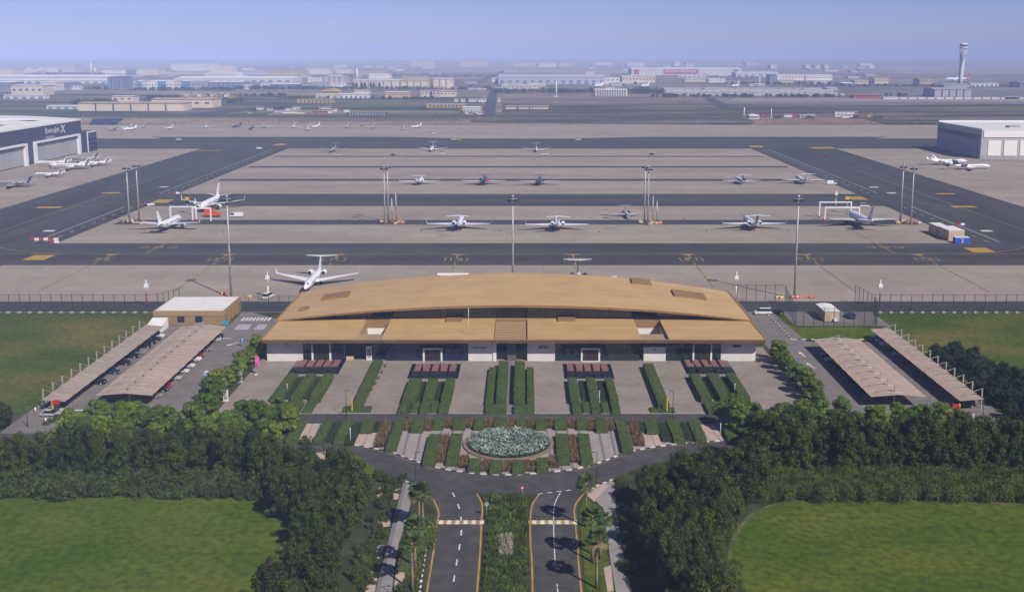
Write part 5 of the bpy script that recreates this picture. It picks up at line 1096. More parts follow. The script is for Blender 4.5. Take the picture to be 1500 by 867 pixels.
M_leaf_b = [mat('olive_bush_leaf', (0.058, 0.076, 0.018), .6, island=.4, objrand=.25, trans=.2, spec=.2), mat('grey_green_bush_leaf', (0.062, 0.078, 0.028), .6, island=.4, objrand=.25, trans=.2, spec=.2), mat('fresh_bush_leaf', (0.070, 0.105, 0.014), .6, island=.4, objrand=.25, trans=.2, spec=.2)]
M_leaf_r = mat('reed_leaf', (0.098, 0.125, 0.020), .6, island=.4, objrand=.15, trans=.25, spec=.2)
M_bark = mat('bark', (0.10, 0.075, 0.055), .9, var=.2, scale=2)
VAR = {}
def trunk_mb(H, r):
    mb = MB().tube([(0, 0, -.05), (.08, .03, H*.3), (-.05, .08, H*.6), (0, 0, H*.88)], [r, r*.8, r*.5, r*.15], 7)
    for k in range(4):
        a = k*1.7; z = H*(.3 + .12*k); mb.tube([(0, 0, z), (math.cos(a)*H*.10, math.sin(a)*H*.10, z + H*.12)], [r*.4, r*.12], 5)
    return mb
for kind, nv in (('casuarina', 8), ('light', 6), ('dark', 4), ('bush', 6), ('reed', 4)):
    VAR[kind] = []
    for i in range(nv):
        me, H, r = make_tree(kind, 100 + i*7 + len(kind)*31)
        VAR[kind].append((me, mesh('trunk', trunk_mb(H, r), M_bark), H))
def plant(kind, X, Y, label, group, name=None, s=1.0, z=0.0, cat=None):
    me, tk, H = VAR[kind][rnd.randrange(len(VAR[kind]))]
    if kind == 'casuarina' and me.materials[0] is M_leaf_c[1]: label = label.replace('dark evergreen', 'olive evergreen') if 'dark ' in label else 'olive ' + label; group = 'olive ' + group
    r = thing(name or {'casuarina': 'casuarina_tree', 'light': 'shade_tree', 'dark': 'dark_tree', 'bush': 'shrub', 'reed': 'reed_shrub'}[kind], label, cat or ('shrub' if kind in ('bush', 'reed') else 'tree'), (X, Y, z), rnd.uniform(0, 6.28), group)
    s *= rnd.uniform(.82, 1.16); r.scale = (s, s, s * rnd.uniform(.92, 1.1))
    link('crown', me, r); link('trunk' if kind not in ('bush', 'reed') else 'stem', tk, r)
    return r
def scatter(x0, x1, y0, y1, d, test=None):
    out = []; y = y0; row = 0
    while y <= y1:
        x = x0 + (d/2 if row % 2 else 0)
        while x <= x1:
            q = (x + rnd.uniform(-.32, .32)*d, y + rnd.uniform(-.32, .32)*d)
            if test is None or test(*q): out.append(q)
            x += d
        y += d * .87; row += 1
    return out
LB = 'dark evergreen tree in the belt {}'
LC = 'evergreen tree in the row between lawn and walkway {}'
wl, wr = 'nearer the brown building', 'nearer the fenced yard'
def zone(x):
    return ('level with the narrow canopy' if x < -104 or x > 99 else ('level with the wide canopy' if x < -85 or x > 79 else 'level with the forecourt corner'))
for x, y in scatter(-126, -51, 203.8, 213, 3.9): plant('casuarina', x, y, LB.format(wl) + ' ' + zone(x), 'evergreen belt trees ' + wl + ' ' + zone(x), s=rnd.uniform(.74, .9))
for x, y in scatter(-54, -29, 142, 204, 3.9, lambda x, y: x > -38 - max(0, (y - 172) * .5) and x < -26.2 - max(0, (y - 188)*.8)): plant('casuarina', x, y, LC.format(wl), 'evergreen road trees ' + wl, s=rnd.uniform(.74, .92))
for x, y in scatter(47, 122, 204.5, 213.5, 3.9): plant('casuarina', x, y, LB.format(wr) + ' ' + zone(x), 'evergreen belt trees ' + wr + ' ' + zone(x), s=rnd.uniform(.98, 1.12))
for x, y in scatter(18, 48, 142, 206, 3.9, lambda x, y: x > 20.2 + max(0, (y - 192)*1.6) and x < 29 + max(0, (y - 164) * .5)): plant('casuarina', x, y, LC.format(wr), 'evergreen road trees ' + wr, s=rnd.uniform(.78, .98))
for x, y in scatter(-128, -44, 194.5, 203.5, 3.1): plant('bush', x, y, 'low shrub at the foot of the belt ' + zone(x), 'shrubs at the foot of the belt ' + zone(x), s=rnd.uniform(.8, 1.5))
for x, y in ((-92, 196), (-97, 195.6), (-102, 196.5), (-71, 196.2), (-47, 189), (-44, 193), (-54, 196), (-50, 193.5), (-46, 186)): plant('bush', x, y, 'dark rounded shrub reaching out into the lawn', 'shrubs reaching into the lawn', s=.9)
for x, y in scatter(41, 122, 192.8, 203, 2.9): plant('reed', x, y, 'tall reed like shrub along the straight lawn edge ' + zone(x), 'reed shrubs ' + zone(x))
for x, y in scatter(32, 45, 146, 197, 3.0, lambda x, y: x > 30.0 + max(0, (y - 168)*.28) and x < 33.0 + max(0, (y - 172) * .38)): plant('reed', x, y, 'tall reed like shrub along the rounded lawn corner', 'reed shrubs at the rounded corner')
ls = ' nearer the brown building'; rs_ = ' nearer the fenced yard'
for x, y in scatter(-99, -52, 219, 234, 5.2): plant('light', x, y, 'bright green shade tree in the cluster in front of the canopies' + ls, 'shade trees before the canopies' + ls)
for x, y in scatter(48, 93, 219, 234, 5.2): plant('light', x, y, 'bright green shade tree in the cluster in front of the canopies' + rs_, 'shade trees before the canopies' + rs_)
for i in range(9): plant('light', -73.3 - .25*i + rnd.uniform(-.7, .7), 287 - 5.3*i, 'bright green shade tree in the row between forecourt and car park' + ls, 'forecourt row trees' + ls, s=.92)
for i in range(9): plant('light', 68.6 + .15*i + rnd.uniform(-.7, .7), 287 - 5.1*i, 'bright green shade tree in the row between forecourt and car park' + rs_, 'forecourt row trees' + rs_, s=.92)
for px, py in ((405, 613), (425, 614), (385, 622), (1075, 612), (1098, 618), (1060, 622)):
    plant('light', *P(px, py), 'bright green shade tree at the end of the front road ' + ('by the banner stands' if px < 700 else 'by the shaded paving'), 'trees at the front road ends', s=.95)
for x, y in scatter(112, 132, 240, 292, 5.2, lambda x, y: x < 122 + (292 - y)*.25): plant('dark', x, y, 'dark bushy tree behind the narrow canopy along the lawn', 'dark trees behind the canopy', s=.9)
for x, y in scatter(-140, -117, 228, 240, 5.0): plant('dark', x, y, 'dark bushy tree beside the car park gate at the dry lawn', 'dark trees at the gate', s=.95)
for x, y, l in ((-40.6, 302.4, 'small shrub in the open court beside the pylon sign'), (33.6, 302.4, 'small shrub in the open court on the green glass side')): plant('bush', x, y, l, None, s=.75, z=.3)
for i in range(10):
    X, Y = P(68 + i*9, 622 - (i % 3)*4)
    if i < 3: plant('bush', X, Y, 'small shrub among pale stones at the dry lawn gate', 'shrubs at the gate', s=.5)
# shrubs along the walk
for px, py, s in ((576, 708, .9), (563, 705, 1.0), (583, 722, .7), (570, 741, .8), (562, 757, .8), (577, 745, .6), (557, 785, 1.0), (562, 780, .7), (546, 800, .9), (556, 815, .8), (543, 822, .9), (549, 835, .8), (541, 855, .9), (553, 845, .7), (557, 722, .7), (590, 700, .7), (555, 698, .9), (587, 868, 1.0), (536, 845, 1.0), (566, 733, .6)):
    plant('bush', *P(px, py), 'rounded shrub beside the paved walk under the palms', 'shrubs along the palm walk', s=s*.62)
for px, py, s in ((905, 760, .8), (908, 790, .8), (913, 830, .9), (903, 725, .7), (912, 715, .9), (905, 706, .8)): plant('bush', *P(px, py), 'shaded shrub beside the walk at the foot of the evergreens', 'shrubs at the shaded walk', s=s*.7)

for i in range(34):
    t = rnd.random(); px = 588 - 50*t + rnd.uniform(-34, -4)*(.5 + .5*t); py = 705 + 160*t
    plant('bush', *P(px, py), 'leafy shrub in the bed between walkway and evergreens', 'shrubs in the walkway bed', s=rnd.uniform(.45, .75))
for i in range(14):
    t = rnd.random(); plant('bush', *P(906 + 18*t + rnd.uniform(0, 8), 712 + 150*t), 'shaded shrub beside the walk at the foot of the evergreens', 'shrubs at the shaded walk', s=rnd.uniform(.45, .7))
# clipped hedges
M_hedge = mat('hedge_leaf', (0.092, 0.128, 0.014), .6, island=.35, var=.18, scale=.35, trans=.15, spec=.2)
M_hedge_d = mat('dark_hedge_leaf', (0.026, 0.046, 0.014), .6, island=.35, var=.18, scale=.35, trans=.15, spec=.2)
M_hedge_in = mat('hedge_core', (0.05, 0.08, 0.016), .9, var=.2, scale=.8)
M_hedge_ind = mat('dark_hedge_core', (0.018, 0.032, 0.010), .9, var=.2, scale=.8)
def hedge_box(x0, x1, y0, y1, h, label, group, dark=False, z0=0.0):
    r = thing('clipped_hedge', label, 'hedge', ((x0+x1)/2, (y0+y1)/2, z0), 0, group)
    w, d = (x1-x0)/2, (y1-y0)/2
    nx, ny = max(2, int((x1-x0)/.7)), max(2, int((y1-y0)/.9)); mb = MB(); v = []
    for j in range(ny+1):
        for i in range(nx+1):
            e = .10 if i in (0, nx) or j in (0, ny) else 0
            v.append((-w + 2*w*i/nx, -d + 2*d*j/ny, h - e + rnd.uniform(-.05, .03)))
    mb.add(v, [(j*(nx+1)+i, j*(nx+1)+i+1, (j+1)*(nx+1)+i+1, (j+1)*(nx+1)+i) for j in range(ny) for i in range(nx)])
    mb.add([(-w, -d, 0), (w, -d, 0), (w, d, 0), (-w, d, 0), (-w, -d, h-.1), (w, -d, h-.1), (w, d, h-.1), (-w, d, h-.1)], [(0, 1, 5, 4), (1, 2, 6, 5), (2, 3, 7, 6), (3, 0, 4, 7)])
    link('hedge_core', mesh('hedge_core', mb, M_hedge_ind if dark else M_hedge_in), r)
    nt = int(4*w*d*14); ns = int((4*w + 4*d)*h*12)
    pt = np.stack([rng.uniform(-w, w, nt), rng.uniform(-d, d, nt), h + rng.uniform(-.05, .09, nt)], 1); n1 = np.array((0, 0, 1.)) + rng.normal(size=(nt, 3))*.45
    k = rng.random(ns)*(4*w + 4*d); a = np.zeros((ns, 3)); nn_ = np.zeros((ns, 3))
    for lo, hi, f, nv in ((0, 2*w, lambda s: (s - w, -d + 0*s), (0, -1, 0)), (2*w, 2*w+2*d, lambda s: (w + 0*s, s - d), (1, 0, 0)), (2*w+2*d, 4*w+2*d, lambda s: (s - w, d + 0*s), (0, 1, 0)), (4*w+2*d, 4*w+4*d, lambda s: (-w + 0*s, s - d), (-1, 0, 0))):
        q = (k >= lo) & (k < hi); x_, y_ = f(k[q] - lo); a[q, 0] = x_; a[q, 1] = y_; nn_[q] = nv
    a[:, 2] = rng.uniform(.05, h, ns); a += nn_*rng.uniform(-.02, .10, (ns, 1)); nn_ = nn_ + rng.normal(size=(ns, 3))*.45 + np.array((0, 0, .3))
    p = np.concatenate([pt, a]); nr = np.concatenate([n1, nn_])
    link('hedge_leaves', leaf_mesh('hedge_leaves', p, nr, rng.uniform(.18, .34, len(p)), rng.uniform(.12, .22, len(p)), M_hedge_d if dark else M_hedge), r)
    return r
def hedge(xl, xr, yn, yf, h, label, group, dark=False, z0=0.0):
    """top face: left and right x on its near edge (row yn), its far edge on row yf"""
    X0, Yn = P(xl, yn, h + z0); X1, _ = P(xr, yn, h + z0); Yf = YD(yf, h + z0)
    return hedge_box(X0, X1, Yn, Yf, h, label, group, dark, z0)
pn = ('bed before the bird emblem wall', 'bed before the blue glass portal', 'bed before the green glass portal', 'bed before the dark name plate wall')
for gi, (cells, yn, yf) in enumerate((( ((395.7, 412.4), (425.5, 440.8), (453, 468)), 581, 546), (((589.4, 608), (618.8, 633.5), (646, 660)), 584, 553), (((836, 849), (864.5, 878), (894, 905.7)), 584, 552), (((1027, 1042.5), (1055, 1072), (1085, 1099.4)), 581, 546))):
    for i, (a, b) in enumerate(cells): hedge(a, b, yn, yf, 1.6, 'high clipped hedge block in the ' + pn[gi], 'high hedges in the ' + pn[gi])
    for i in range(2): hedge(cells[i][1] + 3.0, cells[i+1][0] - 2.5, yn + 2.0, yf + 5, .4, 'low clipped hedge strip between higher ones in the ' + pn[gi], 'low hedge strips in the ' + pn[gi], True)
for gi, cells in ((0, ((424, 437), (442, 456))), (1, ((583, 598), (600.5, 611), (614, 627), (630.6, 640), (642, 656))), (2, ((839, 852), (854.5, 865), (867, 880), (883, 893), (897, 909))), (3, ((1037.6, 1055), (1059, 1071)))):
    for i, (a, b) in enumerate(cells): hedge(a, b, 601.5, 587, .95 if i % 2 == 0 else .7, 'small hedge cube on the road edge of the ' + pn[gi], 'hedge cubes of the ' + pn[gi])
hedge(515.3, 530, 592, 526, 1.35, 'long single hedge running from the pylon sign towards the road', None); hedge(500.6, 542, 602, 594, .4, 'low green hedge foot under the yellow post by the pylon sign hedge', None)
hedge(964.7, 981, 592, 531.5, 1.5, 'long single hedge with dark shadow opposite the low white wall', None); hedge(953, 989, 602.5, 596, .4, 'low green hedge foot under the yellow post by the shadowed hedge', None)
for s, a, b, c, d in ((0, 726.7, 741.4, 711, 722.5), (1, 752.7, 768.4, 772.5, 782.5)):
    w_ = ('left', 'right')[s]; w_ = 'on the blue glass side' if s == 0 else 'on the green glass side'
    hedge(a, b, 583, 528, 1.9, 'tall central hedge flanking the middle path ' + w_, None)
    hedge(c, d, 590, 537, 1.0, 'low outer hedge beside the tall central one ' + w_, None)
    hedge(711 if s == 0 else 752.7, 741 if s == 0 else 782.5, 601, 591.5, 1.0, 'low hedge foot closing the central bed ' + w_, None)
struct('centre_path', MB().sheet(PP((741.5, 605), (752.5, 605), (751.5, 529), (742.5, 529)), .036), M_band)
# garden island hedges: kind g green, d dark; (left, right, near row, far row)
isl = [('g', 417.5, 432.5, 643, 615), ('g', 458.7, 473, 644, 614), ('d', 476, 487, 644, 617), ('g', 488, 503, 645, 614), ('d', 505, 518, 648, 618), ('g', 527, 544, 629, 614), ('d', 545, 558, 629, 617), ('g', 564.5, 580, 655, 612),
       ('g', 601, 619, 628, 612), ('g', 633, 649, 624, 612), ('g', 663, 681, 624, 612), ('g', 693.5, 709, 624, 612), ('g', 723.5, 741.5, 624, 612), ('g', 755.7, 770.7, 624, 612), ('g', 785, 800, 624, 612), ('g', 812.7, 830.7, 624, 612), ('g', 845, 860, 624, 612), ('g', 874, 890.7, 628, 612),
       ('g', 911.7, 928, 658, 613), ('d', 937, 947.5, 629, 618), ('g', 948, 966, 630, 613), ('d', 971, 984.5, 643, 618), ('g', 987.5, 1005, 643, 613), ('d', 1006, 1017, 642, 618), ('g', 1019, 1035.7, 642, 614), ('g', 1066, 1082, 640, 622),
       ('g', 619, 637.5, 675, 635), ('g', 653, 670, 676, 634), ('g', 817, 835, 675, 634), ('g', 851.5, 869, 675, 634), ('g', 685.5, 703, 685, 670), ('g', 717, 735, 687.5, 672.5), ('g', 750.5, 769, 687.5, 672.5), ('g', 786.5, 803.5, 685.5, 669)]
for c, a, b, yn, yf in isl:
    where = 'along the front road edge of the garden island' if yn < 632 else ('at the road side of the round flower bed' if yn > 680 or (yn > 670 and b - a < 19 and 680 < a < 805) else ('beside the round flower bed' if 600 < a < 880 else 'in the striped end of the garden island'))
    hedge(a, b, yn, yf, 1.05 if c == 'g' else .7, ('clipped green hedge block ' if c == 'g' else 'dark low hedge block ') + where, ('green' if c == 'g' else 'dark') + ' hedge blocks ' + where, c == 'd', .12)
# ornamental brown grasses
M_tuft = mat('brown_grass', (0.22, 0.15, 0.068), .8, island=.4, trans=.2, spec=.1); M_gr = mat('tall_grass', (0.10, 0.142, 0.028), .8, island=.5, var=.35, scale=.35, trans=.25, spec=.1)
M_gr2 = mat('pale_grass', (0.35, 0.33, 0.22), .8, island=.3, spec=.1)
def blades(name, x0, x1, y0, y1, h, n, m, z0=0.0, lean=.45, bw=.07, clump=0):
    if clump:
        cx = rng.uniform(x0, x1, clump); cy = rng.uniform(y0, y1, clump); k = rng.integers(0, clump, n)
        x = np.clip(cx[k] + rng.normal(0, .35, n), x0, x1); y = np.clip(cy[k] + rng.normal(0, .35, n), y0, y1)
    else: x = rng.uniform(x0, x1, n); y = rng.uniform(y0, y1, n)
    a = rng.random(n)*2*PI; l = h*rng.uniform(.5, 1.1, n); t = lean*rng.random(n)
    b = np.stack([x, y, np.full(n, z0)], 1); dirv = np.stack([np.cos(a)*t, np.sin(a)*t, np.ones(n)], 1); dirv /= np.linalg.norm(dirv, axis=1, keepdims=True)
    mid = b + dirv*(l*.6)[:, None]; tip = mid + (dirv + np.stack([np.cos(a), np.sin(a), -.3*np.ones(n)], 1)*.5*t[:, None])*(l*.4)[:, None]
    s = np.stack([-np.sin(a), np.cos(a), np.zeros(n)], 1)*bw
    v = np.stack([b - s*.7, b + s*.7, mid + s, tip, mid - s], 1).reshape(-1, 3)
    me = bpy.data.meshes.new(name); me.vertices.add(5*n); me.vertices.foreach_set('co', v.ravel()); me.loops.add(5*n); me.loops.foreach_set('vertex_index', np.arange(5*n, dtype=np.int32))
    me.polygons.add(n); me.polygons.foreach_set('loop_start', np.arange(0, 5*n, 5, dtype=np.int32)); me.polygons.foreach_set('loop_total', np.full(n, 5, dtype=np.int32)); me.materials.append(m); me.update(calc_edges=True); return me
brown = [(547.5, 562, 652, 616), (589, 600, 628, 614), (619.5, 632.5, 628, 614), (651, 662, 624, 613), (682, 692.5, 624, 613), (710, 723, 624, 613), (742, 755, 624, 613), (771.5, 784, 624, 613), (801, 812, 624, 613), (831.5, 843, 624, 613), (861, 873, 628, 613), (892, 901, 628, 613), (930, 945, 650, 615), (639, 651, 674, 636), (836.5, 849, 674, 636), (672.5, 685, 682, 666), (704.5, 715.5, 687, 673), (736.5, 749.5, 687.5, 673.5), (770, 785, 687, 673), (805, 819, 682, 667)]
for a, b, yn, yf in brown:
    X0, Yn = P(a, yn, .7); X1, _ = P(b, yn, .7); Yf = YD(yf, .7)
    w_ = 'along the front road edge' if yn < 632 else ('at the road side of the round flower bed' if yn > 680 else ('beside the round flower bed' if 600 < a < 880 else 'next to a long hedge'))
    tag(link('brown_grass_clump', blades('brown_grass_clump', X0 - (X0+X1)/2, X1 - (X0+X1)/2, Yn - (Yn+Yf)/2, Yf - (Yn+Yf)/2, 1.15, int(90 + (X1-X0)*(Yf-Yn)*42), M_tuft, bw=.06, lean=.8), None, ((X0+X1)/2, (Yn+Yf)/2, .12)), 'brown ornamental grass clump between hedge blocks ' + w_, 'grass clump', 'brown grass clumps ' + w_)
# round flower bed
cx, cy = -3.4, 222.0
FB = thing('round_flower_bed', 'round raised bed of pale silver green plants with brown rim', 'flower bed', (cx, cy, .12))
part('rim', MB().rings([[(r*math.cos(2*PI*i/48), r*math.sin(2*PI*i/48), z) for i in range(48)] for r, z in ((9.75, 0), (9.75, .32), (8.95, .34), (8.9, .1))], 0, False, False, False), mat('brown_stone_rim', (0.22, 0.155, 0.115), .8, var=.1, scale=1), FB)
part('soil', MB().rings([[(r*math.cos(2*PI*i/32), r*math.sin(2*PI*i/32), z) for i in range(32)] for r, z in ((8.95, .25), (6, .5), (.1, .6))], 0, False, True, True), M_hedge_ind, FB)
M_sil = mat('silver_leaf', (0.30, 0.38, 0.32), .7, island=.55, var=.35, scale=.45, trans=.15, spec=.2); M_sil2 = mat('green_bed_leaf', (0.05, 0.11, 0.055), .7, island=.4, trans=.15, spec=.2)
def bed_leaves(n, rmax, z0, z1, m, s0, s1):
    a = rng.random(n)*2*PI; q = rmax*np.sqrt(rng.random(n)); zz = rng.uniform(z0, z1, n) + .25*(1 - (q/rmax)**2)
    p = np.stack([q*np.cos(a), q*np.sin(a), zz], 1); nr = np.array((0, 0, 1.)) + rng.normal(size=(n, 3))*.8
    return leaf_mesh('foliage', p, nr, rng.uniform(s0, s1, n), rng.uniform(s0*.45, s1*.45, n), m)
tag(link('silver_foliage', bed_leaves(5200, 8.7, .7, 1.05, M_sil, .25, .6), FB), kind='stuff'); tag(link('green_foliage', bed_leaves(5200, 8.9, .35, .85, M_sil2, .25, .55), FB), kind='stuff')
# grass median: stuff
yA = YD(724)
tag(link('median_grass', blades('median_grass', -6.2, .4, 110, yA - 1.5, 1.0, 30000, M_gr, .13, .7, .075, clump=900)), 'tall green ornamental grass filling the road median', 'grass', kind='stuff')
X, Y = P(742, 803); tag(link('pale_grass_clump', blades('pale_grass_clump', -1.0, 1.0, -4.0, 3.5, 1.3, 900, M_gr2, 0, .8, .07), None, (X, Y, .13)), 'pale cream grass clump in the middle of the green median', 'grass clump')
tag(link('verge_plants', blades('verge_plants', -19.0, -16.6, 110, 172, .6, 7000, M_hedge, .08, .9, .10, clump=500)), 'low leafy ground cover under the palms on the striped kerb verge', 'ground cover', kind='stuff')
X0, Y0 = P(610, 765); tag(link('verge_plants', blades('verge_plants', X0 - .6, X0 + 4.0, 172, 184, .6, 2000, M_hedge, .08, .9, .10, clump=150)), 'low leafy ground cover behind the first palm', 'ground cover', kind='stuff')
hedge(580, 602, 832, 808, .8, 'clipped block hedge beside the walk between the palms', None); hedge(575, 592, 880, 866, .7, 'clipped block hedge at the walk beside the lamp', None)
# palms
M_frond = mat('palm_frond', (0.075, 0.12, 0.022), .5, island=.35, trans=.2, spec=.35); M_dead = mat('dry_frond', (0.22, 0.15, 0.07), .8, island=.3); M_ptrunk = mat('palm_trunk', (0.23, 0.15, 0.095), .9, var=.25, scale=3)
def palm_meshes(seed, H):
    rg = np.random.default_rng(seed); fr = MB(); dd = MB()
    for k in range(46):
        el = rg.uniform(-.55, 1.25); a = rg.random()*2*PI; L = rg.uniform(.9, 1.3); ca, sa = math.cos(a), math.sin(a)
        st = np.array((0, 0, H)); hub = st + L*np.array((ca*math.cos(el), sa*math.cos(el), math.sin(el)))
        u = np.array((ca*math.cos(el), sa*math.cos(el), math.sin(el))); w = np.array((-sa, ca, 0)); nrm = np.cross(u, w)
        t = dd if el < -.35 else fr
        t.add([st - w*.03, st + w*.03, hub + w*.03, hub - w*.03], [(0, 1, 2, 3)])
        for j in range(13):                                                # fan of narrow segments
            b = R(-78 + 13*j); d = u*math.cos(b) + w*math.sin(b); l = (1.15 - .25*abs(b))*rg.uniform(.85, 1.1)
            q = np.cross(nrm, d)*.11; tip = hub + d*l + np.array((0, 0, -.28*l)) + nrm*rg.uniform(-.08, .08)
            t.add([hub, hub + d*l*.55 + q, tip, hub + d*l*.55 - q], [(0, 1, 2, 3)])
    tr = MB().tube([(0, 0, 0), (.03, 0, H*.3), (.05, .02, H*.7), (0, 0, H + .1)], [.30, .22, .19, .24], 10)
    for k in range(24):
        a = k*2.4; z = H - .2 - .05*k; tr.add([(.2*math.cos(a), .2*math.sin(a), z), (.34*math.cos(a) + .06, .34*math.sin(a), z + .35), (.34*math.cos(a) - .06, .34*math.sin(a), z + .35)], [(0, 1, 2)])
    return mesh('crown', fr, M_frond), mesh('dry_skirt', dd, M_dead), mesh('trunk', tr, M_ptrunk)
for k, (px, py, H, lab, grp) in enumerate(((614, 780, 7.6, 0, 0), (620, 776, 7.0, 0, 0), (608.5, 836, 7.6, 0, 0), (604.5, 866, 8.0, 0, 0), (858, 772, 8.2, 1, 1), (867.5, 823, 8.0, 1, 1), (874, 862, 8.4, 1, 1), (879, 818, 6.6, 1, 1))):
    X, Y = P(px, py); lab = ('fan palm on the verge with striped black and white kerb', 'fan palm on the grass verge casting its shadow across the road')[grp]
    r = thing('fan_palm', lab, 'palm', (X, Y, .06), rnd.uniform(0, 6), ('palms on the striped kerb verge', 'palms on the grass verge')[grp])
    c, d, t = palm_meshes(300 + k, H); link('crown', c, r); link('dry_skirt', d, r); link('trunk', t, r)
# ------------------------------------------------------------------ the industrial estate and airport beyond
FM = {}
def fcol(k):
    tab = {'white': (0.70, 0.68, 0.66), 'cream': (0.60, 0.50, 0.39), 'tan': (0.44, 0.32, 0.22), 'grey': (0.34, 0.34, 0.36), 'blue_grey': (0.15, 0.19, 0.27), 'dark': (0.055, 0.07, 0.10), 'salmon': (0.46, 0.37, 0.32), 'yellow': (0.45, 0.30, 0.07), 'orange': (0.55, 0.36, 0.18), 'red': (0.42, 0.06, 0.06), 'blue': (0.08, 0.24, 0.50), 'lav': (0.40, 0.41, 0.46), 'pale': (0.55, 0.53, 0.52)}
    return mat('far_' + k, tab[k], .75, var=.06, scale=.02)
def bld(x0, x1, yt, yb, wall, label, depth=60, roof=None, name='warehouse', cat='building', win=0, doors=0, bays=0, group=None, dome=False):
    """front face: pixel columns x0..x1, base row yb, roof line row yt"""
    Y = YD(yb); X0, X1 = XD(x0, Y), XD(x1, Y); z = max(3.0, ZT(yt, Y))
    r = thing(name, label, cat, ((X0+X1)/2, Y, -.3), 0, group)
    wpart('wall', MB().box(X0, X1, Y, Y + depth, -.3, z), fcol(wall), r)
    if dome:
        n = 12; v = []
        for i in range(n+1):
            a = PI*i/n; v += [((X0+X1)/2 - (X1-X0)/2*math.cos(a), Y - 2, z*.98 + (z*.8)*math.sin(a)), ((X0+X1)/2 - (X1-X0)/2*math.cos(a), Y + depth, z*.98 + (z*.8)*math.sin(a))]
        mb = MB().add(v, [(2*i, 2*i+1, 2*i+3, 2*i+2) for i in range(n)]); mb.ngon([v[2*i] for i in range(n+1)][::-1]); wpart('roof', mb, fcol(roof or wall), r)
    else:
        g_ = depth*.035
        mb = MB().add([(X0 - 1, Y - 1, z), (X1 + 1, Y - 1, z), (X1 + 1, Y + depth + 1, z), (X0 - 1, Y + depth + 1, z), (X0 - 1, Y + depth/2, z + g_), (X1 + 1, Y + depth/2, z + g_)], [(0, 1, 5, 4), (4, 5, 2, 3), (0, 4, 3), (1, 2, 5)]); wpart('roof', mb, fcol(roof or 'white'), r)
    if win:
        w = (X1 - X0)/win
        for i in range(win): wpart('window', MB().box(X0 + (i+.28)*w, X0 + (i+.72)*w, Y - .4, Y - .05, z*.48, z*.68), fcol('dark'), r)
    if bays:
        w = (X1 - X0)/bays
        for i in range(1, bays): wpart('pilaster', MB().box(X0 + i*w - .8, X0 + i*w + .8, Y - .8, Y - .05, -.3, z*.98), fcol('dark' if wall != 'dark' else 'grey'), r)
    if doors:
        w = (X1 - X0)/doors
        for i in range(doors): wpart('dock_door', MB().box(X0 + (i+.25)*w, X0 + (i+.75)*w, Y - .5, Y - .05, -.3, z*.6), fcol('blue_grey'), r)
    return r
# near cream compound
bld(115, 269, 151.5, 162.5, 'cream', 'long low cream walled compound beyond the apron', 40, 'tan', win=0, bays=6)
bld(222, 311, 146, 158, 'cream', 'cream block with a dark glazed front behind the low compound', 50, 'tan', win=6)
bld(164, 195, 141.5, 150, 'cream', 'square cream block above the low compound', 30, 'pale', win=3)
bld(68, 115, 155.5, 160, 'pale', 'thin white canopy roof beside the cream compound', 25, 'white', name='canopy_shed', doors=4)
bld(17, 63, 126, 140, 'cream', 'cream and white office block with stepped front', 50, 'pale', win=5); bld(22, 40, 127, 138.5, 'white', 'white gabled entrance block before the cream offices', 20, 'white', win=2)
bld(5, 66, 139.5, 145, 'pale', 'low pale wall block before the cream offices', 20, 'white', doors=5)
bld(0, 17, 121, 134, 'blue_grey', 'blue grey office block at the edge of the estate', 60, 'white', win=3); bld(63, 82, 121, 133, 'pale', 'pale pillared block beside the cream offices', 50, 'white', win=4); bld(82, 99, 121.5, 132, 'blue_grey', 'slate block below the long white roofs', 60, 'grey', win=3)
bld(-60, 158, 118, 122.5, 'pale', 'very long warehouse with a bright white roof, front of two', 110, 'white', doors=18); bld(-60, 161, 113, 117.5, 'lav', 'very long warehouse with a bright white roof, rear of two', 160, 'white', doors=16)
bld(158, 181, 113.5, 131.5, 'blue_grey', 'tall windowless blue grey block between white roofs', 60, 'blue_grey', bays=4); bld(104, 120, 127, 131.5, 'white', 'small white house in the green field', 20, 'white', win=3)
bld(181, 200, 121, 129, 'tan', 'tan block beside the tall blue grey block', 50, 'pale', win=4)
for i, (a, b, c, l) in enumerate(((200, 208, 'blue', 'blue bay of the striped office row next to the tan block'), (208, 217, 'orange', 'first orange topped bay of the striped office row'), (217, 231, 'white', 'white bay with dark gaps in the striped office row'), (231, 244, 'blue', 'wide bright blue bay of the striped office row'), (244, 256, 'white', 'white bay beside the wide blue bay'), (256, 266, 'orange', 'second orange topped bay of the striped office row'), (266, 274, 'blue', 'blue end bay of the striped office row'))):
    bld(a, b, 119.5, 131.5, c if c != 'orange' else 'pale', l, 60, c if c == 'orange' else 'white', name='office_block', win=3)
bld(272, 300, 119, 131, 'grey', 'grey glazed block under the white shed roof', 60, 'pale', win=6)
bld(256, 427, 115.5, 120.5, 'pale', 'long warehouse with a bright white roof behind the striped offices', 150, 'white', doors=14); bld(300, 356, 120.5, 130.5, 'blue_grey', 'dark glazed warehouse front with white gate blocks', 60, 'white', bays=8)
bld(304, 315, 121, 129, 'white', 'white gate block with dark arch, first of two', 15, 'white', win=2); bld(357, 371, 124, 131, 'white', 'white gate block with dark arch, second of two', 15, 'white', win=3); bld(382, 394, 122, 130, 'white', 'leaning white gate block beside the dark shed', 15, 'white', win=2)
bld(395, 437, 123.5, 130.5, 'blue_grey', 'dark shed below a white roof edge', 60, 'white', doors=6)
bld(435, 449, 123.5, 129.5, 'white', 'small white building with a red roof', 25, 'red', win=3); bld(451, 469, 115, 120.5, 'white', 'white block with dark bands', 40, 'white', win=5); bld(455, 480, 120.5, 128, 'grey', 'grey office block beside the red roofed building', 40, 'grey', win=6)
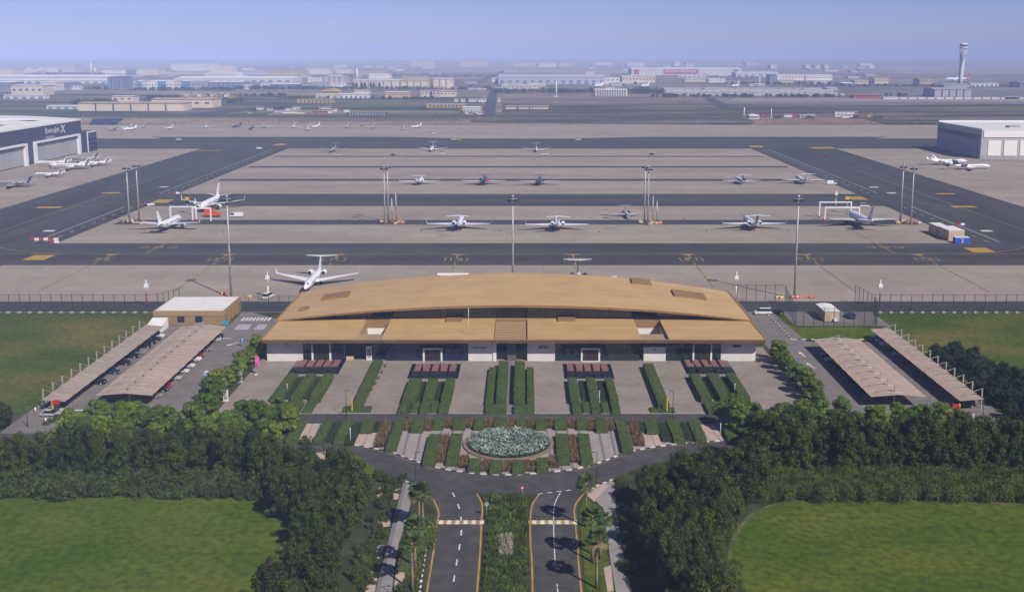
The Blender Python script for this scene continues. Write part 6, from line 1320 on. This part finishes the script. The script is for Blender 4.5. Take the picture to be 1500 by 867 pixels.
bld(475, 505, 113, 123, 'salmon', 'salmon coloured warehouse by the grey offices', 80, 'salmon', bays=4); bld(482, 506, 122.5, 127.5, 'white', 'low white block before the salmon warehouse', 25, 'white', win=4)
bld(517, 585, 118.5, 130, 'cream', 'long cream hangar with dark poplars before it', 80, 'pale', bays=6); bld(587, 626, 119, 130, 'cream', 'tall cream hangar with tan upper storey', 80, 'tan', bays=4); bld(588, 626, 112.5, 119.5, 'tan', 'tan upper hall behind the tall cream hangar', 60, 'tan'); bld(635, 663, 116.5, 129, 'cream', 'cream cube hall at the end of the hangar row', 60, 'pale', bays=3)
bld(471, 495, 134.5, 139.5, 'yellow', 'yellow vaulted hall above the white sheds', 40, 'yellow', dome=True); bld(463, 496, 139, 144, 'cream', 'low cream hall with arched front', 30, 'white', doors=3); bld(497, 539, 138.5, 144, 'white', 'low white shed beside the yellow hall', 30, 'white', doors=6); bld(519, 540, 133, 138, 'cream', 'small cream vaulted hall', 30, 'cream', dome=False)
bld(435, 487, 146.5, 150.8, 'yellow', 'long yellow tarpaulin shed on the scrub', 25, 'yellow', bays=9)
bld(564, 599, 135.5, 143, 'orange', 'orange cream block with a row of dark windows', 40, 'pale', win=8); bld(616, 667, 134, 142, 'cream', 'long cream lodge with stepped ends', 40, 'tan', win=9); bld(633, 645, 133, 142.2, 'salmon', 'salmon entrance bay of the long lodge', 20, 'tan', win=2)
bld(625, 680, 153.5, 158, 'yellow', 'long pale yellow shed by the access road', 20, 'pale', bays=10)
for i, (a, b) in enumerate(((665, 671), (675, 681), (687, 698), (700, 712), (729, 733))): bld(a, b, 145.3, 149, 'white', 'small white hut in the row by the access road', 10, 'white', name='hut', group='white huts by the access road', win=2)
for a, b in ((741, 756), (760, 775), (777, 803)): bld(a, b, 156, 160, 'cream', ('pale first', 'cream middle', 'long cream last')[(a > 757) + (a > 776)] + ' shed of the row in the scrub', 12, 'cream', win=5)
bld(679, 703, 158, 165.5, 'pale', 'grey white heap of site sheds beside the access road', 30, 'white', doors=5)
bld(730, 887, 114, 123.5, 'lav', 'broad lavender grey warehouse roof beyond the tree line', 200, 'lav', doors=14); bld(735, 793, 125, 131, 'cream', 'low cream front before the lavender roof', 40, 'pale', win=9); bld(721, 730, 115, 121, 'white', 'white sign like cube block at the far road', 20, 'white', win=1)
bld(872, 919, 132, 141, 'pale', 'white ribbed long building by the dark tree clump', 40, 'white', bays=13); bld(857, 871, 105.5, 111, 'cream', 'small cream tower block beyond the lavender roof', 40, 'cream'); bld(887, 908, 114.5, 121.5, 'white', 'white block beside the lavender roof', 40, 'white', win=3)
EM = bld(925, 1086, 101.5, 110.5, 'pale', 'very long pale cargo hall with a red name banner', 120, 'white')
Yb = YD(110.5)
for a, b, nm in ((972, 1023, 'red_banner'), (929, 936, 'red_emblem_panel'), (1075, 1081, 'red_emblem_panel')):
    wpart(nm, MB().box(XD(a, Yb), XD(b, Yb), Yb - 1.2, Yb - .6, ZT(108.7, Yb), ZT(102, Yb)), fcol('red'), EM)
text_part('lettering', 'Emirates SkyCargo', 15.0, M_wl, EM, (XD(974.5, Yb), Yb - 1.5, ZT(107.6, Yb)), (1, 0, 0), (0, 0, 1), width=(XD(1019, Yb) - XD(974.5, Yb)))
bld(911, 960, 112, 121.5, 'cream', 'cream office row in front of the red banner hall', 60, 'pale', win=10); bld(1003, 1036, 115.5, 120, 'cream', 'low cream sheds in front of the cargo hall', 40, 'white', win=6); bld(1038, 1063, 116, 121, 'white', 'low white sheds in front of the cargo hall', 40, 'white', win=5); bld(993, 1034, 110.5, 113.5, 'white', 'thin white roof row under the red banner', 40, 'white', doors=6)
bld(1135, 1178, 110.5, 118, 'white', 'white layered terminal block with dark bands, first half', 60, 'white', bays=0, win=9); bld(1180, 1219, 110.5, 118, 'white', 'white layered terminal block with dark bands, second half', 60, 'white', win=9); bld(1140, 1162, 117.5, 121.5, 'cream', 'cream annex below the white layered terminal', 30, 'cream', win=5)
bld(1078, 1140, 107, 113, 'pale', 'pale hall joining cargo hall and layered terminal', 80, 'white', doors=6); bld(1192, 1216, 119.5, 123, 'white', 'row of small white service sheds', 20, 'white', win=6); bld(1127, 1138, 110, 122, 'blue_grey', 'blue grey core tower beside the layered terminal', 40, 'blue_grey')
bld(1281, 1301, 115, 123, 'cream', 'cream stepped block on the far apron', 50, 'tan', win=4); bld(1252, 1272, 118.5, 123.5, 'cream', 'small cream block on the far apron', 40, 'cream', win=3); bld(1347, 1366, 116, 123.5, 'tan', 'plain tan cube near the control tower', 50, 'tan', win=3); bld(1422, 1463, 122.5, 127, 'white', 'long cream wall beside the tower foot', 30, 'white', doors=6); bld(1383, 1420, 124.5, 128, 'lav', 'low base hall at the foot of the tower', 40, 'lav', win=8)
bld(1369, 1422, 131, 142.3, 'grey', 'big windowless grey hall below the tower', 60, 'grey', bays=5); bld(1290, 1560, 142.5, 145, 'white', 'long white boundary wall beyond the runway', 4, 'white', name='boundary_wall', cat='wall', bays=20); bld(1294, 1313, 141.8, 145.2, 'white', 'white site cabins on the boundary wall', 8, 'white', win=6); bld(1472, 1492, 141.8, 145, 'white', 'second group of white cabins on the boundary wall', 8, 'white', win=6)
bld(1250, 1291, 140, 143.5, 'red', 'long low red roofed shed beyond the runway', 20, 'red', bays=6); bld(1494, 1560, 121.5, 128, 'blue_grey', 'blue grey hall at the edge of the far apron', 60, 'blue_grey', win=5)
for k in range(5): bld(950 + k*12, 1205 + k*8, 130.5 + k*2.1, 131.6 + k*2.1, 'pale', ('rearmost', 'second rearmost', 'middle', 'second nearest', 'nearest')[k] + ' of the five long pale shade roofs in the airport car park', 14, 'white', name='shade_roof', cat='canopy', bays=12)
# hazy skyline
for a, b, t, y, c, l in ((0, 19, 102.5, 113, 'cream', 'hazy cream block at the end of the skyline'), (19, 55, 103.5, 109, 'pale', 'hazy pale row beside the cream skyline block'), (55, 63, 101, 106, 'white', 'small hazy white cube'), (66, 84, 101, 106, 'pale', 'hazy low white hall near the cube'), (90, 110, 95.5, 106, 'lav', 'hazy tall lavender block'), (148, 190, 104.5, 108, 'white', 'hazy white roof by the thin chimneys'), (184, 200, 104, 109.5, 'blue_grey', 'hazy blue shed beside a cream hall'), (200, 232, 103, 110, 'cream', 'hazy cream hall near the red shed'), (236, 300, 105, 109, 'salmon', 'hazy long pink shed with red end'), (236, 246, 103.5, 108, 'red', 'hazy small red shed'), (251, 318, 95, 104, 'pale', 'hazy long pale hall on the skyline'), (300, 340, 97, 106, 'cream', 'hazy cream hall beside the long pale hall'), (300, 355, 107.5, 113, 'pale', 'hazy white shed with dark gaps'), (355, 400, 105, 110, 'lav', 'hazy lavender shed row'), (392, 446, 104.5, 111, 'tan', 'hazy tan sheds beside lavender ones'), (449, 483, 101, 109, 'cream', 'hazy cream hall with stepped roof'), (491, 514, 102.5, 108, 'cream', 'hazy cream hall on the skyline by the chimney'), (525, 566, 106, 112, 'tan', 'hazy tan hall right of the chimney foot'), (540, 570, 110.5, 115.5, 'white', 'white roofed sheds behind the long cream hangar'), (600, 637, 90.5, 98, 'salmon', 'faint pinkish hall on the horizon'), (673, 715, 89.5, 98, 'salmon', 'larger faint pinkish hall on the horizon'), (752, 785, 91.5, 97.5, 'salmon', 'faint pink row on the horizon'), (790, 815, 93.5, 98.5, 'cream', 'faint cream hall on the horizon'), (817, 842, 91.5, 97.5, 'salmon', 'faint pink hall next to the cream one'), (871, 897, 92.5, 95.5, 'pale', 'faint thin white roof on the horizon'), (918, 944, 93, 98, 'pale', 'faint pale hall over the cargo hall'), (988, 996, 91.5, 97, 'pale', 'faint pair of white silos'), (1005, 1017, 92, 97.5, 'salmon', 'faint pink cube over the red banner'), (1092, 1110, 91.5, 96.5, 'salmon', 'faint pink block over the cargo hall end'), (1129, 1138, 95.5, 101, 'cream', 'first of four faint cream cubes'), (1180, 1187, 95.5, 101, 'cream', 'second of four faint cream cubes'), (1194, 1202, 95.5, 101, 'cream', 'third of four faint cream cubes'), (1208, 1214, 95.5, 101, 'cream', 'last of four faint cream cubes'), (1260, 1280, 94, 97, 'pale', 'faint white roof far behind the tower')):
    bld(a, b, t, y, c, l, 80, c if c not in ('pale',) else 'white', name='distant_hall')
r_ = random.Random(5)
for i in range(110):                                                     # small mixed sheds of the estate
    y = r_.choice((99, 101, 103, 105.5, 107.5, 110, 112, 114, 123.5, 126, 132.5)) + r_.uniform(-.8, .8)
    x = r_.uniform(-20, 1300) if y < 118 else r_.uniform(660, 1250)
    w = r_.uniform(6, 26) * (1 if y > 105 else .8); h = r_.uniform(1.1, 2.6)
    c = r_.choice(('white', 'pale', 'lav', 'cream', 'grey', 'tan', 'blue_grey'))
    bld(x, x + w, y - h, y, c, f'small {c.replace("_", " ").replace("lav", "lavender")} shed among the hazy halls of the estate', r_.uniform(20, 70), r_.choice(('white', 'pale', 'lav')), name='estate_shed', group='small ' + c + ' sheds of the estate')
# containers, cabins and vehicles on the storage yards
for i in range(46):
    if i < 22: x, y = r_.uniform(362, 510), r_.uniform(159.5, 166.8)
    elif i < 34: x, y = r_.uniform(672, 704), r_.uniform(160, 168)
    else: x, y = r_.uniform(1112, 1290), r_.uniform(168.5, 174.5)
    c = r_.choice(('white', 'white', 'pale', 'red', 'dark', 'yellow', 'cream', 'grey'))
    bld(x, x + r_.uniform(4, 14), y - r_.uniform(1.4, 2.4), y, c, f'{c} site container on a storage yard beyond the fence', 5, c, name='site_container', cat='container', group=c + ' containers on the storage yards')
for i in range(6):
    for j in range(2): bld(1223 + i*5.6, 1228 + i*5.6, 163.8 + j*4.2, 167 + j*4.2, 'white', 'white container in the double stack on the yard', 5, 'white', name='stacked_container', cat='container', group='white stacked containers')
bld(414, 435, 162.3, 166, 'white', 'long white site office on the storage yard', 8, 'white', win=5); bld(464, 477, 163, 167, 'red', 'red container block on the storage yard', 8, 'red', doors=2); bld(508, 567, 166.5, 169, 'dark', 'long dark screen fence at the perimeter road', 2, 'dark', name='screen_fence', cat='fence', bays=14)
bld(1097, 1112, 170.5, 174, 'white', 'white dome tent at the yard edge', 12, 'white', dome=True, name='dome_tent', cat='tent'); bld(1172, 1189, 168.3, 172, 'cream', 'pinkish white shed in the storage yard', 8, 'white', doors=2)
bld(311, 320, 141, 147.5, 'yellow', 'bright yellow shed beside the cream compound', 20, 'yellow', doors=1)
for i in range(12): x = 262 + i*6.6; bld(x, x + 5.4, 137 + (i % 3)*2, 139.6 + (i % 3)*2.2, ('tan', 'white', 'yellow')[i % 3], ('tan', 'white', 'yellow')[i % 3] + ' depot roof behind the cream compound', 25, ('cream', 'white', 'yellow')[i % 3], name='depot_shed', group=('tan', 'white', 'yellow')[i % 3] + ' depot roofs')
# chimneys and masts
for px, yb, yt, rr, lab in ((134, 108.5, 92, 4.0, 'tall thin white chimney in the hazy estate'), (139.5, 108.5, 99, 3.0, 'shorter thin chimney beside the tall one'), (523, 118, 100, 3.5, 'slim pale chimney beyond the cream hangar'), (814.7, 142, 117, 1.6, 'white mast with a box at the access road'), (1090, 168.5, 157.5, 1.0, 'white mast at the dome tent'), (1129.7, 173, 159, .7, 'thin mast over the storage yard'), (1112.5, 131, 111, 1.4, 'thin white mast by the airport car park'), (649.5, 132.5, 118, 1.6, 'pale mast before the cream cube hall')):
    X, Y = P(px, yb); h = ZT(yt, Y); r = thing('mast', lab, 'mast', (X, Y, -.3)); part('shaft', MB().cyl(0, 0, 0, h, rr, 8, r1=rr*.6), fcol('white'), r); part('foot', MB().box(-rr*2.2, rr*2.2, -rr*2, rr*2, 0, h*.06), fcol('pale'), r)
# control tower
X, Y = P(1407.5, 127.0); Hh = ZT(63, Y); tw = thing('control_tower', 'slim white curved control tower with stepped cab', 'control tower', (X, Y, -.3))
s_ = Hh / 100.0; M_tw = mat('tower_concrete', (0.66, 0.65, 0.65), .6); M_twd = mat('tower_blue_grey_panels', (0.22, 0.26, 0.34), .5)  # pale concrete, and a darker blue grey for the rear shaft
def ring8(cx, w, d, z, n=16): return [(cx + w*math.cos(2*PI*i/n), d*math.sin(2*PI*i/n), z) for i in range(n)]
part('shaft', MB().rings([ring8(-1.5*s_, 3.0*s_, 4*s_, 0), ring8(-1.5*s_, 4.2*s_, 4.5*s_, 18*s_), ring8(-.8*s_, 5.0*s_, 4.8*s_, 40*s_), ring8(.3*s_, 4.6*s_, 4.5*s_, 58*s_), ring8(1.6*s_, 3.0*s_, 3.6*s_, 72*s_), ring8(2.4*s_, 1.0*s_, 2.0*s_, 82*s_)], 0, smooth=True), M_tw, tw)
part('rear_shaft', MB().rings([ring8(-2.5*s_, 3.0*s_, 3.5*s_, 0), ring8(-3.2*s_, 3.4*s_, 4*s_, 40*s_), ring8(-1.0*s_, 5.4*s_, 5*s_, 64*s_), ring8(.6*s_, 8.4*s_, 7.6*s_, 84*s_)], 0, smooth=True), M_twd, tw)
part('wing_panel', MB().rings([ring8(-4.6*s_, .8*s_, 3*s_, 64*s_), ring8(-6.4*s_, 2.0*s_, 5*s_, 84*s_)], 0), M_tw, tw); part('wing_panel', MB().rings([ring8(4.6*s_, .8*s_, 3*s_, 66*s_), ring8(6.8*s_, 2.2*s_, 5*s_, 84*s_)], 0), M_tw, tw)
part('service_ring', MB().rings([ring8(.5*s_, 7.2*s_, 7*s_, 86*s_), ring8(.5*s_, 9.4*s_, 9*s_, 88.5*s_), ring8(.5*s_, 9.2*s_, 9*s_, 91*s_)], 0), M_tw, tw); part('cab_glass', MB().rings([ring8(.5*s_, 7.4*s_, 7*s_, 91*s_), ring8(.5*s_, 9.0*s_, 8.6*s_, 95.5*s_)], 0), M_glass, tw); part('cab_roof', MB().rings([ring8(.5*s_, 9.4*s_, 9*s_, 95.5*s_), ring8(.5*s_, 8*s_, 7.6*s_, 98*s_), ring8(.5*s_, 3*s_, 3*s_, 100*s_)], 0), M_tw, tw)
# far tree masses
M_far_leaf = mat('far_tree_leaf', (0.022, 0.036, 0.020), .8, island=.4, spec=.1)
def tree_mass(x0, x1, yb, rows, h, lab, dens=1.0, h2=None):
    Y0 = YD(yb); X0, X1 = XD(x0, Y0), XD(x1, Y0); dep = max(12, Y0*.012*rows); n = max(4, int((X1 - X0)*dep/60*dens)); cs = []; rs = []
    for i in range(n): hh = h*rnd.uniform(.6, 1.1); cs.append((rnd.uniform(X0, X1), Y0 + rnd.uniform(0, dep), hh*.5)); rs.append(hh*rnd.uniform(.45, .62))
    p, nr = blob_leaves(cs, rs, min(9000, n*70), 1.0, .4, .4); p[:, 2] = np.maximum(p[:, 2], -.2)
    tag(link('tree_mass', leaf_mesh('tree_mass', p, nr, rng.uniform(1.0, 2.4, len(p)), rng.uniform(.7, 1.6, len(p)), M_far_leaf)), lab, 'trees', kind='stuff')
tree_mass(98, 165, 154, 2, 9, 'dark tree mass behind the cream compound'); tree_mass(205, 262, 147, 2, 8, 'dark trees beside the depot roofs'); tree_mass(330, 345, 152, 2, 9, 'dark tree clump past the cream compound'); tree_mass(340, 460, 131.5, 2, 9, 'trees in front of the gate blocks'); tree_mass(190, 340, 133, 1.5, 8, 'trees before the striped office row')
tree_mass(440, 720, 131.5, 1.2, 8, 'tree line in front of the cream hangars', .8); tree_mass(722, 875, 137, 2.2, 11, 'tree line before the lavender roof'); tree_mass(917, 973, 138, 2.5, 13, 'dark tree clump beside the white ribbed building'); tree_mass(950, 1232, 142.5, .8, 7, 'dark hedge line before the airport car park'); tree_mass(0, 40, 143.5, 1, 6, 'trees by the cream offices'); tree_mass(60, 160, 131.5, 1, 7, 'trees along the green field edge')
tree_mass(20, 150, 110.5, 1.0, 10, 'faint tree strip before the hazy white halls', .5); tree_mass(400, 480, 145.5, 1.0, 6, 'scrubby trees above the yellow tarpaulin shed', .5); tree_mass(540, 640, 146, 1.0, 6, 'scrubby trees below the orange cream block', .5); tree_mass(1290, 1370, 141, .6, 6, 'low trees along the boundary wall', .5); tree_mass(300, 420, 142, 1.0, 7, 'loose trees around the depot yard', .6)
tree_mass(500, 860, 113, 1.0, 10, 'faint tree strip among the far sheds', .4); tree_mass(1230, 1400, 127, .8, 7, 'low trees on the far apron', .4); tree_mass(1060, 1240, 124.5, .8, 8, 'low trees before the layered terminal', .5)
Yp = YD(130.5); 
for i in range(10): 
    px = 518 + i*4.2; X, Y = P(px, 131.2); 
    if i % 3 != 2: r = thing('poplar', 'slim dark poplar before the long cream hangar', 'tree', (X, Y, -.3), 0, 'poplars before the cream hangar'); part('crown', MB().rings([ring8(0, 1.0, 1.0, 2), ring8(0, 3.2, 3.2, 7), ring8(0, 2.4, 2.4, 13), ring8(0, .3, .3, 18)], 0, smooth=False), M_far_leaf, r); part('trunk', MB().cyl(0, 0, 0, 3, .4, 5), M_bark, r)
p = np.stack([rng.uniform(-600, 900, 9000), rng.uniform(1262, 1640, 9000), np.full(9000, .1)], 1)
tag(link('desert_scrub', leaf_mesh('desert_scrub', p, np.array((0, -.6, 1.)) + rng.normal(size=p.shape)*.4, rng.uniform(.6, 1.8, 9000), rng.uniform(.5, 1.3, 9000), mat('scrub_leaf', (0.05, 0.048, 0.03), .9, island=.4))), 'low dry scrub dotting the desert strip', 'scrub', kind='stuff')

# ------------------------------------------------------------------ haze
hz = bpy.data.materials.new('haze'); hz.use_nodes = True
hn = hz.node_tree; hn.nodes.clear(); ho = hn.nodes.new('ShaderNodeOutputMaterial'); hv = hn.nodes.new('ShaderNodeVolumePrincipled')
hv.inputs['Color'].default_value = (0.50, 0.63, 1.0, 1); hv.inputs['Density'].default_value = 0.000165; hv.inputs['Anisotropy'].default_value = -0.35
hn.links.new(hv.outputs[0], ho.inputs['Volume'])
tag(link('haze', mesh('haze', MB().box(-10500, 10500, -600, 12600, -1.6, 132), hz)), 'pale blue dusty air over the airfield', 'haze', kind='stuff')
